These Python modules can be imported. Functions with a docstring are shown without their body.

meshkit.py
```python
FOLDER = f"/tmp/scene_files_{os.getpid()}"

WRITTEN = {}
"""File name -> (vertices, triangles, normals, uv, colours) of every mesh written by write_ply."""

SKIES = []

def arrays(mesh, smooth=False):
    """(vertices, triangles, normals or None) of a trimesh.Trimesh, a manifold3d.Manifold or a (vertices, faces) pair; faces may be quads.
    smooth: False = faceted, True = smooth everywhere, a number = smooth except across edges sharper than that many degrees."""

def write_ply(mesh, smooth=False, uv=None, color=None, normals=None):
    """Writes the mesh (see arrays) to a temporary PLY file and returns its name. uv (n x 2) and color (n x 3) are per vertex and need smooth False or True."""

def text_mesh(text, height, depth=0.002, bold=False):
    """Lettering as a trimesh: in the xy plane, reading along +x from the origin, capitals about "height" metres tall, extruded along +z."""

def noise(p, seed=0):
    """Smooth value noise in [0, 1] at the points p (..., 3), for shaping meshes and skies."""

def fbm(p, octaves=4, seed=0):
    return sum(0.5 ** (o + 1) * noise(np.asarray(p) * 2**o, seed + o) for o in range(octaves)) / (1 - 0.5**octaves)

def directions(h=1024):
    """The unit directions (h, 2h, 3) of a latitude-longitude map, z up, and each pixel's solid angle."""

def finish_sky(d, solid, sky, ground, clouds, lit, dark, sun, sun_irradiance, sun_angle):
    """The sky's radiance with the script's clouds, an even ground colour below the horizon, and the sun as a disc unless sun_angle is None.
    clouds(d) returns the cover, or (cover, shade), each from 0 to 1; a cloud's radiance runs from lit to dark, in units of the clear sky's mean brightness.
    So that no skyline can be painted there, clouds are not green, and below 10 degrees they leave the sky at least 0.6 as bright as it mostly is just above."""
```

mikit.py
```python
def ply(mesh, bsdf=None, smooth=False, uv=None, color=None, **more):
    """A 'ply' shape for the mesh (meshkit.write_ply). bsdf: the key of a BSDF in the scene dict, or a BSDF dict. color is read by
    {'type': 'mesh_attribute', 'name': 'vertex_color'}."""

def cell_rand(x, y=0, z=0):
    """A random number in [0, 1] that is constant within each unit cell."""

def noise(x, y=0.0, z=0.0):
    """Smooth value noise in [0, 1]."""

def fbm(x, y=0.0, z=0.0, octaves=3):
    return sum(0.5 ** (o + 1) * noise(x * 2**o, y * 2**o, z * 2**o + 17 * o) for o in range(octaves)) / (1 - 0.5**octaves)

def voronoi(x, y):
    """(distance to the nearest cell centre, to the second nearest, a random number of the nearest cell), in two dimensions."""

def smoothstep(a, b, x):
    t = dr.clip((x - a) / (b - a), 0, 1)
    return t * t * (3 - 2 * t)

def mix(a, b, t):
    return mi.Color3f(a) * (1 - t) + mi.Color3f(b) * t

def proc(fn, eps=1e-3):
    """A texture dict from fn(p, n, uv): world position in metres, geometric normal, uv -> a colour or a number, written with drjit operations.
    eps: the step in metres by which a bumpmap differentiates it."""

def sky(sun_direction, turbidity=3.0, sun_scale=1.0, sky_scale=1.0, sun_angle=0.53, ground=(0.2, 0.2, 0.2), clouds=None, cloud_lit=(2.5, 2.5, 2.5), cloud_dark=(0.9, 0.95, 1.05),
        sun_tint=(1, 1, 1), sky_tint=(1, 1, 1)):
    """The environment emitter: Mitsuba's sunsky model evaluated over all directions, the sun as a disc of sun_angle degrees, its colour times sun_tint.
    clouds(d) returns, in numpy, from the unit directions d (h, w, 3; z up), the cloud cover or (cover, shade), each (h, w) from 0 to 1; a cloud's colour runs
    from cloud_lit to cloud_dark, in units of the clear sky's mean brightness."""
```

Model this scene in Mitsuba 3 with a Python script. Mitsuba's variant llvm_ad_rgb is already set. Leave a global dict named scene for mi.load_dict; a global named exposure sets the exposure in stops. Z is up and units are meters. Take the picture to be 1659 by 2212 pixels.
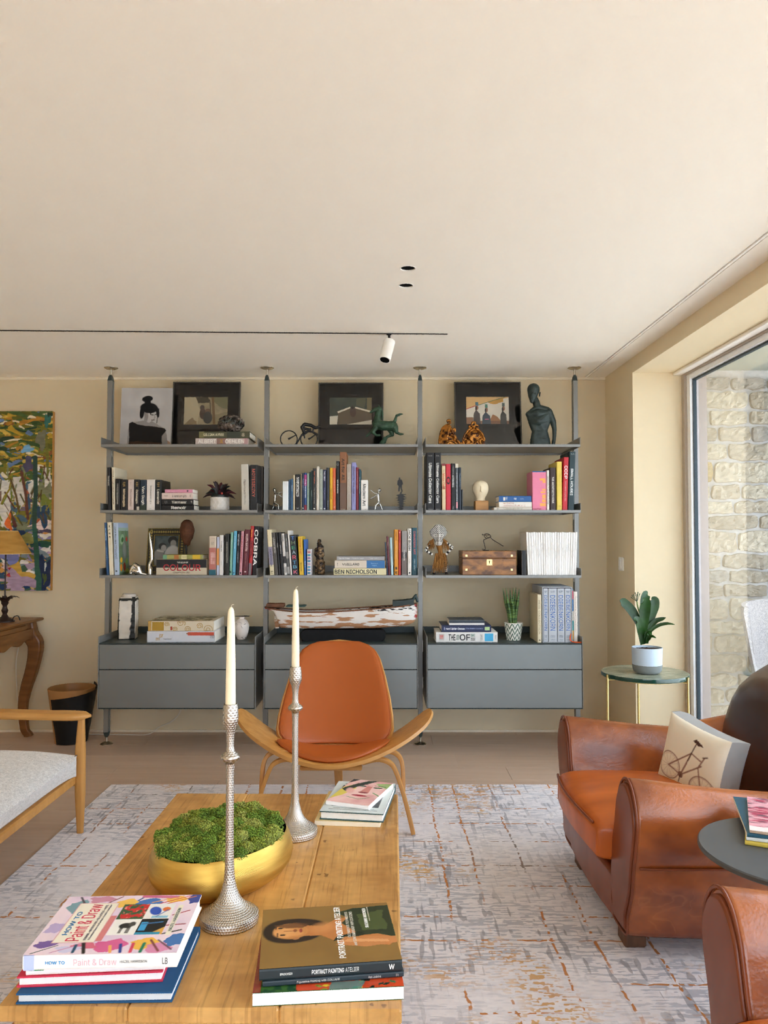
import math, random
import numpy as np, trimesh, manifold3d as m3, shapely
import mitsuba as mi, mikit, meshkit
import drjit as dr
from shapely.geometry import Polygon, LineString
from mikit import ply, proc, noise, fbm, voronoi, smoothstep, mix, cell_rand

T = mi.ScalarTransform4f
scene, labels = {}, {}
rng = np.random.default_rng(7)

# ---------------------------------------------------------------- camera, sky, exposure
F, TH, H = 1661.0, math.radians(1.86), 1.239      # focal length in pixels of a 1659 px wide frame, upward tilt, eye height
CEIL, WALL, RIGHT = 2.268, 4.93, 1.425            # ceiling height, back wall (y), right wall (x)
exposure = 3.95
scene['camera'] = {'type': 'perspective', 'fov': math.degrees(2 * math.atan(829.5 / F)), 'fov_axis': 'x', 'near_clip': 0.02, 'far_clip': 200.0,
                   'to_world': T().look_at(origin=[0, 0, H], target=[0, math.cos(TH), H + math.sin(TH)], up=[0, 0, 1])}


def overcast(d):
    n = meshkit.fbm(d * np.array([2.0, 2.0, 4.0]) + 3.1, 4)
    return np.full(d.shape[:2], 0.97), np.clip((n - 0.35) * 1.6, 0, 1)


scene['sky'] = mikit.sky((-0.25, -0.8, 0.75), turbidity=4.0, sun_scale=0.16, sky_scale=1.0, ground=(0.42, 0.40, 0.37), clouds=overcast,
                         cloud_lit=(2.65, 3.1, 3.7), cloud_dark=(2.05, 2.42, 2.9))


# ---------------------------------------------------------------- helpers
_fw, _up = np.array([0, math.cos(TH), math.sin(TH)]), np.array([0, -math.sin(TH), math.cos(TH)])


def at(px, py, Y):
    """The point at depth Y that was measured at a pixel of the photograph."""
    d = _fw + np.array([1.0, 0, 0]) * (px - 829.5) / F - _up * (py - 1106) / F
    return np.array([0, 0, H]) + d * Y / d[1]


def atz(px, py, Z):
    d = _fw + np.array([1.0, 0, 0]) * (px - 829.5) / F - _up * (py - 1106) / F
    return np.array([0, 0, H]) + d * (Z - H) / d[2]


def c(h):
    """hex sRGB -> linear"""
    if not isinstance(h, str):
        return tuple(h)
    v = [int(h[i:i + 2], 16) / 255 for i in (0, 2, 4)]
    return tuple(x / 12.92 if x < 0.04045 else ((x + 0.055) / 1.055) ** 2.4 for x in v)


def nm(k):
    if k not in scene and k not in labels:
        return k
    i = 1
    while f'{k}_{i:03d}' in scene or f'{k}_{i:03d}' in labels:
        i += 1
    return f'{k}_{i:03d}'


def thing(name, label, cat, group=None):
    k = nm(name)
    labels[k] = {'label': label, 'category': cat}
    if group:
        labels[k]['group'] = group
    return k


def put(k, mesh, mat, smooth=False, color=None, uv=None):
    if hasattr(mesh, 'to_mesh'):
        mm = mesh.to_mesh()
        mesh = trimesh.Trimesh(mm.vert_properties[:, :3], mm.tri_verts, process=False)
    if isinstance(mesh, (list, tuple)):
        mesh = cat(*mesh)
    if color is not None:
        if isinstance(color, str) or np.ndim(color) == 1:
            color = np.tile(np.array(c(color)), (len(mesh.vertices), 1))
        elif smooth not in (True, False):
            smooth = True
        if smooth not in (True, False):
            col0 = color[0]
            mesh = trimesh.graph.smooth_shade(mesh, angle=np.radians(smooth), facet_minarea=None)
            color, smooth = np.tile(col0, (len(mesh.vertices), 1)), True
    scene[k] = ply(mesh, mat, smooth, uv=uv, color=color)
    return k


def part(t, name, mesh, mat, smooth=False, color=None, label=None, uv=None):
    k = nm(t + '__' + name)
    put(k, mesh, mat, smooth, color, uv)
    if label:
        labels[k] = {'label': label}
    return k


def single(name, mesh, mat, label, category, group=None, smooth=False, color=None):
    k = thing(name, label, category, group)
    return put(k, mesh, mat, smooth, color)


def struct(name, mesh, mat, smooth=False, label=None):
    k = nm(name)
    put(k, mesh, mat, smooth)
    labels[k] = {'kind': 'structure'}
    if label:
        labels[k]['label'] = label
    return k


def cat(*ms):
    out = []
    for m in ms:
        if hasattr(m, 'to_mesh'):
            q = m.to_mesh()
            m = trimesh.Trimesh(q.vert_properties[:, :3], q.tri_verts, process=False)
        out.append(m)
    return trimesh.util.concatenate(out)


def mv(m, x=0, y=0, z=0):
    m = m.copy()
    m.apply_translation((x, y, z))
    return m


def rot(m, deg, axis=(0, 0, 1), point=(0, 0, 0)):
    m = m.copy()
    m.apply_transform(trimesh.transformations.rotation_matrix(math.radians(deg), axis, point))
    return m


def xf(m, M):
    m = m.copy()
    m.apply_transform(M)
    return m


def frame(o, x, y, z):
    """4x4 with origin o and the given axes as columns."""
    M = np.eye(4)
    M[:3, 0], M[:3, 1], M[:3, 2], M[:3, 3] = x, y, z, o
    return M


_q = [(0, 0), (0, 1), (1, 1), (1, 0)]


def box(x0, x1, y0, y1, z0, z1, ch=0.0):
    """A box with chamfered edges."""
    if ch <= 0:
        v = np.array([[x, y, z] for x in (x0, x1) for y in (y0, y1) for z in (z0, z1)])
        f = [[0, 1, 3], [0, 3, 2], [4, 6, 7], [4, 7, 5], [0, 4, 5], [0, 5, 1], [2, 3, 7], [2, 7, 6], [0, 2, 6], [0, 6, 4], [1, 5, 7], [1, 7, 3]]
        return trimesh.Trimesh(v, f, process=False)
    ch = min(ch, (x1 - x0) * .45, (y1 - y0) * .45, (z1 - z0) * .45)
    P = []
    for sx, x in ((1, x0), (-1, x1)):
        for sy, y in ((1, y0), (-1, y1)):
            for sz, z in ((1, z0), (-1, z1)):
                P += [(x, y + sy * ch, z + sz * ch), (x + sx * ch, y, z + sz * ch), (x + sx * ch, y + sy * ch, z)]
    return trimesh.convex.convex_hull(np.array(P))


def extr(poly, h, z0=0.0):
    """Polygon (or list of points) in xy extruded along z."""
    if not hasattr(poly, 'geom_type'):
        poly = Polygon(poly)
    poly = poly.buffer(0)
    ps = getattr(poly, 'geoms', [poly])
    return mv(cat(*[trimesh.creation.extrude_polygon(g, h, engine='earcut') for g in ps]), z=z0)


def rrect(w, h, r, n=6, cx=0.0, cy=0.0):
    """Rounded rectangle outline."""
    P = []
    for (sx, sy, a0) in ((1, 1, 0), (-1, 1, 90), (-1, -1, 180), (1, -1, 270)):
        for k in range(n + 1):
            a = math.radians(a0 + 90 * k / n)
            P.append((cx + sx * (w / 2 - r) + r * math.cos(a), cy + sy * (h / 2 - r) + r * math.sin(a)))
    return P


def loft(rings, cap=True):
    """Closed rings (k, n, 3) joined by quads, end caps as fans."""
    R = np.asarray(rings, float)
    k, n = R.shape[:2]
    V = R.reshape(-1, 3)
    Fc = []
    i, j = np.meshgrid(np.arange(k - 1), np.arange(n), indexing='ij')
    a, b = i * n + j, i * n + (j + 1) % n
    d, e = a + n, b + n
    Fc = [np.stack([a, b, e], -1).reshape(-1, 3), np.stack([a, e, d], -1).reshape(-1, 3)]
    if cap:
        V = np.vstack([V, R[0].mean(0), R[-1].mean(0)])
        jj = np.arange(n)
        Fc += [np.stack([(jj + 1) % n, jj, np.full(n, k * n)], -1), np.stack([(k - 1) * n + jj, (k - 1) * n + (jj + 1) % n, np.full(n, k * n + 1)], -1)]
    m = trimesh.Trimesh(V, np.vstack(Fc), process=False)
    if m.volume < 0:
        m.invert()
    return m


def lathe(prof, n=40, cx=0.0, cy=0.0, z0=0.0):
    """Profile of (radius, z) turned about the z axis."""
    a = np.arange(n) * 2 * math.pi / n
    R = [np.stack([cx + r * np.cos(a), cy + r * np.sin(a), np.full(n, z0 + z)], -1) for r, z in prof]
    m = loft(R, cap=True)
    return m


def spline(P, n):
    """Catmull-Rom through the points, n samples."""
    P = np.asarray(P, float)
    if len(P) == 2:
        t = np.linspace(0, 1, n)[:, None]
        return P[0] * (1 - t) + P[1] * t
    Q = np.vstack([2 * P[0] - P[1], P, 2 * P[-1] - P[-2]])
    s = np.linspace(0, len(P) - 1 - 1e-9, n)
    i = s.astype(int)
    t = (s - i)[:, None]
    p0, p1, p2, p3 = Q[i], Q[i + 1], Q[i + 2], Q[i + 3]
    return 0.5 * (2 * p1 + (p2 - p0) * t + (2 * p0 - 5 * p1 + 4 * p2 - p3) * t ** 2 + (3 * p1 - p0 - 3 * p2 + p3) * t ** 3)


def sweep(P, sec, up=(0, 0, 1), scale=None, cap=True):
    """A section (n, 2) of (side, up) carried along the points P."""
    P = np.asarray(P, float)
    t = np.gradient(P, axis=0)
    t /= np.linalg.norm(t, axis=1, keepdims=True) + 1e-12
    u = np.asarray(up, float)
    rings = []
    last = None
    for k in range(len(P)):
        s = np.cross(t[k], u)
        if np.linalg.norm(s) < 0.05:
            s = last if last is not None else np.cross(t[k], [0.3, 1, 0.1])
        s = s / np.linalg.norm(s)
        last = s
        w = np.cross(s, t[k])
        q = np.asarray(sec) * (1 if scale is None else scale[k])
        rings.append(P[k] + q[:, :1] * s + q[:, 1:] * w)
    return loft(rings, cap)


def circ(r, n=10):
    a = np.arange(n) * 2 * math.pi / n
    return np.stack([r * np.cos(a), r * np.sin(a)], -1)


def tube(P, r, n=10, samples=None, up=(0.03, 0.02, 1)):
    P = np.asarray(P, float)
    rr = np.broadcast_to(np.asarray(r, float), (len(P),)).copy()
    if samples:
        rr = np.interp(np.linspace(0, len(P) - 1, samples), np.arange(len(P)), rr)
        P = spline(P, samples)
    # parallel transport keeps the tube from twisting
    t = np.gradient(P, axis=0)
    t /= np.linalg.norm(t, axis=1, keepdims=True) + 1e-12
    s = np.cross(t[0], up)
    if np.linalg.norm(s) < 0.05:
        s = np.cross(t[0], (1, 0.1, 0))
    rings = []
    C = circ(1, n)
    for k in range(len(P)):
        s = s - t[k] * (s @ t[k])
        s /= np.linalg.norm(s)
        w = np.cross(t[k], s)
        rings.append(P[k] + rr[k] * (C[:, :1] * s + C[:, 1:] * w))
    return loft(rings)


def figure(bones, refine=0.004, it=8, seg=14, k=1.0, floor=None):
    """Hulls of the spheres at both ends of each bone (p, r, q, s), joined, refined and smoothed."""
    def ball(p, r):
        return m3.Manifold.sphere(r * k, seg).translate([float(x) for x in p])
    M = None
    for b in bones:
        h = ball(b[0], b[1]) if len(b) == 2 else m3.Manifold.batch_hull([ball(b[i], b[i + 1]) for i in range(0, len(b), 2)])
        M = h if M is None else M + h
    if floor is not None:
        M = M.trim_by_plane([0, 0, 1], floor)
    M = M.refine_to_length(refine)
    q = M.to_mesh()
    m = trimesh.Trimesh(q.vert_properties[:, :3], q.tri_verts, process=True)
    if it:
        trimesh.smoothing.filter_taubin(m, iterations=it)
    if floor is not None:
        m.vertices[:, 2] = np.maximum(m.vertices[:, 2], floor)
    return m


def ellipsoid(cx, cy, cz, rx, ry, rz, sub=3):
    m = trimesh.creation.icosphere(subdivisions=sub)
    m.vertices = m.vertices * [rx, ry, rz] + [cx, cy, cz]
    return m


def rough(m, amp, freq, seed=0):
    """Displaces the vertices along their normals with noise."""
    m = m.copy()
    m.vertices = m.vertices + m.vertex_normals * (amp * (meshkit.fbm(m.vertices * freq + 50, 3, seed) - 0.5) * 2)[:, None]
    return m


_txt = {}


def text(s, length=None, height=None, bold=False, depth=0.0003):
    """Lettering centred on the origin in the xy plane, fitted into length x height."""
    k = (s, bold)
    if k not in _txt:
        m = meshkit.text_mesh(s, 1.0, 1.0, bold)
        b = m.bounds
        _txt[k] = (mv(m, -(b[0][0] + b[1][0]) / 2, -(b[0][1] + b[1][1]) / 2), b[1] - b[0])
    m, e = _txt[k]
    sx = length / e[0] if length else None
    sy = height / e[1] if height else None
    if sx is None:
        sx = sy
    if sy is None:
        sy = sx
    m = m.copy()
    m.vertices = m.vertices * [sx, sy, depth]
    return m


class Art:
    """Flat print on a grid of w x h metres, nx x ny cells: a colour per vertex, painted with simple shapes in unit coordinates (x right, y up, x scaled by aspect)."""

    def __init__(s, w, h, nx, ny, bg, seed=0):
        s.w, s.h, s.nx, s.ny, s.a = w, h, nx, ny, w / h
        s.U, s.V = np.meshgrid(np.linspace(0, s.a, nx + 1), np.linspace(0, 1, ny + 1))
        s.C = np.tile(np.array(c(bg)), (ny + 1, nx + 1, 1))
        s.seed = seed

    def n(s, f, seed=0, oct=3, sy=1.0):
        return meshkit.fbm(np.stack([s.U * f, s.V * f * sy, s.U * 0 + 0.37], -1), oct, s.seed + seed)

    def mask(s, m, col, a=1.0):
        m = np.clip(m, 0, 1)[..., None] * a
        s.C = s.C * (1 - m) + np.array(c(col)) * m

    def ell(s, x, y, rx, ry, col, r=0, a=1.0, soft=0.12):
        t = math.radians(r)
        dx, dy = s.U - x, s.V - y
        d = np.hypot((dx * math.cos(t) + dy * math.sin(t)) / rx, (-dx * math.sin(t) + dy * math.cos(t)) / ry)
        s.mask((1 + soft / 2 - d) / soft, col, a)

    def poly(s, P, col, a=1.0, wob=0.0):
        g = Polygon(P).buffer(0)
        x0, y0, x1, y1 = g.bounds
        i0, i1 = int(max(0, (x0 - wob) / s.a * s.nx)), int(min(s.nx, (x1 + wob) / s.a * s.nx + 1)) + 1
        j0, j1 = int(max(0, (y0 - wob) * s.ny)), int(min(s.ny, (y1 + wob) * s.ny + 1)) + 1
        if i1 <= i0 or j1 <= j0:
            return
        if not hasattr(s, 'wu'):
            s.wu, s.wv = s.n(9, 5) - 0.5, s.n(9, 6) - 0.5
        b = (slice(j0, j1), slice(i0, i1))
        m = shapely.contains_xy(g, s.U[b] + wob * s.wu[b], s.V[b] + wob * s.wv[b]).astype(float)[..., None] * a
        s.C[b] = s.C[b] * (1 - m) + np.array(c(col)) * m

    def line(s, P, wd, col, a=1.0):
        d = np.full(s.U.shape, 9.0)
        for (x0, y0), (x1, y1) in zip(P[:-1], P[1:]):
            L = (x1 - x0) ** 2 + (y1 - y0) ** 2 + 1e-12
            t = np.clip(((s.U - x0) * (x1 - x0) + (s.V - y0) * (y1 - y0)) / L, 0, 1)
            d = np.minimum(d, np.hypot(s.U - x0 - t * (x1 - x0), s.V - y0 - t * (y1 - y0)))
        e = s.h and 1.0 / s.ny
        s.mask((wd / 2 - d) / e + 0.5, col, a)

    def rect(s, x0, x1, y0, y1, col, a=1.0):
        s.mask(((s.U >= x0) & (s.U <= x1) & (s.V >= y0) & (s.V <= y1)).astype(float), col, a)

    def grid(s, thick=0.0):
        """(mesh in the xy plane facing +z, colours)"""
        nx, ny = s.nx, s.ny
        V = np.stack([s.U / s.a * s.w, s.V * s.h, s.U * 0], -1).reshape(-1, 3)
        i, j = np.meshgrid(np.arange(ny), np.arange(nx), indexing='ij')
        a = (i * (nx + 1) + j).ravel()
        f = np.vstack([np.stack([a, a + 1, a + nx + 2], -1), np.stack([a, a + nx + 2, a + nx + 1], -1)])
        return trimesh.Trimesh(V, f, process=False), s.C.reshape(-1, 3)


def put_art(t, name, art, M, mat='print_satin', label=None):
    m, col = art.grid()
    m.apply_transform(M)
    k = nm(t + '__' + name)
    scene[k] = ply(m, mat, False, color=col)
    if label:
        labels[k] = {'label': label}
    return k


FRONT = lambda x, y, z: frame((x, y, z), (1, 0, 0), (0, 0, 1), (0, -1, 0))      # xy plane -> upright, facing the camera side (-y)


# ---------------------------------------------------------------- materials
def P(base, rough=0.5, metal=0.0, two=True, **k):
    b = {'type': 'principled', 'base_color': base if isinstance(base, dict) else {'type': 'rgb', 'value': list(c(base))}, 'roughness': rough if isinstance(rough, dict) else float(rough), 'metallic': float(metal), **k}
    return {'type': 'twosided', 'bsdf': b} if two else b


def bump(b, fn, scale, eps=1e-3):
    return {'type': 'twosided', 'bsdf': {'type': 'bumpmap', 'tex': proc(fn, eps), 'scale': float(scale), 'bsdf': b['bsdf'] if b['type'] == 'twosided' else b}}


VC = {'type': 'mesh_attribute', 'name': 'vertex_color'}
scene['print_matte'] = P(VC, 0.75, specular=0.3)
scene['print_satin'] = P(VC, 0.45, specular=0.4)
scene['print_gloss'] = P(VC, 0.22, specular=0.5)
scene['metal_tint'] = P(VC, 0.3, 0.9)
C3 = mi.Color3f


def rgb(h):
    return C3(*c(h))


scene['wall_paint'] = P(proc(lambda p, n, uv: rgb('dacaa9') * (0.985 + 0.03 * fbm(p.x * 3, p.y * 3, p.z * 3))), 0.8, specular=0.2)
scene['ceiling_paint'] = P('e9e2d3', 0.85, specular=0.15)
scene['trim_paint'] = P('e4d8c0', 0.6)
scene['white_plastic'] = P('efece4', 0.35)
scene['black_metal'] = P('0c0d0f', 0.45)
scene['dark_void'] = P('050606', 0.9, specular=0.1)


def plank(p, n, uv):
    row = dr.floor((p.y + 0.03) / 0.222)
    tone = cell_rand(row, dr.floor(p.x / 2.3 + cell_rand(row, 3)), 5)
    g = fbm(p.x * 3 + row * 7, p.y * 60, 0.5, 4)
    k = fbm(p.x * 1.1 + row * 3, p.y * 9, 2.5, 3)
    return mix(rgb('b0957e'), rgb('cfb6a0'), 0.25 * tone + 0.45 * g + 0.3 * k)


scene['floor_wood'] = P(proc(plank), 0.42, specular=0.45)
scene['plinth_dark'] = P('3a2f27', 0.7)


def table_wood(p, n, uv):
    w = fbm(p.x * 9, p.y * 1.6, p.z * 9, 3)
    g = fbm(p.x * 130 + 12 * w, p.y * 6, p.z * 90, 3)
    blotch = fbm(p.x * 11, p.y * 5, 3.3, 4)
    fig = fbm(p.x * 26 + w * 5, p.y * 40, 1.0, 3)
    b = mix(rgb('a06d34'), rgb('d8a964'), smoothstep(0.2, 0.8, 0.45 * blotch + 0.35 * w + 0.2 * fig))
    b = b * (0.86 + 0.24 * g)
    spot = smoothstep(0.84, 0.9, noise(p.x * 52, p.y * 40, 8.8)) * smoothstep(.45, .6, fbm(p.x * 90, p.y * 90, 2.0, 2))
    ray = smoothstep(.58, .75, fbm(p.x * 190, p.y * 9 + 3 * w, 4.0, 3))
    return mix(mix(b, rgb('8a5c28'), ray * .35), rgb('5e3a18'), spot * 0.7)


scene['table_wood'] = P(proc(table_wood), 0.34, specular=0.5)


def oak(p, n, uv):
    g = fbm(p.x * 55, p.y * 55, p.z * 5, 3)
    q = fbm(p.x * 5, p.y * 5, p.z * 2 + 4, 2)
    return mix(rgb('a06a2c'), rgb('cf9a55'), 0.55 * g + 0.45 * q)


def oak_x(p, n, uv):
    g = fbm(p.x * 5, p.y * 60, p.z * 60, 3)
    return mix(rgb('a06a2c'), rgb('cf9a55'), 0.6 * g + 0.4 * fbm(p.x * 3, p.y * 9, p.z * 9 + 4, 2))


scene['oak'] = P(proc(oak), 0.4)
scene['oak_grain_along'] = P(proc(oak_x), 0.4)
scene['antique_wood'] = P(proc(lambda p, n, uv: mix(rgb('4d2a10'), rgb('8d5a26'), 0.6 * fbm(p.x * 9, p.y * 9, p.z * 50, 3) + 0.4 * fbm(p.x * 4, p.y * 4, p.z * 4, 2))), 0.35)


def hide(p, n, uv):
    big = fbm(p.x * 3.2, p.y * 3.2, p.z * 3.2, 3)
    mid = fbm(p.x * 14, p.y * 14, p.z * 14, 4)
    b = mix(rgb('612910'), rgb('b06023'), smoothstep(0.22, 0.8, 0.62 * big + 0.38 * mid))
    scr = smoothstep(.03, .0, dr.abs(noise(p.x * 24 + 3 * mid, p.y * 18, p.z * 10) - .5)) * smoothstep(.56, .66, fbm(p.x * 7, p.y * 7, p.z * 7 + 3, 2))
    return mix(b, rgb('c4854a'), scr * 0.12)


def hide_bump(p, n, uv):
    return fbm(p.x * 210, p.y * 210, p.z * 210, 2) * 0.35 + fbm(p.x * 12, p.y * 12, p.z * 16, 3) * 1.0 + dr.abs(fbm(p.x * 30, p.y * 30, p.z * 40, 2) - 0.5) * .7


scene['club_leather'] = bump(P(proc(hide), 0.29, specular=0.8, two=False), hide_bump, 0.0011)
scene['club_leather_seat'] = bump(P(proc(lambda p, n, uv: mix(rgb('92400f'), rgb('c4661f'), fbm(p.x * 5, p.y * 16, p.z * 6, 4))), 0.36, specular=0.5, two=False), hide_bump, 0.0009)
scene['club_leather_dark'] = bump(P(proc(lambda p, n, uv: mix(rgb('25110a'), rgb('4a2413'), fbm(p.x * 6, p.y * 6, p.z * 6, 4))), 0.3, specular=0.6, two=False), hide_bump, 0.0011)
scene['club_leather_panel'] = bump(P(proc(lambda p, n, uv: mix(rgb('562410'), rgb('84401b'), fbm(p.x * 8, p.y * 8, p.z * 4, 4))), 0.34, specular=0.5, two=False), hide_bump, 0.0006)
scene['tan_leather'] = bump(P('a9541f', 0.4, specular=0.45, two=False), lambda p, n, uv: fbm(p.x * 400, p.y * 400, p.z * 400, 2), 0.0003)


def weave(p, n, uv):
    a = noise(p.x * 330, p.y * 330, p.z * 330)
    b = fbm(p.x * 120, p.y * 120, p.z * 120, 2)
    return mix(rgb('a5a29c'), rgb('eae7e1'), 0.55 * a + 0.45 * b)


scene['grey_weave'] = bump(P(proc(weave), 0.9, specular=0.1, two=False), lambda p, n, uv: noise(p.x * 420, p.y * 420, p.z * 420), 0.0012)


def dash(u, v, fu, fv, th, z):
    """Broken strokes that run along u."""
    return smoothstep(th, th + 0.07, noise(u * fu, v * fv, z) * 0.62 + noise(u * fu * 2.7, v * fv * 0.6, z + 9) * 0.38)


def rug(p, n, uv):
    near = smoothstep(3.4, 1.4, p.y)
    right = smoothstep(-.6, .5, p.x)
    patch = fbm(p.x * 1.4, p.y * 1.5, 5.0, 3)
    b = mix(rgb('d2ced0'), rgb('e6e1e0'), fbm(p.x * 40, p.y * 90, 1.0, 3))
    dens = smoothstep(.32, .68, fbm(p.x * 2.3, p.y * 2.9, 9.0, 3) + .10 * near)
    blu = dash(p.x, p.y, 24, 190, .60 - .10 * dens, 2.0) * (.25 + .75 * dens)
    b = mix(b, rgb('8b8f98'), blu * .56)
    ver = dash(p.y, p.x, 9, 110, .66, 4.0) * dens
    b = mix(b, rgb('7f7d80'), ver * .6)
    wx = p.x / .145 + .10 * noise(p.y * 6, 2.0) + .035 * noise(p.y * 55, 1.0)
    wy = p.y / .19 + .08 * noise(p.x * 6, 4.0) + .03 * noise(p.x * 55, 3.0)
    ix, iy = dr.floor(wx), dr.floor(wy)
    jx, jy = .3 + .4 * cell_rand(ix, 11), .3 + .4 * cell_rand(iy, 12)
    wd = .012 + .034 * fbm(p.x * 30, p.y * 30, 2.0, 2)
    lx = smoothstep(wd * 1.3, wd * .6, dr.abs(wx - ix - jx)) * smoothstep(.36, .50, noise(p.y * 2.6, ix, 7.0) * .65 + noise(p.y * 11, ix, 8.0) * .35)
    ly = smoothstep(wd, wd * .45, dr.abs(wy - iy - jy)) * smoothstep(.42, .56, noise(p.x * 2.6, iy, 3.0) * .65 + noise(p.x * 11, iy, 5.0) * .35)
    fray = smoothstep(.40, .52, fbm(p.x * 70, p.y * 70, 6.0, 2))
    warm = smoothstep(.30, .54, fbm(p.x * 1.9, p.y * 1.5, 3.0, 3) + .16 * near + .05 * right)
    line = mix(rgb('77716e'), rgb('b2702c'), warm)
    b = mix(b, line, dr.maximum(lx, ly) * fray * .92)
    gp = .9 * smoothstep(.60, .76, fbm(p.x * 3.4, p.y * 3.4, 14.0, 3) + .20 * smoothstep(2.9, 1.8, p.y) * smoothstep(.05, .5, p.x) - .01)
    gold = dash(p.x, p.y, 50, 190, .53, 15.0) * gp
    b = mix(b, mix(rgb('b57a34'), rgb('d0a348'), noise(p.x * 9, p.y * 9, 3.0)), gold * .9)
    return b


scene['rug_pile'] = bump(P(proc(rug), 0.95, specular=0.05, two=False), lambda p, n, uv: fbm(p.x * 300, p.y * 300, 1.0, 2), 0.0025)
scene['rug_side'] = P('b9b3ad', 0.95)

scene['shelf_grey'] = P('74746f', 0.36, 0.1, specular=0.8, clearcoat=0.4, clearcoat_gloss=0.6)
scene['shelf_dark'] = P('2e3a39', 0.45, specular=0.5)
scene['cabinet_front'] = P('868b89', 0.5, 0.85)
scene['steel'] = {'type': 'twosided', 'bsdf': {'type': 'roughconductor', 'material': 'none', 'specular_reflectance': {'type': 'rgb', 'value': [0.62, 0.57, 0.48]}, 'alpha': 0.2}}
scene['chrome'] = {'type': 'twosided', 'bsdf': {'type': 'roughconductor', 'material': 'none', 'specular_reflectance': {'type': 'rgb', 'value': [0.78, 0.76, 0.72]}, 'alpha': 0.1}}
scene['silver'] = {'type': 'twosided', 'bsdf': {'type': 'roughconductor', 'material': 'none', 'specular_reflectance': {'type': 'rgb', 'value': [0.72, 0.68, 0.62]}, 'alpha': 0.24}}
scene['brass'] = {'type': 'twosided', 'bsdf': {'type': 'roughconductor', 'material': 'none', 'specular_reflectance': {'type': 'rgb', 'value': [0.86, 0.66, 0.26]}, 'alpha': 0.16}}
scene['gilt'] = P(proc(lambda p, n, uv: mix(rgb('3c1c0a'), rgb('b9782e'), smoothstep(0.3, 0.62, fbm(p.x * 60, p.y * 60, p.z * 60, 3)))), 0.32, 0.6)
scene['clear_glass'] = {'type': 'dielectric', 'int_ior': 1.5, 'ext_ior': 1.0}
scene['pane_glass'] = {'type': 'thindielectric', 'int_ior': 1.5, 'ext_ior': 1.0}
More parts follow.
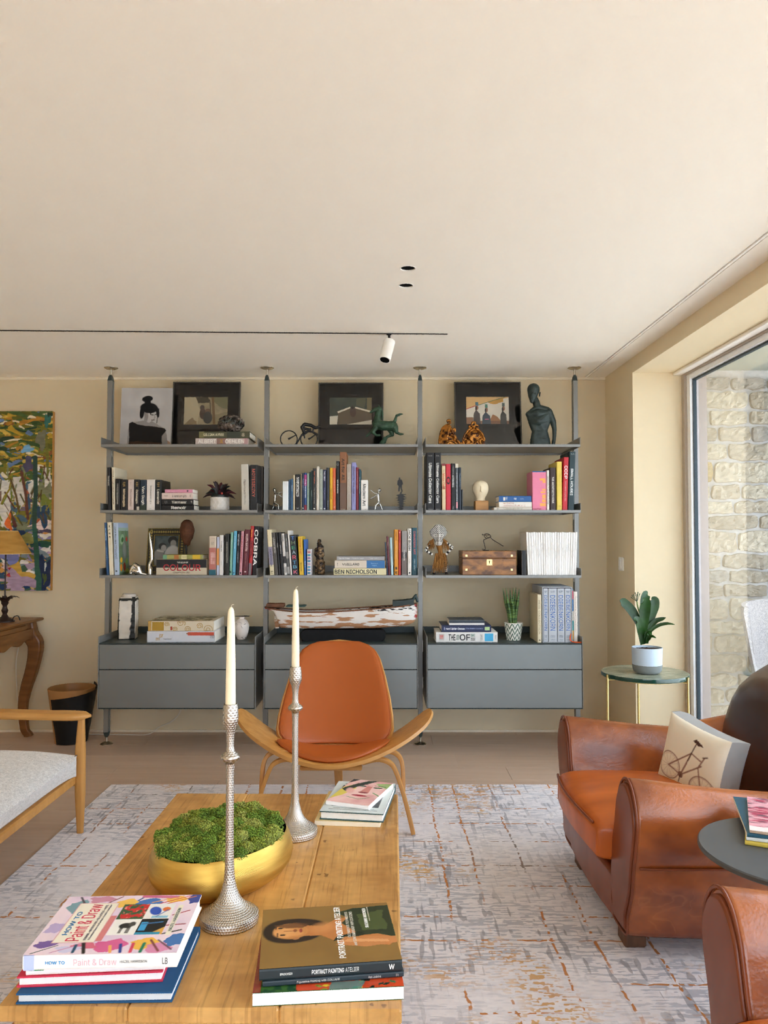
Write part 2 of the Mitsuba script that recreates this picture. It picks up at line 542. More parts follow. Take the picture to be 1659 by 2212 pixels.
# ---------------------------------------------------------------- the room
LEFT, REAR, HEAD, OPEN0, OPEN1 = -3.3, -2.9, 2.18, -1.6, 4.383
struct('wall_back', box(LEFT, 1.83, WALL, WALL + .12, -.05, CEIL + .15), 'wall_paint')
struct('wall_right', cat(box(RIGHT, 1.83, OPEN1, WALL, -.05, CEIL + .02), box(RIGHT, 1.83, OPEN0, OPEN1, HEAD, CEIL + .02), box(RIGHT, 1.83, REAR, OPEN0, -.05, CEIL + .02)), 'wall_paint')
struct('wall_left', box(LEFT - .12, LEFT, REAR, WALL + .12, -.05, CEIL + .15), 'wall_paint')
struct('wall_rear', cat(box(LEFT, -1.4, REAR - .12, REAR, -.05, CEIL + .15), box(1.5, 1.83, REAR - .12, REAR, -.05, CEIL + .15), box(-1.4, 1.5, REAR - .12, REAR, HEAD, CEIL + .15)), 'wall_paint')
main = Polygon([(LEFT, REAR), (1.2915, REAR), (1.2915, WALL), (LEFT, WALL)])
spots = [atz(881, 580, CEIL), atz(877, 617, CEIL)]
for s in spots:
    main = main.difference(shapely.Point(s[0], s[1]).buffer(.0285, 24))
ceiling = struct('ceiling', cat(extr(main, .02, CEIL), box(1.3145, RIGHT + .4, REAR, WALL, CEIL, CEIL + .02)), 'ceiling_paint')
struct('trim_1', box(1.2955, 1.3085, REAR, WALL - .004, CEIL - .003, CEIL + .012, .002), 'white_plastic', label='thin white curtain track in a ceiling slot along the window wall')
struct('roof', box(LEFT - .12, 1.95, REAR - .12, WALL + .12, CEIL + .06, CEIL + .2), 'dark_void')
struct('trim_2', box(LEFT, RIGHT, WALL - .012, WALL, CEIL - .018, CEIL, .003), 'trim_paint')
struct('baseboard_back', box(LEFT, RIGHT, WALL - .010, WALL, 0, .016, .002), 'trim_paint')
struct('baseboard_right', box(RIGHT - .010, RIGHT, OPEN1, WALL - .011, 0, .016, .002), 'trim_paint')
floor = struct('floor', box(LEFT, 1.83, REAR, WALL, -.06, -.0145), 'plinth_dark')
for r in range(0, 24):
    y0 = -.03 + .222 * r
    if y0 < -.1 or y0 + .22 > WALL + .03:
        pass
    off = rng.uniform(0, 2.0)
    x = LEFT - off
    while x < 1.83:
        L = rng.uniform(1.7, 2.3)
        xa, xb = max(x, LEFT), min(x + L, 1.83)
        ya, yb = y0, min(y0 + .2212, WALL)
        if xb - xa > .12 and yb - ya > .03:
            part(floor, 'plank', box(xa + .0005, xb - .0005, ya + .0005, yb, -.014, 0, .0012), 'floor_wood')
        x += L
struct('floor_rear', box(LEFT, 1.83, REAR, -.031, -.014, 0), 'floor_wood')

# sliding door in the right wall
scene['frame_taupe'] = P('a79a8b', 0.45)
scene['frame_pale'] = P('e9edf0', 0.35)
scene['gasket'] = P('1d2f36', 0.5)
scene['frame_outside'] = P('8f8583', 0.5)
win = struct('window_1', cat(box(1.705, 1.757, 4.345, OPEN1, 0, HEAD, .002), box(1.705, 1.757, OPEN0, 4.345, 2.158, HEAD, .002), box(1.705, 1.757, OPEN0, 4.345, -.02, .02), box(1.705, 1.757, OPEN0, OPEN0 + .06, 0, HEAD)), 'frame_taupe',
             label='large sliding glass door in the right wall with taupe metal frame')
part(win, 'sash', cat(box(1.720, 1.757, 4.300, 4.345, .02, 2.158, .002), box(1.720, 1.757, 1.66, 4.300, 2.128, 2.158, .002), box(1.720, 1.757, 1.66, 4.300, .02, .08, .002), box(1.720, 1.757, 1.6, 1.66, .02, 2.158, .002)), 'frame_pale')
part(win, 'gasket', cat(box(1.7345, 1.754, 4.290, 4.300, .08, 2.128), box(1.7345, 1.754, 1.66, 4.290, 2.118, 2.128), box(1.7345, 1.754, 1.66, 4.290, .08, .09)), 'gasket')
part(win, 'pane', box(1.745, 1.7455, 1.66, 4.290, .09, 2.118), 'pane_glass')
part(win, 'sash', cat(box(1.762, 1.80, OPEN0 + .06, 1.7, 2.10, 2.158), box(1.762, 1.80, OPEN0 + .06, 1.7, .02, .08), box(1.762, 1.80, 1.62, 1.7, .08, 2.10), box(1.762, 1.80, OPEN0 + .06, OPEN0 + .14, .08, 2.10)), 'frame_pale')
part(win, 'pane', box(1.78, 1.7805, OPEN0 + .14, 1.62, .08, 2.10), 'pane_glass')
part(win, 'blind_rail', box(1.655, 1.704, OPEN0, 4.381, HEAD - .016, HEAD, .003), 'white_plastic')
part(win, 'outer_jamb', cat(box(1.758, 1.829, 4.332, 4.69, -.03, 2.258), box(1.758, 1.790, 4.318, 4.332, -.03, 2.258)), 'frame_outside')

# ---------------------------------------------------------------- outside: terrace, soffit, rubble stone wall
scene['terrace_stone'] = P(proc(lambda p, n, uv: mix(rgb('d6d2ca'), rgb('e6e3dc'), fbm(p.x * 5, p.y * 5, 1.0, 3))), 0.85)
struct('terrace', box(1.84, 40, -30, 30, -.2, -.035), 'terrace_stone')
struct('terrace_rear', cat(box(-30, 1.83, -30, REAR - .125, -.2, -.035), box(-30, LEFT - .125, REAR - .125, 30, -.2, -.035)), 'terrace_stone')
scene['soffit_paint'] = P('868d84', 0.6)
struct('soffit_outside', box(1.835, 3.4, 3.4, 4.72, 2.262, 2.34), 'soffit_paint')
scene['mortar'] = P(proc(lambda p, n, uv: mix(rgb('a8a6a2'), rgb('bebcb8'), fbm(p.x * 30, p.y * 30, p.z * 30, 3))), 0.95)


def stone_tex(base):
    return proc(lambda p, n, uv: rgb(base) * (0.78 + 0.42 * fbm(p.x * 34, p.y * 34, p.z * 34, 4)))


def stone_bump(p, n, uv):
    return fbm(p.x * 38, p.y * 38, p.z * 60, 4) + .5 * fbm(p.x * 120, p.y * 120, p.z * 160, 2)


for k, h in enumerate(('b3a997', 'a39a8a', 'beb5a2', 'b5a27a', 'a09b92')):
    scene[f'stone_{k}'] = bump(P(stone_tex(h), 0.95, specular=0.1, two=False), stone_bump, .03)
SY = 4.70
out = struct('wall_outside', box(1.84, 3.4, SY, SY + .4, -.1, 2.262), 'mortar')
z = -.03
sr = np.random.default_rng(21)
while z < 2.25:
    h = sr.choice([.085, .1, .118, .138], p=[.2, .35, .3, .15])
    h = min(h, 2.258 - z)
    if h < .04:
        break
    x = 1.845 - sr.uniform(0, .12)
    while x < 3.3:
        L = sr.uniform(.13, .34) * (1.25 if h > .11 else 1.0)
        xa, xb = max(x, 1.842), x + L - .013
        hh = h - .013
        if xb - xa > .04:
            nx, nz = max(5, int((xb - xa) / .018)), 8
            eu, ev = .004 / (xb - xa), .004 / hh
            U, V = np.meshgrid(np.r_[0, np.linspace(eu, 1 - eu, nx - 1), 1], np.r_[0, np.linspace(ev, 1 - ev, nz - 1), 1])
            cor = 1 - .10 * (np.abs(2 * U - 1) ** 6 * np.abs(2 * V - 1) ** 6)
            px_ = (xa + xb) / 2 + (U - .5) * (xb - xa) * cor
            pz_ = z + h / 2 + (V - .5) * hh * cor
            px_ = px_ + .016 * (meshkit.noise(np.stack([px_ * 40, pz_ * 22, px_ * 0], -1), 3) - .5)
            pz_ = pz_ + .016 * (meshkit.noise(np.stack([px_ * 26, pz_ * 22, px_ * 0 + 5], -1), 4) - .5)
            e = np.minimum(np.minimum(U, 1 - U), np.minimum(V, 1 - V))
            dep = np.where(e < 1e-6, .0, .008 + .028 * meshkit.fbm(np.stack([px_ * 42, pz_ * 42, px_ * 0 + 2], -1), 3, 5))
            Vv = np.stack([px_, SY - dep + .002, pz_], -1).reshape(-1, 3)
            i, j = np.meshgrid(np.arange(nz), np.arange(nx), indexing='ij')
            a = (i * (nx + 1) + j).ravel()
            f = np.vstack([np.stack([a, a + 1, a + nx + 2], -1), np.stack([a, a + nx + 2, a + nx + 1], -1)])
            part(out, 'stone', trimesh.Trimesh(Vv, f, process=False), f'stone_{sr.choice([0, 1, 2, 3, 4], p=[.34, .24, .24, .05, .13])}', smooth=20)
        x += L
    z += h

# ---------------------------------------------------------------- rug
rg = thing('rug', 'large pale grey area rug with worn rust and gold grid pattern', 'rug')
part(rg, 'pile', box(-1.355, 1.75, .75, 3.862, .0005, .011, .003), 'rug_pile')
part(rg, 'hem', cat(box(-1.359, -1.3551, .75, 3.862, .0005, .009, .002), box(-1.359, 1.75, 3.8621, 3.866, .0005, .009, .002)), 'rug_side')

# ---------------------------------------------------------------- ceiling lights and switch
for i, s in enumerate(spots):
    t = thing('downlight', ('small round black recessed downlight in the ceiling, nearer the camera', 'small round black recessed downlight in the ceiling, nearer the shelving')[i], 'downlight', 'recessed downlights')
    part(t, 'housing', cat(mv(lathe([(.0282, 0), (.0284, .03), (.002, .031)], 32), s[0], s[1], CEIL + .004)), 'dark_void', 40)
    ring = [(.0286, -.0012), (.0305, -.0012), (.0309, 0.0), (.0286, 0.0)]
    a = np.arange(40) * 2 * math.pi / 40
    R = [np.stack([s[0] + r * np.cos(a), s[1] + r * np.sin(a), np.full(40, CEIL + zz)], -1) for r, zz in ring + ring[:1]]
    part(t, 'rim', loft(R, cap=False), 'white_plastic', 40)
A0, A1 = atz(-260, 711, CEIL), atz(967, 721, CEIL)
tl = thing('track_light', 'black ceiling track with one white cylinder spotlight hanging from it', 'track light')
d = A1 - A0
part(tl, 'track', xf(box(0, np.linalg.norm(d), -.0045, .0045, -.004, 0, .001), frame(A0, d / np.linalg.norm(d), np.cross([0, 0, 1], d / np.linalg.norm(d)), (0, 0, 1))), 'black_metal')
top, bot = at(845, 733, 3.83), at(832, 779, 3.83)
hp = np.array([at(840, 722, 3.83)[0], A1[1] - .004, CEIL - .003])
top, bot = hp + [.004, -.006, -.038], hp + [-.021, -.045, -.142]
ax = (bot - top) / np.linalg.norm(bot - top)
sx = np.cross(ax, (0, 1, 0)); sx /= np.linalg.norm(sx)
L = np.linalg.norm(bot - top)
Mx = frame(top, sx, np.cross(ax, sx), ax)
part(tl, 'stem', cat(tube([hp, hp + (top - hp) * .6, top + ax * .004], .0065, 10), mv(lathe([(.012, 0), (.012, .004)], 20), hp[0], hp[1], hp[2] - .004)), 'black_metal', 40)
part(tl, 'barrel', xf(lathe([(.0262, .004), (.0284, 0), (.0290, .003), (.0290, L - .003), (.0284, L), (.026, L)], 40), Mx), 'white_plastic', 40)
part(tl, 'cap', xf(lathe([(.0262, -.0015), (.0262, .006)], 32), Mx), 'black_metal', 40)
part(tl, 'lens', xf(lathe([(.024, L - .001), (.024, L + .0008)], 32), Mx), 'dark_void', 40)
sw = thing('light_switch', 'white rectangular light switch on the narrow wall left of the window', 'light switch')
s0 = at(1343, 1218, 4.614)
part(sw, 'plate', box(RIGHT - .008, RIGHT, s0[1] - .043, s0[1] + .043, s0[2] - .041, s0[2] + .041, .003), 'white_plastic')
part(sw, 'rocker', box(RIGHT - .012, RIGHT - .006, s0[1] - .014, s0[1] + .014, s0[2] - .026, s0[2] + .026, .003), 'white_plastic')

# ---------------------------------------------------------------- wall of shelving
SF, SB = 4.43, 4.885        # front edge and back of the shelves
CF = 4.39                   # front of the cabinets
Z1, Z2, Z3, ZC = 1.775, 1.394, 1.0185, .635
BAY = [(216.5, 554.5), (571.5, 902.3), (920.5, 1254.3)]
BX = [(at(a, 1160, SF)[0], at(b, 1160, SF)[0]) for a, b in BAY]
PY = 4.646
gaps = [BX[0][0] - .026, (BX[0][1] + BX[1][0]) / 2, (BX[1][1] + BX[2][0]) / 2, BX[2][1] + .026]
H_ = [(-.013, -.023), (.013, -.023), (.013, -.006), (.005, -.006), (.005, .006), (.013, .006), (.013, .023), (-.013, .023), (-.013, .006), (-.005, .006), (-.005, -.006), (-.013, -.006)]
for i, gx in enumerate(gaps):
    t = thing('shelf_post', ['grey aluminium shelving post at the far left end, braced floor to ceiling', 'grey aluminium shelving post between the left and middle bays', 'grey aluminium shelving post between the middle and right bays', 'grey aluminium shelving post at the far right end, braced floor to ceiling'][i], 'post', 'posts of the shelving')
    part(t, 'shaft', mv(extr(H_, 2.185 - .075, .075), gx, PY), 'shelf_grey')
    rect = lambda k: np.array([(-.013 * k, -.023 * k), (.013 * k, -.023 * k), (.013 * k, .023 * k), (-.013 * k, .023 * k)])
    for z0, z1 in ((2.185, 2.222), (.075, .042)):
        R = [np.column_stack([rect(k) + [gx, PY], np.full(4, zz)]) for zz, k in ((z0, 1.02), (z0 * .3 + z1 * .7, .72), (z1, .42))]
        part(t, 'tip', loft(R), 'shelf_dark')
    for nme, z0, z1 in (('top_rod', 2.220, CEIL - .006), ('bottom_rod', .008, .044)):
        part(t, nme, mv(lathe([(.0052, z0), (.0052, z1)], 14), gx, PY), 'steel', 40)
    part(t, 'ceiling_pad', mv(lathe([(.008, CEIL - .012), (.03, CEIL - .008), (.041, CEIL - .0025), (.041, CEIL - .0002)], 32), gx, PY), 'steel', 40)
    part(t, 'foot', mv(lathe([(.036, .0003), (.037, .004), (.025, .011), (.008, .016)], 32), gx, PY), 'steel', 40)
    for zz in (Z1, Z2, Z3, .6, .38):
        part(t, 'pin', box(gx - .0165, gx + .0165, PY - .004, PY + .004, zz - .05, zz + .02), 'steel')

side_names = ('left', 'middle', 'right')
lev = ('topmost', 'second', 'third')
for r, zz in enumerate((Z1, Z2, Z3)):
    for b, (xa, xb) in enumerate(BX):
        t = thing('wall_shelf', f'{lev[r]} grey metal shelf of the {side_names[b]} shelving bay', 'shelf', 'metal shelves of the shelving')
        part(t, 'tray', cat(box(xa, xb, SF, SB, zz - .003, zz), box(xa, xb, SF, SF + .003, zz - .0155, zz, .0006)), 'shelf_grey')
        for x0 in (xa - .0025, xb):
            q = [(SF, zz - .0155), (SB, zz - .0155), (SB, zz + .04), (SF, zz + .04)]
            m = extr([(y, z_) for y, z_ in q], .0025)
            m.vertices = m.vertices[:, [2, 0, 1]] + [x0, 0, 0]
            part(t, 'side_panel', m, 'shelf_grey')
        part(t, 'back_panel', box(xa, xb, SB, SB + .0025, zz - .0155, zz + .04), 'shelf_grey')
CX = [(xa - .012 / 1, xb + (.004 if i == 0 else .010)) for i, (xa, xb) in enumerate(BX)]
CX = [(at(211.8, 1400, CF)[0], at(552.0, 1400, CF)[0]), (at(570, 1400, CF)[0], at(903, 1400, CF)[0]), (at(921.6, 1400, CF)[0], at(1259, 1400, CF)[0])]
for b, (xa, xb) in enumerate(CX):
    t = thing('drawer_cabinet', f'grey metal two-drawer cabinet hanging at the bottom of the {side_names[b]} shelving bay', 'cabinet', 'hanging drawer cabinets')
    part(t, 'carcass', cat(box(xa + .004, xb - .004, CF + .018, SB, .268, ZC - .0035), box(xa + .004, xb - .004, CF + .0005, SB, .264, .267)), 'shelf_dark')
    part(t, 'top_tray', cat(box(xa + .004, xb - .004, CF, SB, ZC - .003, ZC, .0008), box(xa + .004, xb - .004, SB, SB + .003, ZC - .01, ZC + .038)), 'shelf_dark')
    for x0 in (xa, xb - .004):
        part(t, 'side_panel', box(x0, x0 + .004, CF - .001, SB + .003, .2635, ZC + .038, .0008), 'shelf_grey')
    for z0, z1 in ((.4885, .6285), (.2690, .4840)):
        part(t, 'drawer_front', box(xa + .006, xb - .006, CF + .0015, CF + .017, z0, z1, .0012), 'cabinet_front')
# ---------------------------------------------------------------- books (a builder for all of them)
SPINE_TXT = np.array([[0, 1, 0, 0], [0, 0, -1, 0], [-1, 0, 0, 0], [0, 0, 0, 1.0]])   # text plane -> spine (reads downwards)
SIDE_A = frame((0, 0, 0), (0, 0, -1), (0, 1, 0), (1, 0, 0))


def book(label, M, w, h, d, color, texts=(), bands=(), group=None, hard=True, pages='e9e2d2', mat='print_satin', side=None, top_art=None, ends=None, texts_top=()):
    """Local axes: x thickness, y depth from the spine at y = 0, z height. texts: (string, place 0..1 from the top, length share, width share, colour[, bold[, across]])."""
    t = thing('book', label, 'book', group)
    globals()['LAST'] = t
    ct, ov = (min(.0026, w * .2), .003) if hard else (.0007, 0.0)
    b = min(w * .28, .004)
    q = [(0, d), (0, b), (b * .3, b * .3), (b, 0), (w - b, 0), (w - b * .3, b * .3), (w, b), (w, d), (w - ct, d), (w - ct, ct + .001), (ct, ct + .001), (ct, d)]
    part(t, 'cover', xf(extr(q, h), M), mat, False, color)
    part(t, 'pages', xf(box(ct, w - ct, ct + .001, d - ov * 1.2 - .0003, ov, h - ov), M), 'print_matte', False, pages)
    for (v0, v1, col, *u) in bands:
        u0, u1 = u if u else (0.02, .98)
        z0, z1 = h * (1 - v1), h * (1 - v0)
        part(t, 'spine_band', xf(box(w * u0, w * u1, -.0004, b * .5, z0 + .0002, z1 - .0002), M), mat, False, col)
    for tx in texts:
        s, v, L, W, col = tx[:5]
        bold = len(tx) > 5 and tx[5]
        across = len(tx) > 6 and tx[6]
        off = tx[7] if len(tx) > 7 else 0.5
        if across:
            m = text(s, length=W * w, height=L * h, bold=bold)
            R = frame((w * off, -.0006, h * (1 - v)), (1, 0, 0), (0, 0, 1), (0, -1, 0))
        else:
            m = text(s, length=L * h, height=W * w, bold=bold)
            R = SPINE_TXT.copy()
            R[:3, 3] = (w * off, -.0006, h * (1 - v))
        part(t, 'lettering', xf(m, M @ R), 'print_satin', False, col)
    if side is not None:      # print on the x = w board: an Art of d x h
        put_art(t, 'cover_print', side, M @ frame((w + .0004, 0.004, 0.0), (0, 1, 0), (0, 0, 1), (1, 0, 0)), mat)
    if top_art is not None:   # print on the x = w board of a lying book: x across the height (towards -z), y along the depth
        put_art(t, 'cover_print', top_art, M @ frame((w + .0004, 0.0, h), (0, 0, -1), (0, 1, 0), (1, 0, 0)), mat)
    for (s, cx, cy, L, Hh, col, bold, ang) in texts_top:      # centre as share of (height, depth) seen from above, spine towards the viewer
        m = rot(text(s, length=L, height=Hh, bold=bold), ang)
        part(t, 'lettering', xf(m, M @ frame((w + .0007, d * cy, h * (1 - cx)), (0, 0, -1), (0, 1, 0), (1, 0, 0))), 'print_satin', False, col)
    return t


def lying(o, ang=0.0, flip=False, h=0.0):
    """Matrix for a lying book whose near left corner is at o; ang turns it about z. flip: the fore-edge (pages) faces the viewer; needs depth h."""
    R = trimesh.transformations.rotation_matrix(math.radians(ang), (0, 0, 1))
    if flip:
        A = frame((0, h, 0), (0, 0, 1), (0, -1, 0), (1, 0, 0))
    else:
        A = frame((0, 0, 0), (0, 0, 1), (0, 1, 0), (-1, 0, 0))
        A[0, 3] = h
    R[:3, 3] = o
    return R @ A


# ---------------------------------------------------------------- coffee table
TT = .45
TM = trimesh.transformations.rotation_matrix(math.radians(-.7), (0, 0, 1))
TM[:3, 3] = (-.3045, 1.853, 0)
ct = thing('coffee_table', 'low worn golden wooden coffee table with plank top in front of the chair', 'coffee table')
hw, hl = .341, .540
cuts = [-hw, -.12, .135, hw]
for a, b in zip(cuts[:-1], cuts[1:]):
    part(ct, 'top_board', xf(box(a + .0003, b - .0003, -hl, hl, TT - .026, TT, .0035), TM), 'table_wood')
for sx in (-1, 1):
    for sy in (-1, 1):
        cx, cy = sx * (hw - .05), sy * (hl - .05)
        part(ct, 'leg', xf(box(cx - .03, cx + .03, cy - .03, cy + .03, .011, TT - .026, .004), TM), 'table_wood')
part(ct, 'apron', xf(box(-hw + .022, hw - .022, -hl + .022, -hl + .044, .10, TT - .0262, .003), TM), 'table_wood')
part(ct, 'apron', xf(box(-hw + .022, hw - .022, hl - .044, hl - .022, .10, TT - .0262, .003), TM), 'table_wood')
part(ct, 'apron', xf(box(-hw + .022, -hw + .044, -hl + .044, hl - .044, .10, TT - .0262, .003), TM), 'table_wood')
part(ct, 'apron', xf(box(hw - .044, hw - .022, -hl + .044, hl - .044, .10, TT - .0262, .003), TM), 'table_wood')
part(ct, 'shelf', xf(box(-hw + .045, hw - .045, -hl + .045, hl - .045, .11, .13, .003), TM), 'table_wood')

# gold bowl of moss
scene['gold_mesh'] = {'type': 'twosided', 'bsdf': {'type': 'bumpmap', 'tex': proc(lambda p, n, uv: dr.sin(uv.x * 1100) * dr.sin(uv.y * 1900) * 0.8 + 3 * fbm(p.x * 14, p.y * 14, p.z * 90, 3), 4e-4), 'scale': .0002,
                                                  'bsdf': {'type': 'principled', 'base_color': proc(lambda p, n, uv: mix(rgb('b3842f'), rgb('e8c468'), fbm(p.x * 12, p.y * 12, p.z * 70, 4))), 'metallic': .88, 'roughness': .34}}}
bowl = thing('bowl', 'oval hammered gold bowl full of green moss on the coffee table', 'bowl')
BC, ang = np.array([-.377, 1.808]), math.radians(68)


def oval_rings(prof, n=72):
    a = np.arange(n + 1) * 2 * math.pi / n
    R, UV = [], []
    L = 0
    for k, (s, z) in enumerate(prof):
        if k:
            L += math.hypot((s - prof[k - 1][0]) * .15, z - prof[k - 1][1])
        x, y = .168 * s * np.cos(a), .140 * s * np.sin(a) * (1 + .05 * np.cos(a))
        R.append(np.stack([BC[0] + x * math.cos(ang) - y * math.sin(ang), BC[1] + x * math.sin(ang) + y * math.cos(ang), np.full(n + 1, TT + z)], -1))
        UV.append(np.stack([a / (2 * math.pi), np.full(n + 1, L)], -1))
    R, UV = np.array(R), np.array(UV)
    k, m = R.shape[:2]
    i, j = np.meshgrid(np.arange(k - 1), np.arange(m - 1), indexing='ij')
    q = (i * m + j).ravel()
    f = np.vstack([np.stack([q, q + 1, q + m + 1], -1), np.stack([q, q + m + 1, q + m], -1)])
    return trimesh.Trimesh(R.reshape(-1, 3), f, process=False), UV.reshape(-1, 2)


prof = [(.02, .0008), (.74, .0008), (.86, .006), (.98, .018), (1.075, .036), (1.10, .052), (1.085, .070), (1.04, .088), (1.0, .099), (.992, .1005)]
m, uv = oval_rings(prof)
part(bowl, 'outer_wall', m, 'gold_mesh', True, uv=uv)
m, uv = oval_rings([(.992, .1005), (.98, .099), (1.03, .08), (1.06, .055), (.9, .02), (.02, .012)])
part(bowl, 'inner_wall', m, 'dark_void', True)
mr = np.random.default_rng(5)
ico = trimesh.creation.icosphere(subdivisions=0)
V, Fm, Cm = [], [], []
nv = 0
clumps = []
tries = 0
while len(clumps) < 100 and tries < 4000:
    tries += 1
    a, s = mr.uniform(0, 2 * math.pi), math.sqrt(mr.uniform(0, 1)) * .89
    x, y = .168 * s * math.cos(a), .140 * s * math.sin(a)
    if all(math.hypot(x - q[0], y - q[1]) > .0192 for q in clumps):
        clumps.append((x, y, s))
for (x, y, s) in clumps:
    r = mr.uniform(.0165, .0245)
    cz = TT + .090 + .030 * (1 - s ** 2) + mr.uniform(-.004, .010)
    X, Y = BC[0] + x * math.cos(ang) - y * math.sin(ang), BC[1] + x * math.sin(ang) + y * math.cos(ang)
    tint = np.array(c(['79852e', '67802c', '8c9540', '5f7829', '979c4c'][mr.integers(5)]))
    for k in range(360):
        dv = mr.normal(size=3)
        dv /= np.linalg.norm(dv)
        if dv[2] < -.35:
            dv[2] *= -1
        lump = 1 + .28 * (meshkit.noise(dv * 3.1 + x * 900, 3) - .5)
        q = r * .078 * mr.uniform(.55, 1.3)
        ctr = np.array([X, Y, cz]) + dv * r * lump * mr.uniform(.84, 1.04) * [1, 1, .85]
        V.append(ico.vertices * q * mr.uniform(.6, 1.5, 3) + ctr)
        Fm.append(ico.faces + nv)
        nv += len(ico.vertices)
        Cm.append(np.tile(tint * mr.uniform(.6, 1.35), (len(ico.vertices), 1)))
    core = trimesh.creation.icosphere(subdivisions=2)
    V.append(core.vertices * r * .86 * [1, 1, .85] + [X, Y, cz]); Fm.append(core.faces + nv); nv += len(core.vertices)
    Cm.append(np.tile(tint * .55, (len(core.vertices), 1)))
V, Fm, Cm = np.vstack(V), np.vstack(Fm), np.clip(np.vstack(Cm), 0, 1)
k = thing('moss', 'heap of fluffy green preserved moss filling the gold bowl', 'moss')
labels[k]['kind'] = 'stuff'
scene[k] = ply(trimesh.Trimesh(V, Fm, process=False), 'print_matte', True, color=Cm)

# candlesticks and candles


def lathe_uv(prof, n, o, scale=1.0):
    a = np.arange(n + 1) * 2 * math.pi / n
    R, UV, L = [], [], 0
    for k, (r, z) in enumerate(prof):
        if k:
            L += math.hypot(r - prof[k - 1][0], z - prof[k - 1][1])
        R.append(np.stack([o[0] + r * np.cos(a), o[1] + r * np.sin(a), np.full(n + 1, o[2] + z)], -1))
        UV.append(np.stack([a / (2 * math.pi), np.full(n + 1, L)], -1))
    R, UV = np.array(R), np.array(UV)
    k, m = R.shape[:2]
    i, j = np.meshgrid(np.arange(k - 1), np.arange(m - 1), indexing='ij')
    q = (i * m + j).ravel()
    f = np.vstack([np.stack([q, q + 1, q + m + 1], -1), np.stack([q, q + m + 1, q + m], -1)])
    return trimesh.Trimesh(R.reshape(-1, 3), f, process=False), UV.reshape(-1, 2)


def dimples(p, n, uv):
    N = dr.select(uv.y < .060, 64.0, dr.select(uv.y < .098, 28.0, 12.0))
    v = uv.y / .0050
    row = dr.floor(v)
    u = uv.x * N + 0.5 * (row - 2 * dr.floor(row / 2))
    du, dv = u - dr.floor(u) - .5, v - row - .5
    return smoothstep(.42, .12, dr.sqrt(du * du + dv * dv))


scene['hammered_nickel'] = {'type': 'twosided', 'bsdf': {'type': 'bumpmap', 'tex': proc(dimples, 3e-4), 'scale': .0008,
                                                        'bsdf': {'type': 'roughconductor', 'material': 'none', 'specular_reflectance': {'type': 'rgb', 'value': [.60, .55, .48]}, 'alpha': .2}}}
scene['candle_wax'] = P('efe3c0', .42, specular=.4)
for nme, px, py, Yc, tz in (('nearer', 495, 1990, 1.573, 1.092), ('farther', 637, 1803, 2.04, 1.099)):
    o = atz(px, py, TT)
    pr = [(.0588, .0008), (.0600, .004), (.0600, .016), (.0575, .0185), (.050, .0235), (.038, .031), (.028, .041), (.0205, .053), (.0155, .067), (.0115, .085), (.0096, .11), (.0086, .15), (.0082, .20),
          (.0080, .30), (.0090, .318), (.0100, .324), (.0185, .330), (.0198, .334), (.0185, .338), (.0090, .346), (.0076, .356), (.0080, .375), (.0105, .392), (.0155, .404), (.0168, .414), (.0158, .432), (.0138, .443), (.0118, .4435), (.0110, .430), (.001, .428)]
    dense = [pr[0]]
    for a, b in zip(pr[:-1], pr[1:]):
        k = max(1, int(math.hypot(b[0] - a[0], b[1] - a[1]) / .012))
        dense += [(a[0] + (b[0] - a[0]) * i / k, a[1] + (b[1] - a[1]) * i / k) for i in range(1, k + 1)]
    m, uv = lathe_uv(dense, 64, o)
    k = thing('candlestick', f'tall hammered silver candlestick with flared round foot, {nme} of the two on the coffee table', 'candlestick', 'candlesticks on the coffee table')
    put(k, m, 'hammered_nickel', True, uv=uv)
    t = thing('candle', f'cream tapered candle in the {nme} of the two silver candlesticks', 'candle', 'candles in the candlesticks')
    hb = o[2] + .4285
    L = tz - hb
    part(t, 'wax', mv(lathe([(.0100, 0), (.0106, .01), (.0098, L * .4), (.0078, L * .85), (.0066, L - .010), (.0052, L - .004), (.0022, L)], 28), o[0], o[1], hb + .0005), 'candle_wax', 50)
    part(t, 'wick', tube([[o[0], o[1], hb + L - .001], [o[0] + .0005, o[1], hb + L + .004], [o[0] + .003, o[1] - .001, hb + L + .0065], [o[0] + .006, o[1] - .001, hb + L + .006]], .0009, 6, 8), 'print_matte', True, 'd8cdb0')

# ---------------------------------------------------------------- books on the coffee table
# left stack: blue cloth, red, white, how-to book
M0 = lying((-.6215, 1.331, TT + .0004), 1.3, True, .215)
book('blue cloth-bound book, bottom of the left stack on the coffee table', M0, .0175, .262, .222, '1f4f78', hard=True, pages='cfd3d6', mat='print_matte')
book('red and pink covered hardback second from bottom in the left coffee table stack', lying((-.628, 1.336, TT + .0183), 4.2, True, .205), .018, .245, .2, 'c92f4c', hard=True, pages='efedea')
b3 = book('slim white book with green spot on spine, second from top in left coffee table stack', lying((-.614, 1.343, TT + .0367), 4.6, False, .232), .0155, .232, .195, 'ece9ea', bands=((.02, .13, '1f7a4a', .55, .98),), hard=False)
W_, H__ = .259, .213
A = Art(W_, H__, 190, 150, 'ecd9e2', 3)
A.mask(smoothstep_np := np.clip((A.n(4) - .45) * 4, 0, 1), 'd9c3dd', .7)
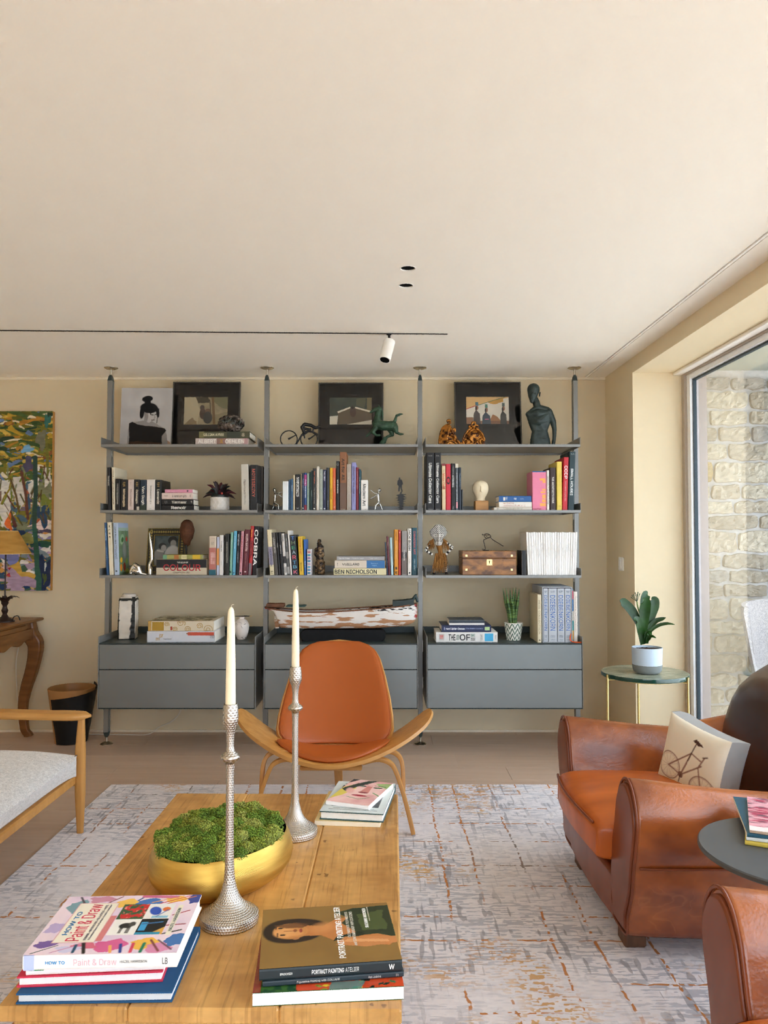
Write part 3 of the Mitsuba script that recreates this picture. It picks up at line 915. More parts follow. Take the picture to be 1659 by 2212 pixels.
for (x, y, rx, ry, col, r) in ((.12, .17, .1, .06, '6d4f9a', 10), (.10, .42, .08, .09, 'b9a7cf', 20), (.15, .8, .09, .12, '6f9aa5', 30), (.33, .93, .12, .07, 'c98aa0', 0), (.58, .86, .09, .08, 'f0c14a', 0), (.77, .86, .12, .07, '2f6fb5', 0), (1.0, .92, .1, .06, 'f2c54d', 0),
                              (1.17, .93, .06, .1, '27408f', 0), (.44, .12, .12, .05, 'd05f78', 10), (.66, .13, .13, .1, 'd6578f', 15), (.93, .15, .11, .09, 'f0b93a', 0), (1.05, .08, .1, .08, 'd98bb0', 30), (1.16, .2, .08, .1, '2c6fb0', 0), (.33, .08, .1, .05, 'cfcbe6', 0)):
    tq = np.linspace(0, 2 * math.pi, 16)
    A.poly([(x + rx * math.cos(q) * (1 + .2 * math.sin(5 * q + x * 20)), y + ry * math.sin(q) * (1 + .2 * math.cos(4 * q + y * 9))) for q in tq], col, .95, .07)
for (x0, y0, x1, y1, wd, col) in ((.05, .02, .22, .14, .012, '3f4f55'), (.2, .03, .42, .16, .012, 'c98fb5'), (.12, .98, .2, .84, .02, '554d58'), (.5, .98, .4, .86, .014, '7a3f4f'), (.72, 1.0, .66, .9, .018, '2b5f95'), (.7, .98, 1.0, .96, .05, 'cf6f93'),
                                  (.8, .86, 1.06, .98, .014, 'e39a55'), (.88, .84, 1.12, .98, .014, 'cf4f4f'), (.94, .83, 1.17, .97, .014, 'd8773f'), (.38, .03, .37, .14, .026, '234f6d'), (.47, .02, .41, .2, .03, '202022'), (.68, .02, .65, .12, .024, 'f0b060'), (.76, .02, .73, .14, .026, '2b3f8f'),
                                  (.84, .02, .83, .15, .028, 'd4475f'), (.92, .02, .92, .15, .028, '1f7a5a'), (1.06, .03, .96, .2, .02, '8a4545'), (1.16, .05, 1.02, .2, .016, '6a4a55'), (1.03, .3, 1.17, .36, .02, '2a2a2e'), (1.03, .44, 1.18, .46, .02, 'a5555f'), (1.04, .62, 1.17, .7, .016, 'a8444c')):
    A.line([(x0, y0), (x1, y1)], wd, col)
A.rect(.155, .50, .18, .86, 'f3ecd9')
A.line([(.155, .18), (.5, .18), (.5, .86), (.155, .86), (.155, .18)], .008, 'd8a5a5')
A.rect(.50, .555, .2, .62, 'd0604f', .8)
A.rect(.56, .79, .29, .56, 'f1efe8'); A.rect(.79, 1.02, .29, .56, '171a1c'); A.rect(.56, .79, .56, .83, '3f5a3a'); A.rect(.79, 1.02, .56, .83, 'eceae4')
fl = (A.n(26, 2) > .5) & (A.U > .58) & (A.U < .79) & (A.V > .57) & (A.V < .83)
A.mask(fl.astype(float), 'c62f2f'); A.mask(((A.n(34, 9) > .62) & fl).astype(float), 'e98a80')
A.ell(.68, .44, .055, .05, '2b2a2a', 0); A.rect(.64, .735, .32, .42, '2b2a2a', .8); A.ell(.73, .47, .03, .04, '4a4844'); A.rect(.67, .70, .3, .4, 'f1efe8')
A.ell(.87, .7, .05, .08, '3457b5', 20); A.ell(.96, .73, .035, .04, 'e0783f'); A.rect(.86, 1.0, .57, .61, '8fc1d8'); A.line([(.9, .6), (.98, .72)], .012, '5a6fae')
A.rect(.80, .86, .36, .5, '3f9fcf'); A.line([(.82, .47), (.98, .5)], .02, '3a6f9f'); A.poly([(.9, .29), (1.02, .29), (1.02, .42)], 'd8a54f'); A.rect(.79, 1.0, .29, .33, '2f8fae')
A.rect(1.055, 1.10, .28, .80, 'efe7d2')
ZT = TT + .0526
book('how-to art book with white pink and blue collage cover, top of left coffee table stack', lying((-.6136, 1.3295, ZT), 2.0, False, W_), .026, W_, H__, 'f0ece6', hard=True, mat='print_gloss', top_art=A,
     bands=((.005, .075, 'b9c6e6'),),
     texts=(('HOW TO', .21, .125, .2, '2b86c4', True), ('Paint & Draw', .47, .28, .42, 'dcb3bd'), ('HAZEL HARRISON', .72, .175, .16, '4a4a4a'), ('LB', .925, .035, .4, '4a4a4a')),
     texts_top=(('HOW TO', .175, .50, .085, .009, '3f6f9a', True, 90), ('Paint & Draw', .255, .52, .135, .026, 'c43f56', False, 90), ('DRAWING • WATERCOLOUR • OIL & ACRYLIC • PASTEL', .335, .52, .130, .0045, '5a5560', False, 90),
                ('A Complete Course On Practical & Creative Techniques', .365, .52, .130, .0045, '5a5560', False, 90), ('HAZEL HARRISON', .885, .54, .085, .006, '4a5a5a', False, 90)))

# right stack: bright paperback, thin dark book, portrait book
A = Art(.256, .212, 150, 90, '1f4a2c', 8)
A.mask(np.clip((A.n(20) - .5) * 9, 0, 1), '3d6b30'); A.poly([(.35, -.1), (1.3, -.1), (1.3, .35), (.35, .35)], 'cc4a26', 1, .1)
for k in range(26):
    A.ell(.35 + .85 * mr.random(), .3 * mr.random(), .03, .013, ['1d3a2a', 'd8c22f', '2f7a4a', '15251d', '7f9a2f'][k % 5], mr.uniform(-40, 60))
A.poly([(.55, -.1), (.85, -.1), (.9, .1), (.62, .12)], '3f8f8a', .8, .1); A.rect(-.1, .06, -.1, 1, 'b0282f', .6)
book('thick paperback with orange and green jungle cover, bottom of right coffee table stack', lying((-.221, 1.318, TT + .0004), 4.6, True, .212), .022, .2555, .212, '2a5a35', hard=False, pages='f3f2ee', mat='print_gloss')
t_last = LAST
Mb = lying((-.221, 1.318, TT + .0004), 4.6, False, .2555)
put_art(t_last, 'cover_print', A, Mb @ frame((.0224, 0, .2555), (0, 0, -1), (0, 1, 0), (1, 0, 0)), 'print_gloss')
book('thin dark slate book with white lettering, middle of right coffee table stack', lying((-.2065, 1.3325, TT + .0234), 7.4, False, .243), .0098, .243, .205, '26333a', hard=False,
     texts=(('Figurative Painting with COLLAGE', .39, .30, .46, 'd9d9d4'), ('Rod Judkins', .79, .09, .42, 'cfcfca'), ('R', .953, .02, .4, '9a9a96')))
W_, H__ = .2455, .210
A = Art(W_, H__, 200, 160, '8a6a35', 11)
A.mask(np.clip((A.n(3) - .3) * 2.2, 0, 1), '7a5a2c', .8)
A.ell(.20, .58, .19, .20, '241710', 0, 1, .12); A.ell(.34, .70, .22, .09, '2a1b12', -8, 1, .2); A.ell(.33, .45, .18, .07, '2a1b12', 12, 1, .2); A.ell(.47, .68, .1, .03, '33210f', -14, .9, .4)
A.poly([(.34, .48), (.52, .47), (.64, .36), (.82, .30), (1.1, .24), (1.17, .34), (1.1, .42), (.8, .78), (.66, .74), (.55, .63), (.4, .66)], 'b8763f', 1, .02)
A.ell(.255, .575, .155, .135, 'c08247', -4, 1, .1)
A.ell(.20, .55, .09, .08, 'd79d60', 0, .9, .5); A.ell(.30, .53, .06, .04, 'd39659', 0, .9, .6)
A.poly([(.1, .68), (.3, .72), (.42, .68), (.36, .62), (.22, .63)], '5e3a1f', .85, .02)
A.poly([(.66, .86), (.84, .93), (1.18, .95), (1.18, .36), (1.02, .44), (.86, .44), (.72, .66), (.78, .76)], '29331c', 1, .03)
A.poly([(.86, .8), (1.1, .86), (1.1, .5), (.9, .52)], '4d5a2c', .7, .1)
A.poly([(.62, .36), (.66, .44), (.86, .50), (.92, .44)], '1d2616', 1, .02)
A.poly([(.64, .30), (.9, .24), (1.17, .28), (1.17, .38), (.95, .40), (.72, .42)], 'bd7d48', 1, .02); A.poly([(.7, .34), (1.1, .30), (1.1, .34), (.75, .385)], 'd99e67', .8, .02)
A.ell(.535, .60, .10, .08, 'c98a50', 30, .7, .8)
A.ell(.185, .515, .026, .013, '2c190f', 0); A.ell(.165, .635, .024, .012, '22140c', 0); A.line([(.14, .49), (.14, .55)], .012, '4a2c18'); A.line([(.125, .62), (.128, .67)], .01, '3a2212')
A.line([(.2, .58), (.285, .575)], .012, '9a5f33'); A.ell(.295, .58, .016, .026, '8f5530'); A.ell(.345, .575, .014, .035, 'a04a38'); A.line([(.348, .55), (.348, .605)], .006, '6a2a22')
A.ell(.30, .445, .03, .02, 'b07242', 10)
book('portrait painting book with brown cover of a dark-haired woman, top of right coffee table stack', lying((-.212, 1.3315, TT + .0336), 7.2, False, W_), .0205, W_, H__, '1f2a2e', hard=True, mat='print_satin', top_art=A, pages='cfd6c4',
     texts=(('BROOKER', .185, .085, .18, 'd9d9d4', True), ('PORTRAIT PAINTING', .475, .225, .36, 'f2f2ee', True), ('ATELIER', .645, .095, .36, 'e6e6e2'), ('W', .925, .04, .42, 'f2f2ee', True)),
     texts_top=(('PORTRAIT PAINTING ATELIER', .585, .52, .185, .012, 'f4f2ea', True, 90), ('OLD MASTER TECHNIQUES', .655, .63, .095, .006, 'd9d2c0', False, 90), ('and CONTEMPORARY APPLICATIONS', .69, .56, .125, .006, 'd9d2c0', False, 90),
                ('SUZANNE BROOKER', .80, .73, .075, .0065, 'f0eee6', True, 90), ('Foreword by DAVID KASSAN', .83, .8, .055, .003, 'd0c8b4', False, 90)))

# far stack by the chair
book('cream paperback at the bottom of the small stack on the far coffee table corner', lying((-.190, 2.131, TT + .0004), -5.0, True, .25), .0125, .180, .25, 'd9c48f', hard=False, pages='e6dcc3')
A = Art(.177, .262, 90, 120, 'c9d2d0', 4)
A.rect(.09, .6, .17, .86, '2f3438'); A.mask(np.clip((A.n(7) - .5) * 6, 0, 1) * ((A.U > .1) & (A.U < .59) & (A.V > .18) & (A.V < .85)), '6f6a72')
A.rect(.12, .56, .11, .125, '8a8f8c'); A.rect(.08, .6, .07, .09, '7d8380'); A.rect(.1, .3, .9, .93, '8a8f8c')
book('pale grey art hardback with teal boards, middle of the far coffee table stack', lying((-.177, 2.140, TT + .0133), -8.2, True, .262), .0225, .177, .262, '2a4a4c', hard=True, pages='eceae2')
t_last = LAST
Mb = lying((-.177, 2.140, TT + .0133), -8.2, False, .177)
put_art(t_last, 'dust_jacket', A, Mb @ frame((.0229, 0, .177), (0, 0, -1), (0, 1, 0), (1, 0, 0)), 'print_satin')
A = Art(.128, .205, 90, 130, 'd9a3a0', 9)
A.mask(np.clip((A.n(4) - .42) * 5, 0, 1), 'efc9c0', .9); A.poly([(0, .1), (.12, .3), (.2, .62), (.1, .75), (0, .6)], 'd9c65a', 1, .05); A.poly([(0, .8), (.12, 1), (0, 1)], '20242a'); A.poly([(.0, .55), (.1, .75), (.25, .98), (.4, 1), (.2, .7), (.1, .45)], '24302a', 1, .04)
A.poly([(.4, .9), (.66, .95), (.66, .7), (.5, .78)], '7fb05a', .8, .06); A.ell(.24, .74, .075, .03, '23272a', -12); A.ell(.49, .72, .07, .028, '1e2428', 8); A.ell(.25, .735, .03, .02, '5f7a70'); A.ell(.49, .715, .028, .018, '4f7a52')
A.line([(.14, .83), (.3, .82)], .02, '1c2022'); A.line([(.42, .80), (.58, .80)], .02, '2d4a2c'); A.poly([(.32, .75), (.40, .75), (.43, .48), (.30, .46)], 'c0685f', .8, .04); A.ell(.36, .47, .075, .03, '8f3f45', 0); A.ell(.35, .34, .11, .035, 'b03a48', 0, 1, .2); A.line([(.24, .345), (.47, .345)], .01, '6a2030'); A.line([(.5, .5), (.62, .4)], .02, '4f8f55'); A.ell(.15, .5, .06, .12, 'e8b0a8', 20, .9, .5); A.line([(.2, .25), (.4, .2), (.52, .3)], .014, '5f8f5f')
book('slim white book with painted pink face cover, top of the far coffee table stack', lying((-.163, 2.186, TT + .0364), -20.0, False, .128), .0125, .128, .205, 'f2f0ee', hard=False, mat='print_gloss', top_art=A)
# ---------------------------------------------------------------- wing-shaped wooden lounge chair with tan leather
def sheet(fn, ns, nt, thick):
    """A closed shell: fn(s, t) -> point, thickened by thick along the normal (both ways half)."""
    S, Tt = np.meshgrid(np.linspace(0, 1, ns + 1), np.linspace(0, 1, nt + 1))
    Pp = fn(S, Tt)
    du = np.gradient(Pp, axis=1)
    dv = np.gradient(Pp, axis=0)
    N = np.cross(du, dv)
    N /= np.linalg.norm(N, axis=-1, keepdims=True) + 1e-12
    th = thick(S, Tt) if callable(thick) else thick
    th = np.asarray(th)[..., None] if np.ndim(th) else th
    A_, B_ = Pp + N * th / 2, Pp - N * th / 2
    nx = ns + 1
    V = np.vstack([A_.reshape(-1, 3), B_.reshape(-1, 3)])
    i, j = np.meshgrid(np.arange(nt), np.arange(ns), indexing='ij')
    q = (i * nx + j).ravel()
    o = (ns + 1) * (nt + 1)
    f = [np.stack([q, q + 1, q + nx + 1], -1), np.stack([q, q + nx + 1, q + nx], -1), np.stack([q + o, q + nx + 1 + o, q + 1 + o], -1), np.stack([q + o, q + nx + o, q + nx + 1 + o], -1)]
    edge = np.concatenate([np.arange(ns), (np.arange(nt)) * nx + ns, nt * nx + np.arange(ns, 0, -1), np.arange(nt, 0, -1) * nx])
    e2 = np.roll(edge, -1)
    f += [np.stack([edge, edge + o, e2 + o], -1), np.stack([edge, e2 + o, e2], -1)]
    m = trimesh.Trimesh(V, np.vstack(f), process=False)
    return m if m.volume > 0 else trimesh.Trimesh(V, np.vstack(f)[:, ::-1], process=False)


def disc_map(S, Tt):
    """Unit square -> unit disc coordinates, smooth (elliptical grid mapping)."""
    a, b = 2 * S - 1, 2 * Tt - 1
    return a * np.sqrt(1 - b * b / 2), b * np.sqrt(1 - a * a / 2)


CC = np.array([-.222, 3.30])        # chair centre line (x) and a reference depth
t = thing('lounge_chair', 'wing-seat oak lounge chair with tan leather back and seat on bent wooden legs', 'chair')


def seat_pt(u, v, lift=0.0):
    """u -1..1 across, v -1..1 front to back"""
    x = .440 * u
    front = 3.150 + .27 * np.abs(u) ** 1.9
    back = 3.60 - .05 * np.abs(u) ** 1.6
    y = front + (back - front) * (v + 1) / 2
    z = .312 + .130 * np.abs(u) ** 2.1 - .055 * (v + 1) / 2 * (1 - u * u) + lift
    z = z - .02 * np.clip(-v - .6, 0, 1) * (1 - np.abs(u)) + .045 * np.abs(u) ** 3 * (v + 1) / 2 - .012 * np.abs(u) ** 3
    return np.stack([CC[0] + x, y, z], -1)


part(t, 'seat_shell', sheet(lambda S, Q: (lambda a, b: seat_pt(a, b * np.sqrt(np.clip(1 - np.abs(a) ** 16, 0, 1)) * (1 - .06 * (1 - a * a) * (b > 0))))(np.sin((S - .5) * math.pi * .998), 2 * Q - 1), 80, 28, .015), 'oak_grain_along', 50)
part(t, 'seat_pad', sheet(lambda S, Q: (lambda a, b: seat_pt(a * .560, b * .80 - .07, .0165))(*disc_map(S, Q)), 48, 28,
                          lambda S, Q: (lambda a, b: .004 + .030 * np.sqrt(np.clip(1 - (a * a + b * b) ** 2.2, 0, 1)))(*disc_map(S, Q))), 'tan_leather', True)
# back shell: half width by height, reclined
bt = np.array([0, .013, .07, .13, .185, .30, .46, .66, .82, .90, .945, .98, 1.0])
bw = np.array([.0, .150, .232, .256, .264, .262, .250, .228, .204, .182, .150, .096, .0])
BB, BT = np.array([3.535, .279]), np.array([3.835, .728])


def back_pt(u, tt, off=0.0):
    w = np.interp(tt, np.linspace(0, 1, 200), np.interp(np.linspace(0, 1, 200), bt, bw))
    x = w * u
    y = BB[0] + (BT[0] - BB[0]) * tt - .10 * (x / .26) ** 2 * (1 - .35 * tt) + .02 * np.sin(math.pi * tt)
    z = BB[1] + (BT[1] - BB[1]) * tt + .012 * (x / .26) ** 2 * (1 - tt)
    n = np.array([0, -(BT[1] - BB[1]), (BT[0] - BB[0])])
    n = n / np.linalg.norm(n)
    return np.stack([CC[0] + x, y, z], -1) + n * off


tb = lambda Q: .5 - .5 * np.cos(math.pi * np.clip(Q, 0.012, .988))
part(t, 'back_shell', sheet(lambda S, Q: back_pt(2 * S - 1, tb(Q)), 40, 56, .013), 'oak', 50)
inset = lambda S, Q: back_pt((2 * S - 1) * .945, .028 + .945 * tb(Q), .0165)
part(t, 'back_pad', sheet(inset, 40, 56, lambda S, Q: .004 + .030 * np.sqrt(np.clip(1 - np.abs(2 * S - 1) ** 6, 0, 1) * np.clip(1 - np.abs(2 * tb(Q) - 1) ** 9, 0, 1))), 'tan_leather', True)
loop = [back_pt(np.array(1.0), np.array(tb(q)) * .957 + .022, .0125) for q in np.linspace(0.02, .98, 60)] + [back_pt(np.array(-1.0), np.array(tb(q)) * .957 + .022, .0125) for q in np.linspace(.98, 0.02, 60)]
loop = [back_pt(np.array(s * .955), np.array(.026 + .949 * tb(q)), .010) for s, qs in ((1, np.linspace(.02, .98, 60)), (-1, np.linspace(.98, .02, 60))) for q in qs]
part(t, 'piping', tube(np.array(loop + loop[:1]), .0030, 6), 'tan_leather', True)
sec = np.array(rrect(.034, .017, .004, 2))
fl, fr = np.array([-.552, 3.208, .0175]), np.array([.121, 3.208, .0175])
for nme, ys, ins, zt, dx in (('front_hoop', 0, .060, .290, 0), ('wing_hoop', .045, .036, .318, .004)):
    pts = []
    for sgn, ft in ((1, fl), (-1, fr)):
        f0 = ft + [0, 0, 0]
        q = [f0, ft + [sgn * .036, .018 + ys * .4, .14], ft + [sgn * (ins + .008), .03 + ys * .8, zt - .055], ft + [sgn * (ins + .033), .036 + ys, zt - .014], ft + [sgn * (ins + .085), .04 + ys, zt + (.003 if not ys else -.004)]]
        if ys:
            q = q[2:] + [ft + [sgn * (ins + .16), .06 + ys, zt - .028]]
        else:
            q += [ft + [sgn * (ins + .15), .045, zt - .012]]
        if ys:
            q = [ft + [sgn * .040, .022 + ys * .4, .16]] + q
        pts.append(spline(q, 30))
        part(t, nme, sweep(pts[-1], sec[:, ::-1], up=(0, 1, 0)), 'oak', 40)
part(t, 'cross_bar', box(CC[0] - .13, CC[0] + .13, 3.245, 3.28, .262, .282, .005), 'oak_grain_along')
part(t, 'rear_leg', sweep(spline([[CC[0], 3.24, .279], [CC[0], 3.50, .262], [CC[0], 3.66, .235], [CC[0], 3.75, .14], [CC[0], 3.835, .0165]], 30), np.array(rrect(.05, .018, .004, 2)), up=(0, 0, 1), scale=np.linspace(1.1, .75, 30)), 'oak', 40)
part(t, 'back_bracket', cat(*[sweep(spline([[CC[0] + s * .05, 3.46, .270], [CC[0] + s * .05, 3.585, .268], [CC[0] + s * .05, 3.635, .33], [CC[0] + s * .05, 3.69, .42]], 16), np.array(rrect(.03, .012, .003, 2))) for s in (-1, 1)]), 'oak', 40)


# ---------------------------------------------------------------- brown leather club chairs
scene['foot_wood'] = P(proc(lambda p, n, uv: mix(rgb('3a2414'), rgb('6a452a'), fbm(p.x * 60, p.y * 60, p.z * 30, 3))), .6)
def club_chair(dy, dx, label, pillow):
    t = thing('club_armchair', label, 'armchair', 'brown leather club chairs')
    yc, XF, XB = 2.641 + dy, .700 + dx, 1.46 + dx

    def arm_ring(sgn, k, grow=0.0):
        """section of one arm at share k from front to back; sgn -1 near, +1 far"""
        zt = .541 - .045 * math.sin(min(1, k * 1.3) * math.pi / 2) + .06 * max(0, k - .7) / .3
        o, i_ = .476, .300        # outer and inner distance of the roll from the centre line
        base_o = .366 + .03 * k
        r = .088
        P_ = [(i_ - .072, .095), (i_ - .045, .30), (i_ - .02, zt - .17), (i_ - .004, zt - .11), (i_ + .012, zt - .062), (i_ + .045, zt - .018), ((o + i_) / 2, zt), (o - .045, zt - .016), (o - .010, zt - .062), (o, zt - .115), (o - .012, zt - .17),
              (o - .034, .30), (o - .052, .22), (base_o + .012, .13), (base_o, .080), (i_ - .060, .077)]
        ring = spline(P_ + P_[:1], 64)[:-1]
        c0 = ring.mean(0)
        ring = c0 + (ring - c0) * (1 + grow)
        return ring

    for sgn, nme in ((-1, 'near'), (1, 'far')):
        R = []
        for k, g in ((0.0, -.05), (.006, -.012), (.016, 0.0), (.10, .01), (.25, .015), (.45, .015), (.65, .01), (.85, 0), (1.0, -.05)):
            q = arm_ring(sgn, k, g)
            R.append(np.column_stack([np.full(len(q), XF + .006 + (XB - .12 - XF) * k), yc + sgn * q[:, 0], q[:, 1]]))
        arm = part(t, 'arm', loft(R), 'club_leather', 50)
        q = arm_ring(sgn, 0.0, -.075)
        R = [np.column_stack([np.full(len(q), XF + x), yc + sgn * (q[:, 0].mean() + (q[:, 0] - q[:, 0].mean()) * g), q[:, 1].mean() + (q[:, 1] - q[:, 1].mean()) * g]) for x, g in ((.010, 1.0), (.000, 1.0), (-.004, .985), (-.006, .95), (-.0065, .5))]
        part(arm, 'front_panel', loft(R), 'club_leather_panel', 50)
        for x, g in ((.004, -.012),):
            q = arm_ring(sgn, 0.0, g)
            L_ = np.column_stack([np.full(len(q), XF + x), yc + sgn * q[:, 0], q[:, 1]])
            part(arm, 'piping', tube(np.vstack([L_, L_[:1]]), .0042, 7), 'club_leather_panel', True)
        seam = [[XF + .02 + (XB - .2 - XF) * k, yc + sgn * (.476 - .032 + (.006 if 0.02 < k < .9 else .002)), .305] for k in np.linspace(0, 1, 14)]
        part(arm, 'seam', tube(seam, .0035, 6), 'club_leather_panel', True)
    # base front, seat cushion
    R = []
    for k in np.linspace(-1, 1, 13):
        y = yc + k * .262
        bow = .012 * (1 - k * k)
        q = [(XF + .016 - bow, .078), (XF - .002 - bow, .086), (XF - .008 - bow, .14), (XF - .004 - bow, .205), (XF + .012 - bow, .222), (XF + .5, .222), (XF + .5, .078)]
        R.append([(x, y, z) for x, z in q])
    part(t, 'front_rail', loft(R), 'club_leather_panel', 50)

    def cush(S, Q):
        a, b = 2 * S - 1, 2 * Q - 1
        x = XF + .26 + .31 * a - np.where(a < 0, .030 * (1 - b * b) * (-a), 0)
        y = yc + b * (.277 - .012 * np.abs(a) ** 3)
        z = .305 + .028 * (1 - a * a) * (1 - b * b) + .012 * (1 - b * b) - .03 * (a + 1) / 2
        return np.stack([x, y, z], -1)

    part(t, 'seat_cushion', sheet(cush, 40, 40, lambda S, Q: .075 + .070 * (np.clip(1 - np.abs(2 * S - 1) ** 8, 0, 1) * np.clip(1 - np.abs(2 * Q - 1) ** 8, 0, 1)) ** .5), 'club_leather_seat', True)
    seam = [cush(np.array(.006), np.array(q)) + [-.004, 0, .052] for q in np.linspace(.05, .95, 24)]
    part(t, 'piping', tube(np.array(seam), .0045, 7), 'club_leather_panel', True)
    # back: a thick rounded cushion wall
    def backf(a_, z_):
        return a_
    R = []
    for k in np.linspace(0, 1, 15):
        z = .08 + (.770 - .08) * k
        hw_ = .40 * (1 - max(0, k - .55) ** 2.6 * 2.9)
        dep = .115 * (1 - .75 * max(0, (k - .80) / .20) ** 2.2) + .002
        xc = XB - .13 + .16 * k
        n = 44
        a = np.arange(n) * 2 * math.pi / n
        ex = np.sign(np.cos(a)) * np.abs(np.cos(a)) ** .55
        ey = np.sign(np.sin(a)) * np.abs(np.sin(a)) ** .5
        bulge = -.05 * (1 - ey ** 2) * (ex < 0)
        R.append(np.column_stack([xc + dep * ex + bulge - .03 * np.abs(ey) ** 3, yc + hw_ * ey, np.full(n, z)]))
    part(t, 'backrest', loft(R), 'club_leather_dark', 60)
    for x in (XF + .052, XB - .10):
        for s in (-1, 1):
            part(t, 'foot', box(x - .033, x + .033, yc + s * .268 - .036, yc + s * .268 + .036, .0115, .082, .005), 'foot_wood')
    return t


club_chair(0, 0, 'worn brown leather club armchair with patterned cushion, beside the glass side table', True)
club_chair(-1.475, -.032, 'second brown leather club armchair at the lower right corner, only its arm in view', False)

# cushion with a bicycle print
cu = thing('cushion', 'cream cushion with grey sides and brown bicycle print on the leather armchair', 'cushion')
PL, PR = at(1463, 1640, 2.80), at(1607, 1660, 2.52)
ux = np.array([PR[0] - PL[0], PR[1] - PL[1], 0]); ux /= np.linalg.norm(ux)
uz = np.array([-ux[1] * -.20, ux[0] * -.20, 1.0]); uz = np.array([ux[1] * -.16, ux[0] * .16, 1.0]); uz /= np.linalg.norm(uz)
un = np.cross(ux, uz)
if un @ np.array([-1.0, -.5, 0]) < 0:
    un = -un
ux = rot_ = ux * math.cos(-.14) + uz * math.sin(-.14); uz = np.cross(un, ux) if np.cross(un, ux)[2] > 0 else -np.cross(un, ux)
SZ = .285
CO = (PL + PR) / 2 + np.array([-.020, .005, .008])
ns = 90
S, Q = np.meshgrid(np.linspace(-1, 1, ns + 1), np.linspace(-1, 1, ns + 1))
pin = 1 - .07 * (1 - np.abs(S) ** 2) * np.abs(Q) ** 3
pin2 = 1 - .07 * (1 - np.abs(Q) ** 2) * np.abs(S) ** 3
th = .042 + .030 * ((1 - S ** 4) * (1 - Q ** 4)) ** .6
fr = CO + (S * SZ / 2 * pin2)[..., None] * ux + (Q * SZ * .42 * pin)[..., None] * uz + th[..., None] * un
bk = CO + (S * SZ / 2 * pin2)[..., None] * ux + (Q * SZ * .42 * pin)[..., None] * uz - (th * .9)[..., None] * un
A = Art(1.0, 1.0, ns, ns, 'e2d8c2', 2)
br, dk = '8a6656', '4a2f26'
for cx, cy, r in ((.24, .30, .19), (.80, .20, .185)):
    P_ = [(cx + r * math.cos(k), cy + r * math.sin(k)) for k in np.linspace(0, 2 * math.pi, 40)]
    A.line(P_, .016, br)
    A.line([(cx + .165 * math.cos(k), cy + .165 * math.sin(k)) for k in np.linspace(0, 2 * math.pi, 40)], .006, 'b59c8a')
    for k in range(12):
        A.line([(cx, cy), (cx + r * math.cos(k * .52), cy + r * math.sin(k * .52))], .004, 'b8a593')
for P_ in ([(.24, .30), (.46, .26), (.56, .62), (.24, .30)], [(.46, .26), (.74, .52)], [(.56, .62), (.72, .58)], [(.76, .64), (.70, .48), (.80, .20)], [(.46, .26), (.52, .46)]):
    A.line(P_, .02, br)
A.line([(.53, .50), (.60, .78)], .016, dk); A.poly([(.54, .80), (.58, .84), (.68, .80), (.71, .77), (.62, .765)], dk); A.line([(.74, .64), (.80, .67)], .018, dk); A.ell(.46, .26, .04, .045, '7a5a4c'); A.line([(.46, .26), (.44, .14)], .014, dk)
V = fr.reshape(-1, 3)
i, j = np.meshgrid(np.arange(ns), np.arange(ns), indexing='ij')
q = (i * (ns + 1) + j).ravel()
f = np.vstack([np.stack([q, q + 1, q + ns + 2], -1), np.stack([q, q + ns + 2, q + ns + 1], -1)])
nrm = np.cross(V[f[0, 1]] - V[f[0, 0]], V[f[0, 2]] - V[f[0, 0]])
f = f if nrm @ un > 0 else f[:, ::-1]
k = nm(cu + '__printed_face')
scene[k] = ply(trimesh.Trimesh(V, f, process=False), 'print_matte', True, color=A.C.reshape(-1, 3))
labels[k] = {'label': 'cream face printed with a brown bicycle'}
part(cu, 'back_face', trimesh.Trimesh(bk.reshape(-1, 3), f[:, ::-1], process=False), 'print_matte', True, '8f9096')
e = np.concatenate([np.arange(ns), np.arange(ns) * (ns + 1) + ns, ns * (ns + 1) + np.arange(ns, 0, -1), np.arange(ns, 0, -1) * (ns + 1)])
ring_a, ring_b = V[e], bk.reshape(-1, 3)[e]
cen = (ring_a + ring_b) / 2
outw = cen - CO; outw /= np.linalg.norm(outw, axis=1, keepdims=True)
mid = cen + outw * .006
part(cu, 'gusset', loft(np.array([ring_a, mid, ring_b]), cap=False), 'print_matte', True, '9d9c98', label='grey side panel of the cushion')

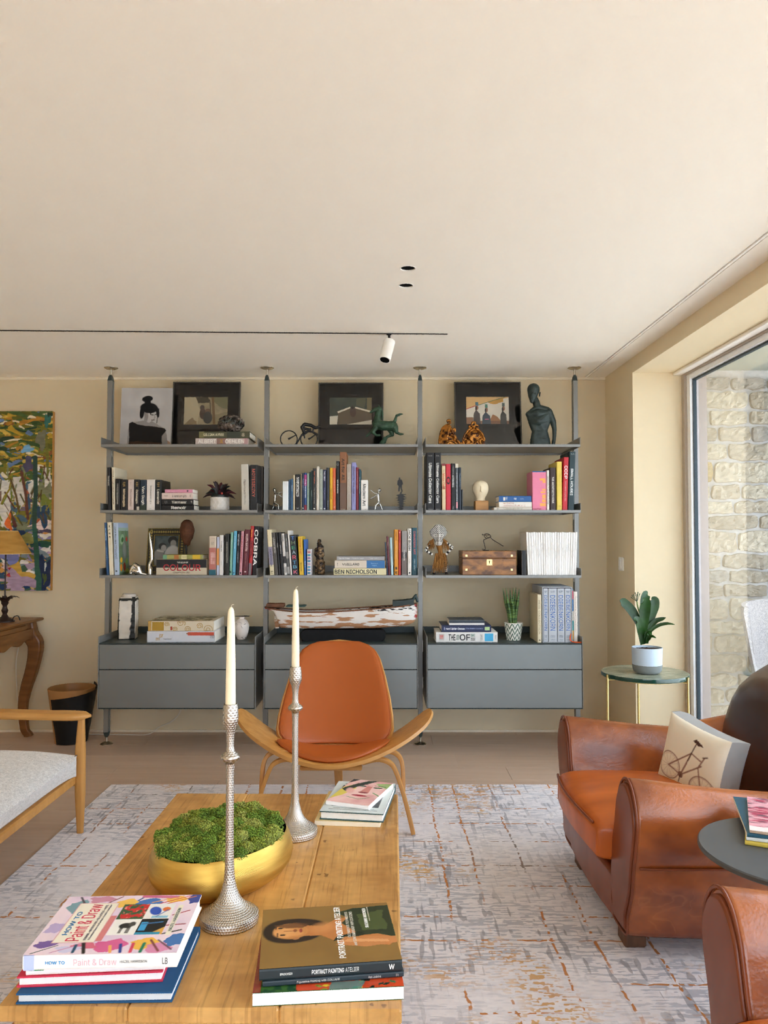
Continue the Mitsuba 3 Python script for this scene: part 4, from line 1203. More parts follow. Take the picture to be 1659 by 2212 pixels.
# ---------------------------------------------------------------- round side table at the right edge, with books
st = thing('round_side_table', 'small round matte charcoal side table between the two leather armchairs', 'side table')
sx_, sy_, sz_ = .992, 1.872, .487
scene['charcoal_lacquer'] = P('4c4f51', .42, specular=.5)
part(st, 'top', mv(lathe([(.001, sz_ - .016), (.214, sz_ - .016), (.222, sz_ - .011), (.222, sz_ - .003), (.219, sz_), (.001, sz_)], 72), sx_, sy_), 'charcoal_lacquer', 30)
part(st, 'column', mv(lathe([(.018, .02), (.018, sz_ - .016)], 20), sx_, sy_), 'charcoal_lacquer', 40)
part(st, 'base', mv(lathe([(.001, .0115), (.14, .0115), (.14, .018), (.02, .024), (.001, .024)], 48), sx_, sy_), 'charcoal_lacquer', 40)
for i, (w, h, d, colr, lab_, a_, dx_) in enumerate(((.010, .21, .27, 'c9b24a', 'yellow paperback at the bottom of the magazine pile on the round side table', 58, 0), (.008, .215, .275, 'cfd6d2', 'pale grey paperback, second in the pile on the round side table', 62, .004), (.009, .21, .28, '1d4f63', 'dark blue paperback, third in the pile on the round side table', 66, .006), (.007, .20, .265, 'b9a08a', 'pink patterned magazine on top of the pile on the round side table', 60, .012))):
    zz = sz_ + .0004 + (0, .0106, .0192, .0288)[i]
    o = atz(1613, 1838, sz_)
    A = None
    if i == 3:
        A = Art(h, d, 60, 70, 'd8a0a8', 31)
        A.mask(np.clip((A.n(9, 1, 3, 3) - .5) * 9, 0, 1), 'b03a55'); A.mask(np.clip((A.n(8, 4, 3, 4) - .55) * 9, 0, 1), '6f4a58'); A.rect(0, .3, .0, .12, 'e8d8d4')
    book(lab_, lying((o[0] + dx_ + .012, o[1] + .035, zz), a_ - 90 + 6, False, h), w, h, d, colr, hard=False, top_art=A)

# ---------------------------------------------------------------- glass side table with a potted plant
gt = thing('glass_side_table', 'round ribbed glass side table on thin brass legs, in front of the window jamb', 'side table')
gx, gy = 1.368, 4.06
gz = .533
scene['green_glass'] = {'type': 'dielectric', 'int_ior': 1.5, 'ext_ior': 1.0}
scene['glass_top'] = bump(P(proc(lambda p, n, uv: mix(rgb('5d6a58'), rgb('a9aa92'), fbm(p.x * 16 + 2 * fbm(p.x * 9, p.y * 9), p.y * 60, 1.0, 3))), .12, specular=.8, two=False), lambda p, n, uv: fbm(p.x * 20, p.y * 70, 1.0, 3), .004)
scene['glass_edge'] = P('123a30', .1, specular=.8)
part(gt, 'glass_top', mv(lathe([(.001, gz), (.216, gz), (.2195, gz - .002), (.2195, gz - .0021), (.001, gz - .0021)], 72), gx, gy), 'glass_top', 30)
part(gt, 'glass_edge', mv(lathe([(.001, gz - .0022), (.2195, gz - .0022), (.221, gz - .006), (.221, gz - .020), (.218, gz - .023), (.001, gz - .023)], 72), gx, gy), 'glass_edge', 30)
for i, (px, py) in enumerate(((1302, 1440), (1422, 1470), (1463, 1475))):
    a_ = (math.radians(197), math.radians(80), math.radians(-42))[i]
    lx, ly = gx + .217 * math.cos(a_), gy + .217 * math.sin(a_)
    part(gt, 'leg', mv(lathe([(.006, .001), (.0062, gz - .004)], 14), lx + .008 * math.cos(a_), ly + .008 * math.sin(a_)), 'brass', 40)
    part(gt, 'bracket', tube([[lx + .006 * math.cos(a_), ly + .006 * math.sin(a_), gz - .030], [lx - .045 * math.cos(a_), ly - .045 * math.sin(a_), gz - .030]], .005, 8), 'brass', 40)
part(gt, 'ring', trimesh.creation.torus(.170, .005, major_sections=48, minor_sections=8, transform=trimesh.transformations.translation_matrix((gx, gy, gz - .030))), 'brass', 40)

po = thing('plant_pot', 'pale blue and grey two-tone pot on the round glass side table', 'plant pot')
ppx, ppy = 1.366, 4.015
pw = .078
part(po, 'pot', mv(lathe([(.001, .0008), (.050, .0008), (.062, .006), (.071, .018), (.0745, .045), (.077, .13), (.0765, .134), (.073, .134), (.071, .12), (.001, .116)], 48), ppx, ppy, gz), 'print_satin', 40, 'b6c5d0')
part(po, 'glaze_band', mv(lathe([(.050, .0005), (.0625, .0055), (.0716, .018), (.0752, .044), (.0752, .046), (.070, .046), (.060, .006)], 48), ppx, ppy, gz), 'print_matte', 40, '767b78', label='grey lower half of the pot')
part(po, 'soil', rough(mv(lathe([(.001, .117), (.0715, .117), (.071, .123), (.04, .126), (.001, .127)], 40), ppx, ppy, gz), .003, 90), 'print_matte', True, '2c2019')
scene['leaf_dark'] = P(proc(lambda p, n, uv: mix(rgb('0d2208'), rgb('264e16'), fbm(p.x * 20, p.y * 20, p.z * 20, 3))), .36, specular=.35)
pl = thing('clivia_plant', 'green strap-leaved plant growing from the two-tone pot', 'plant')


def leaf(path, widths, n=18, fold=.25, up=(0, -1, .3), thick=.0016):
    Pp = spline(path, n)
    W = np.interp(np.linspace(0, 1, n), np.linspace(0, 1, len(widths)), widths)
    tt = np.gradient(Pp, axis=0); tt /= np.linalg.norm(tt, axis=1, keepdims=True)
    rings = []
    for k in range(n):
        s = np.cross(tt[k], up); s /= np.linalg.norm(s) + 1e-9
        nn = np.cross(s, tt[k])
        w = W[k]
        prof = [(-1, fold), (-.5, fold * .3), (0, 0), (.5, fold * .3), (1, fold)]
        top_ = [Pp[k] + s * w * a + nn * w * b for a, b in prof]
        bot_ = [Pp[k] + s * w * a + nn * (w * b - thick) for a, b in prof[::-1]]
        rings.append(top_ + bot_)
    return loft(rings)


def pt(px, py, dy=0.0):
    return at(px, py, ppy + dy)


base = pt(1394, 1392)
LV = [([(1388, 1390), (1386, 1362), (1366, 1322), (1346, 1301), (1339, 1297)], (.010, .014, .026, .024, .004), -.02, (0, -1, .4)),
      ([(1390, 1390), (1391, 1355), (1392, 1320), (1394, 1300), (1388, 1293)], (.012, .018, .030, .026, .006), -.05, (0, -1, .1)),
      ([(1396, 1390), (1402, 1350), (1412, 1312), (1413, 1296), (1408, 1290)], (.010, .016, .026, .024, .004), .02, (0, -1, .1)),
      ([(1392, 1390), (1390, 1345), (1392, 1300), (1396, 1284), (1399, 1283)], (.010, .016, .024, .022, .004), .06, (0, -1, .1)),
      ([(1388, 1392), (1384, 1360), (1376, 1340), (1369, 1338)], (.012, .024, .022, .004), -.07, (0, -1, .5)),
      ([(1394, 1388), (1400, 1360), (1416, 1342), (1430, 1337), (1438, 1334)], (.009, .013, .013, .010, .002), -.02, (.2, -1, .6)),
      ([(1396, 1388), (1402, 1366), (1420, 1352), (1440, 1347), (1457, 1349)], (.008, .010, .009, .008, .002), -.04, (.2, -1, .6)),
      ([(1396, 1390), (1400, 1380), (1408, 1375), (1417, 1378)], (.008, .012, .010, .002), -.06, (.2, -1, .6)),
      ([(1392, 1384), (1396, 1370), (1403, 1366), (1406, 1371)], (.008, .012, .012, .004), -.08, (.2, -1, .6))]
for P_, W_, dy, upv in LV:
    n_ = len(P_)
    part(pl, 'leaf', leaf([pt(x, y, dy * i / (n_ - 1)) for i, (x, y) in enumerate(P_)], W_, up=upv, fold=.22), 'leaf_dark', 60)
fs = [pt(1386, 1340), pt(1378, 1312), pt(1376, 1300)]
part(pl, 'flower_stalk', tube(fs, [.004, .0035, .003], 8, 10), 'print_satin', True, '6f8a3a')
for dx_, dy_ in ((-13, -10), (-8, -16), (-4, -20), (2, -21), (6, -18), (-11, -14), (0, -16)):
    part(pl, 'bud', tube([fs[-1], pt(1376 + dx_ * .7, 1300 + dy_ * .7, .01), pt(1376 + dx_, 1300 + dy_, .012)], [.001, .0014, .0032], 6, 6), 'print_satin', True, '27401f')

# woven terrace chair outside the glass
oc = thing('terrace_chair', 'light grey woven outdoor chair on the terrace behind the glass', 'chair')
scene['rattan'] = bump(P(proc(lambda p, n, uv: mix(rgb('a39d9a'), rgb('bbb5b0'), smoothstep(.3, .7, noise(p.y * 260 + p.x * 260, p.z * 300)))), .8, two=False), lambda p, n, uv: dr.sin(p.z * 560) * dr.sin((p.y + p.x) * 380), .002)
ox, oy = at(1603, 1320, 4.22)[0], 4.22
zt = at(1603, 1316, 4.22)[2]
R = []
for k in np.linspace(0, 1, 16):
    ang_ = k * math.pi * .9
    x = ox + .33 * (1 - math.cos(ang_)); y = oy - .02 + .24 * math.sin(ang_)
    hz = zt + .03 * math.sin(ang_) + .012
    xs = .09 * math.cos(ang_)
    R.append([(x + xs * 1.0, y, .36), (x + xs * .55, y + .002, .55), (x, y, hz - .03), (x + .004, y, hz), (x + .03, y + .004, hz - .002), (x + .03 + xs * .5, y + .03, .5), (x + .03 + xs, y + .03, .36)])
part(oc, 'back', loft(R), 'rattan', 40)
part(oc, 'seat', box(ox + .09, ox + .60, 3.72, 4.22, .34, .40, .02), 'rattan')
for sx2 in (ox + .12, ox + .57):
    for sy2 in (3.76, 4.18):
        part(oc, 'leg', mv(lathe([(.014, -.034), (.016, .34)], 14), sx2, sy2), 'shelf_grey', 40)
# ---------------------------------------------------------------- pictures and ornaments on the shelves
C1L, C1M, C1R = (4.1475, 200, 780), (4.484, 560, 780), (4.366, 900, 780)
C3L, C3M, C3R = (4.254, 200, 1110), (4.484, 560, 1110), (4.366, 900, 1110)


def zp(cv, x, y, Y):
    return at(x / cv[0] + cv[1], y / cv[0] + cv[2], Y)


def lean(o, deg):
    a = math.radians(deg)
    return frame(o, (1, 0, 0), (0, math.sin(a), math.cos(a)), (0, -math.cos(a), math.sin(a)))


# unframed portrait canvas
def canvas_portrait():
    x0, x1 = zp(C1L, 258, 0, 4.74)[0], zp(C1L, 712, 0, 4.74)[0]
    w = x1 - x0
    h = at(0, 838, 4.76)[2] - Z1
    M = lean((x0, 4.72, Z1 + .0004), 5)
    t = thing('canvas', 'unframed grey canvas portrait of a dark-haired woman with a bun, on the top shelf', 'painting')
    part(t, 'canvas_body', xf(box(0, w, 0, h, -.018, 0, .002), M), 'print_matte', False, 'b9b5ae')
    A = Art(w, h, 190, 210, 'b3afab', 5)
    A.mask(np.clip((A.n(4) - .4) * 3, 0, 1), 'c4c1be', .8)
    A.poly([(.06, 0), (.12, .10), (.16, .20), (.74, .16), (.80, .08), (.82, 0)], '9a6a3a', .75, .08)
    A.poly([(.12, .03), (.125, .30), (.16, .43), (.36, .47), (.50, .45), (.70, .34), (.74, .24), (.76, .03)], '8f8b87', 1, .02)
    A.poly([(.37, .40), (.375, .50), (.38, .58), (.52, .58), (.50, .46), (.60, .40), (.48, .36)], '918c88', 1, .01)
    A.poly([(.14, 0), (.15, .20), (.135, .425), (.19, .45), (.27, .41), (.40, .385), (.54, .375), (.70, .345), (.73, .31), (.66, .22), (.67, 0)], '1b1715', 1, .012)
    A.poly([(.14, 0), (.16, .14), (.66, .12), (.67, 0)], '4a3018', .6, .06); A.line([(.24, .0), (.245, .04)], .012, '101010')
    A.poly([(.37, .60), (.385, .50), (.42, .445), (.455, .435), (.51, .475), (.575, .56), (.58, .64), (.5, .70), (.4, .68)], 'b9b5b1', 1, .008)
    A.poly([(.37, .60), (.385, .50), (.42, .45), (.44, .55), (.42, .62)], '7d7874', .8, .02)
    A.ell(.445, .675, .14, .085, '0e0e10', -6); A.ell(.335, .60, .035, .10, '0f0f11', -4); A.ell(.585, .60, .025, .085, '111113', 6); A.poly([(.36, .68), (.46, .72), (.49, .60), (.475, .56), (.45, .62), (.41, .635)], '101012', 1, .01); A.poly([(.50, .72), (.56, .70), (.575, .58), (.55, .62), (.53, .64)], '121214', 1, .01)
    A.ell(.415, .82, .085, .05, '0f0f11', 8); A.ell(.42, .765, .05, .04, '0f0f11'); A.line([(.335, .80), (.40, .78)], .012, '141416'); A.line([(.34, .84), (.39, .835)], .01, '141416'); A.line([(.585, .55), (.575, .43)], .010, '141416'); A.line([(.605, .66), (.60, .58)], .008, '141416')
    A.line([(.475, .565), (.515, .56)], .014, '2a2725'); A.line([(.54, .565), (.57, .572)], .012, '2a2725'); A.line([(.535, .55), (.545, .515), (.525, .508)], .008, '807a75'); A.line([(.49, .477), (.535, .482)], .014, '4a3f3d')
    put_art(t, 'painted_face', A, M @ frame((0, 0, .0004), (1, 0, 0), (0, 1, 0), (0, 0, 1)), 'print_matte')


canvas_portrait()


def framed(cv, xa, xb, ytop, photo, label, paint):
    Y0 = 4.79
    x0, x1 = zp(cv, xa, 0, Y0 + .02)[0], zp(cv, xb, 0, Y0 + .02)[0]
    w, h = x1 - x0, zp(cv, 0, ytop, Y0 + .04)[2] - Z1
    M = lean((x0, Y0, Z1 + .0004), 6)
    t = thing('framed_photograph', label, 'picture', 'black framed photographs on the top shelves')
    b = .0075
    for nme, q in (('frame_bar', (0, w, 0, b)), ('frame_bar', (0, w, h - b, h)), ('frame_bar', (0, b, b, h - b)), ('frame_bar', (w - b, w, b, h - b))):
        part(t, nme, xf(box(q[0], q[1], q[2], q[3], -.012, .006, .0015), M), 'print_satin', False, '4a463f')
    part(t, 'mount', xf(box(b, w - b, b, h - b, -.010, -.003), M), 'dark_void', False)
    px0, px1, py0, py1 = photo
    u0, u1 = (px0 - xa) / (xb - xa) * w, (px1 - xa) / (xb - xa) * w
    zt_, zb_ = zp(cv, 0, py0, Y0 + .03)[2] - Z1, zp(cv, 0, py1, Y0 + .02)[2] - Z1
    A = Art(u1 - u0, zt_ - zb_, 210, 138, '8a7f62', 3)
    paint(A)
    put_art(t, 'photograph', A, M @ frame((u0, zb_, -.0026), (1, 0, 0), (0, 1, 0), (0, 0, 1)), 'print_satin')
    part(t, 'glass', xf(box(b, w - b, b, h - b, .001, .0014), M), 'pane_glass')


def ph1(A):
    A.mask(np.clip((A.n(5) - .35) * 3, 0, 1), 'a89a78'); A.poly([(0, 0), (0, 1), (.45, 1), (.55, .5), (.5, 0)], 'b5a98a', .9, .1); A.poly([(.9, 1), (1.6, 1), (1.6, .5), (1.2, .7)], '6a6a48', .9, .1); A.poly([(.9, .3), (1.6, .5), (1.6, 0), (.9, 0)], '857a58', .9, .1)
    A.poly([(.4, 1), (.85, 1), (.9, .8), (.5, .78)], '3a3626', 1, .06); A.ell(.64, .62, .08, .09, '3a2a20'); A.ell(.66, .4, .11, .2, '4a3528'); A.ell(.84, .5, .09, .08, '6a5038'); A.ell(.84, .25, .16, .22, '2c3434'); A.line([(1.0, 1), (1.08, 0)], .09, '6a5028'); A.line([(.9, .9), (.95, .3)], .03, '3a3020'); A.poly([(0, 0), (.3, .25), (.5, 0)], '7a6238', .8, .1)


def ph2(A):
    A.C[:] = np.array(c('2a382e')); A.mask(np.clip((A.n(3) - .4) * 2, 0, 1), '3a4a38', .7); A.poly([(.95, .95), (1.3, 1), (1.25, .6), (.95, .7)], '4f5238', .9, .05); A.poly([(1.34, 1), (1.55, 1), (1.55, .4), (1.34, .5)], '6f6440', .9)
    A.poly([(.3, .42), (.72, .62), (.95, .62), (1.55, .42), (1.55, .15), (1.2, .05), (.3, 0)], '5a4c34', 1); A.poly([(.3, .42), (.74, .60), (.74, .66), (.28, .48)], 'd8d0bc'); A.poly([(.92, .60), (1.55, .42), (1.5, .5), (.92, .66)], 'd2cab6'); A.ell(.84, .45, .11, .17, '4a2f24'); A.ell(.82, .62, .05, .05, '2a1c18')
    A.poly([(0, 0), (0, .3), (.3, .33), (.27, 0)], 'cfc8b4'); A.poly([(.6, 0), (1.55, .18), (1.55, 0)], 'cbc4b0')


def ph3(A):
    A.C[:] = np.array(c('d9d2c2')); A.poly([(0, 1), (1.6, 1), (1.3, .92), (.7, .78), (0, .55)], 'd0a560', .9, .03); A.poly([(.75, .80), (1.35, 1), (1.33, .82), (1.0, .72)], 'c2913a', 1, .05); A.line([(0, .55), (.75, .80), (1.4, 1)], .02, '4a6a4a')
    A.poly([(.8, .1), (.95, .36), (1.1, .28), (1.25, .1)], '9a6a3a', 1); A.rect(0, 1.6, 0, .12, '7a5030'); A.rect(0, .25, 0, .25, '8a5f3c')
    for x, y, wd, col, hat in ((.38, .28, .13, '3a302a', '3f6a7a'), (.72, .2, .16, '263c4a', '4a7a6a'), (1.33, .25, .12, '2a2c28', '4a5a55')):
        A.poly([(x - wd, -.05), (x - wd * .9, y + .1), (x - .03, y + .25), (x + wd * .8, y + .1), (x + wd, -.05)], col); A.ell(x, y + .32, .055, .085, '8a5a3c'); A.rect(x - .05, x + .05, y + .40, y + .53, hat); A.ell(x - .03, y + .3, .03, .08, '1c1612')
    A.rect(.66, .8, .16, .19, 'c0507a'); A.line([(0, .55), (.35, .68)], .03, 'c05a4a')


framed(C1L, 715, 1322, 183, (820, 1210, 318, 568), 'black framed photograph of two people by a post, on the left top shelf', ph1)
framed(C1M, 572, 1203, 205, (682, 1090, 348, 614), 'black framed photograph of a pale roof ridge, on the middle top shelf', ph2)
framed(C1R, 357, 985, 193, (468, 870, 333, 593), 'black framed photograph of three people in tall hats, on the right top shelf', ph3)

# striped ceramic orb
m = trimesh.creation.icosphere(subdivisions=5)
v = m.vertices
s_ = v[:, 2] * 1.6 + .9 * v[:, 0] * np.abs(v[:, 0]) + .5 * meshkit.fbm(v * 2, 3) + .4 * v[:, 1]
q = np.floor(s_ * 3.2)
pal = np.array([c(h) for h in ('3a3630', 'a39184', '5f6058', '2a2824', '8f8378', '4a4f46', '6a5f54')])
col = pal[(q.astype(int) * 5) % 7] * (.75 + .5 * meshkit.noise(v * 60))[:, None]
o = zp(C1L, 1240, 632, 4.53)
ob = v * [.081, .07, .056]
ob = ob * (1 - .1 * np.clip(v[:, 2:3] - .6, 0, 1))
ORB_Z = [0]
def orb(z):
    k = thing('stone_orb', 'striped grey and pink ceramic orb resting on the two lying books, left top shelf', 'ornament')
    scene[k] = ply(trimesh.Trimesh(ob + [o[0], 4.53, z + .0555], m.faces, process=False), 'print_satin', True, color=np.clip(col, 0, 1))


# cyclist
def cyclist():
    Y = 4.62
    p = lambda x, y: zp(C1M, x, y, Y)
    t = thing('cyclist_figure', 'black metal sculpture of a racing cyclist on the middle top shelf', 'sculpture')
    for cx in (287, 482):
        r = .0505
        cc_ = p(cx, 755); cc_[2] = Z1 + r + .0035
        part(t, 'wheel', trimesh.creation.torus(r, .0034, major_sections=48, minor_sections=8, transform=frame(cc_, (1, 0, 0), (0, 0, 1), (0, -1, 0))), 'black_metal', True)
        part(t, 'fork', tube([cc_ + [-.004, 0, 0], cc_ + [.012, 0, .008], p(cx + 75, 712) if cx < 400 else p(560, 700)], [.006, .0045, .003], 8, 12), 'black_metal', True)
    part(t, 'bike_frame', tube([p(365, 800), p(400, 735), p(440, 690), p(520, 688), p(575, 712)], [.003, .005, .005, .004, .003], 8, 24), 'black_metal', True)
    part(t, 'rider', figure([(p(435, 690), .010, p(415, 640), .011), (p(415, 640), .011, p(440, 612), .011), (p(440, 612), .011, p(500, 622), .0105), (p(500, 622), .0105, p(548, 648), .009), (p(548, 648), .007, p(570, 640), .009), (p(570, 640), .009, p(583, 634), .008),
                             (p(530, 640), .006, p(515, 690), .005), (p(515, 690), .005, p(560, 716), .0045), (p(435, 655), .009, p(498, 660), .006), (p(498, 660), .006, p(432, 715), .005), (p(432, 715), .005, p(440, 745), .004), (p(432, 690), .006, p(385, 760), .0045), (p(385, 760), .0045, p(362, 800), .004)], .004, 6, 10), 'black_metal', True)


cyclist()


def horse():
    Y = 4.60
    p = lambda x, y, dy=0: zp(C1M, x, y, Y + dy)
    t = thing('horse_statuette', 'green patinated bronze statuette of a galloping horse on the middle top shelf', 'sculpture')
    scene['patina'] = P(proc(lambda p, n, uv: mix(rgb('1c2c22'), rgb('4a6a50'), fbm(p.x * 45, p.y * 45, p.z * 45, 4))), .55, .35)
    part(t, 'body', rough(figure([(p(1290, 630), .024, p(1250, 628), .022), (p(1250, 628), .022, p(1185, 625), .023), (p(1185, 625), .023, p(1140, 610), .022), (p(1140, 610), .020, p(1148, 540), .015), (p(1148, 540), .015, p(1160, 470), .012), (p(1165, 465), .012, p(1120, 470), .0095),
                                  (p(1120, 470), .0095, p(1090, 490), .006), (p(1090, 490), .006, p(1078, 497), .005), (p(1165, 452), .005, p(1158, 425), .002),
                                  (p(1130, 640, -.01), .012, p(1100, 690, -.012), .008), (p(1100, 690, -.012), .008, p(1135, 720, -.012), .005), (p(1135, 720, -.012), .005, p(1165, 718, -.012), .006),
                                  (p(1125, 650, .012), .011, p(1080, 690, .012), .006), (p(1080, 690, .012), .006, p(1040, 728, .012), .005),
                                  (p(1310, 640, -.01), .017, p(1330, 690, -.01), .008), (p(1330, 690, -.01), .007, p(1365, 708, -.01), .005), (p(1365, 708, -.01), .006, p(1395, 708, -.01), .003),
                                  (p(1265, 650, .01), .016, p(1290, 715, .01), .008), (p(1290, 715, .01), .007, p(1235, 735, .01), .006), (p(1235, 735, .01), .006, p(1215, 785, .01), .005), (p(1215, 785, .01), .007, p(1200, 795, .01), .007),
                                  (p(1310, 590), .008, p(1330, 530), .005), (p(1330, 530), .006, p(1365, 515), .005), (p(1365, 515), .004, p(1390, 514), .002)], .004, 5, 12, 1.32, Z1 + .0185), .0012, 160, 2), 'patina', True)
    part(t, 'mane', figure([(p(1178, 450), .004, p(1195, 500), .006), (p(1195, 500), .006, p(1192, 560), .005)], .004, 3, 8), 'patina', True)
    part(t, 'support', rough(figure([(p(1200, 775), .012, p(1190, 800), .017), (p(1215, 745), .008, p(1200, 790), .012)], .004, 6, 12, 1.0, Z1 + .018), .0015, 120), 'patina', True)
    x0, x1 = p(1020, 0)[0], p(1365, 0)[0]
    part(t, 'plinth', box(x0, x1, Y - .045, Y + .045, Z1 + .0003, Z1 + .0175, .002), 'print_satin', False, '4a4a48')


horse()


def gilt(cv, xa, xb, ytop, tilt, label):
    Y = 4.55
    p = lambda u, v, dy=0: np.array([x0 + (x1 - x0) * u, Y + dy, Z1 + .001 + h * v])
    x0, x1 = zp(cv, xa, 0, Y)[0], zp(cv, xb, 0, Y)[0]
    h = zp(cv, 0, ytop, Y)[2] - Z1
    t = thing('gilt_carving', label, 'carved ornament', 'carved gilt shells')
    if tilt:
        for k in range(7):
            u0 = .02 + .05 * k
            part(t, 'scroll', tube([p(u0, .04, -.004 * k), p(u0 + .02, .35, -.006 * k), p(u0 + .14, .72, -.004 * k), p(.42 + .02 * k, .90 - .02 * k, 0)], [.007, .008, .007, .004], 8, 16), 'gilt', True)
        part(t, 'back', rough(figure([(p(.12, .08), .012, p(.25, .6), .012, p(.6, .3), .015, p(.8, .08), .012), (p(.25, .6), .012, p(.42, .86), .009, p(.62, .5), .012)], .006, 5, 10), .004, 90), 'gilt', True)
        pts = [[(.55, .62), (.68, .68), (.70, .56), (.60, .52), (.56, .60)], [(.40, .92), (.36, 1.0), (.46, 1.02), (.48, .92)], [(.45, .45), (.62, .42), (.74, .30), (.86, .18), (.94, .06), (.99, .10)], [(.3, .12), (.5, .22), (.7, .14), (.85, .04), (.95, .03)], [(.5, .7), (.64, .5), (.72, .36), (.68, .26)]]
    else:
        part(t, 'back', rough(figure([(p(.2, .07), .013, p(.15, .4), .012, p(.5, .78), .012, p(.85, .4), .012, p(.8, .07), .013)], .006, 5, 10), .002, 90), 'gilt', True)
        for k in range(9):
            a_ = math.pi * (.1 + .8 * k / 8)
            part(t, 'shell_rib', tube([p(.5, .10, -.016), p(.5 + .17 * math.cos(a_), .22 + .20 * math.sin(a_), -.026), p(.5 + .30 * math.cos(a_), .28 + .33 * math.sin(a_), -.020)], [.004, .008, .009], 8, 10), 'gilt', True)
        pts = [[(.06, .03), (.02, .25), (.08, .45), (.22, .62), (.36, .74)], [(.94, .03), (.98, .25), (.92, .45), (.78, .62), (.64, .74)], [(.5, .8), (.42, .88), (.46, .98), (.54, .98), (.58, .88), (.5, .8)], [(.12, .02), (.22, .18), (.14, .3), (.06, .22)], [(.88, .02), (.78, .18), (.86, .3), (.94, .22)], [(.36, .7), (.3, .82), (.42, .86), (.5, .76), (.58, .86), (.7, .82), (.64, .7)], [(.3, .04), (.4, .12), (.5, .05), (.6, .12), (.7, .04)]]
    for q in pts:
        part(t, 'scroll', tube([p(u, v, -.02) for u, v in q], [.0065] * len(q), 8, 20), 'gilt', True)
        part(t, 'scroll', ellipsoid(*p(q[-1][0], q[-1][1], -.022), .008, .008, .008, 2), 'gilt', True)


gilt(C1R, 210, 420, 568, True, 'carved gilt ornament curling to one side, left of the two on the right top shelf')
gilt(C1R, 430, 635, 580, False, 'carved gilt shell-shaped ornament, in front of the frame on the right top shelf')


def bust():
    Y = 4.60
    p = lambda x, y, dy=0: zp(C1R, x, y, Y + dy)
    scene['bronze_dark'] = P(proc(lambda p, n, uv: mix(rgb('141d1c'), rgb('3d4a45'), fbm(p.x * 30, p.y * 30, p.z * 30, 4))), .5, .3)
    t = thing('torso_sculpture', 'dark bronze sculpture of a bald armless-shouldered torso with head, on the right top shelf', 'sculpture')
    labels[t]['label'] = 'dark bronze torso of a thin bald person with one arm, on the right top shelf'
    m = figure([(p(1102, 268), .0375, p(1096, 320, -.006), .029, p(1092, 352, -.010), .0195), (p(1092, 352, -.010), .0195, p(1088, 380, -.014), .011), (p(1116, 360, .008), .019, p(1130, 390, .006), .0195, p(1140, 440, .006), .022), (p(1140, 440, .004), .021, p(1060, 490, .002), .013), (p(1140, 440, .004), .021, p(1232, 462, .004), .019),
                (p(1052, 502), .016, p(1140, 500), .034, p(1232, 495), .024), (p(1060, 515), .016, p(1090, 590), .020, p(1145, 570, -.004), .036, p(1225, 560), .024, p(1232, 500), .024), (p(1145, 560), .034, p(1120, 660), .021, p(1195, 660), .023, p(1090, 590), .02, p(1225, 580), .022),
                (p(1122, 655), .022, p(1195, 655), .024, p(1112, 740), .024, p(1215, 740), .025), (p(1112, 740), .025, p(1105, 810), .024, p(1215, 740), .026, p(1225, 810), .026),
                (p(1245, 480), .023, p(1285, 570, .004), .0185), (p(1285, 570, .004), .0185, p(1300, 645, .0), .0130), (p(1300, 645), .0130, p(1298, 720, -.004), .0112), (p(1298, 720, -.004), .0112, p(1286, 800, -.006), .0105),
                (p(1086, 312, -.034), .003, p(1082, 338, -.0385), .0055), (p(1080, 298, -.032), .0035, p(1105, 296, -.034), .0035), (p(1080, 362, -.030), .0032, p(1100, 362, -.030), .0032), (p(1162, 300, .006), .005, p(1158, 330, .004), .004)], .003, 26, 22, floor=Z1 + .0006)
    v = m.vertices.copy()
    for x, y, dep, r in ((1070, 312, .004, .006), (1108, 310, .004, .006), (1150, 560, -.003, .03), (1140, 640, .003, .015)):
        q = p(x, y)
        d = np.hypot(v[:, 0] - q[0], v[:, 2] - q[2])
        m.vertices[:, 1] += dep * np.exp(-(d / r) ** 2) * (v[:, 1] < Y - .012)
    part(t, 'figure', rough(m, .0008, 90, 4), 'bronze_dark', True)


bust()


def little_man(cv, pts, Y, z0, label):
    p = lambda x, y, dy=0: zp(cv, x, y, Y + dy)
    k = thing('pushing_figure', label, 'figurine', 'silver pushing figures')
    put(k, figure([(p(a, b, da), r, p(c_, d_, db), s_) for a, b, da, r, c_, d_, db, s_ in pts], .003, 4, 12, 1.12, Z2 + .0006), 'chrome', True)


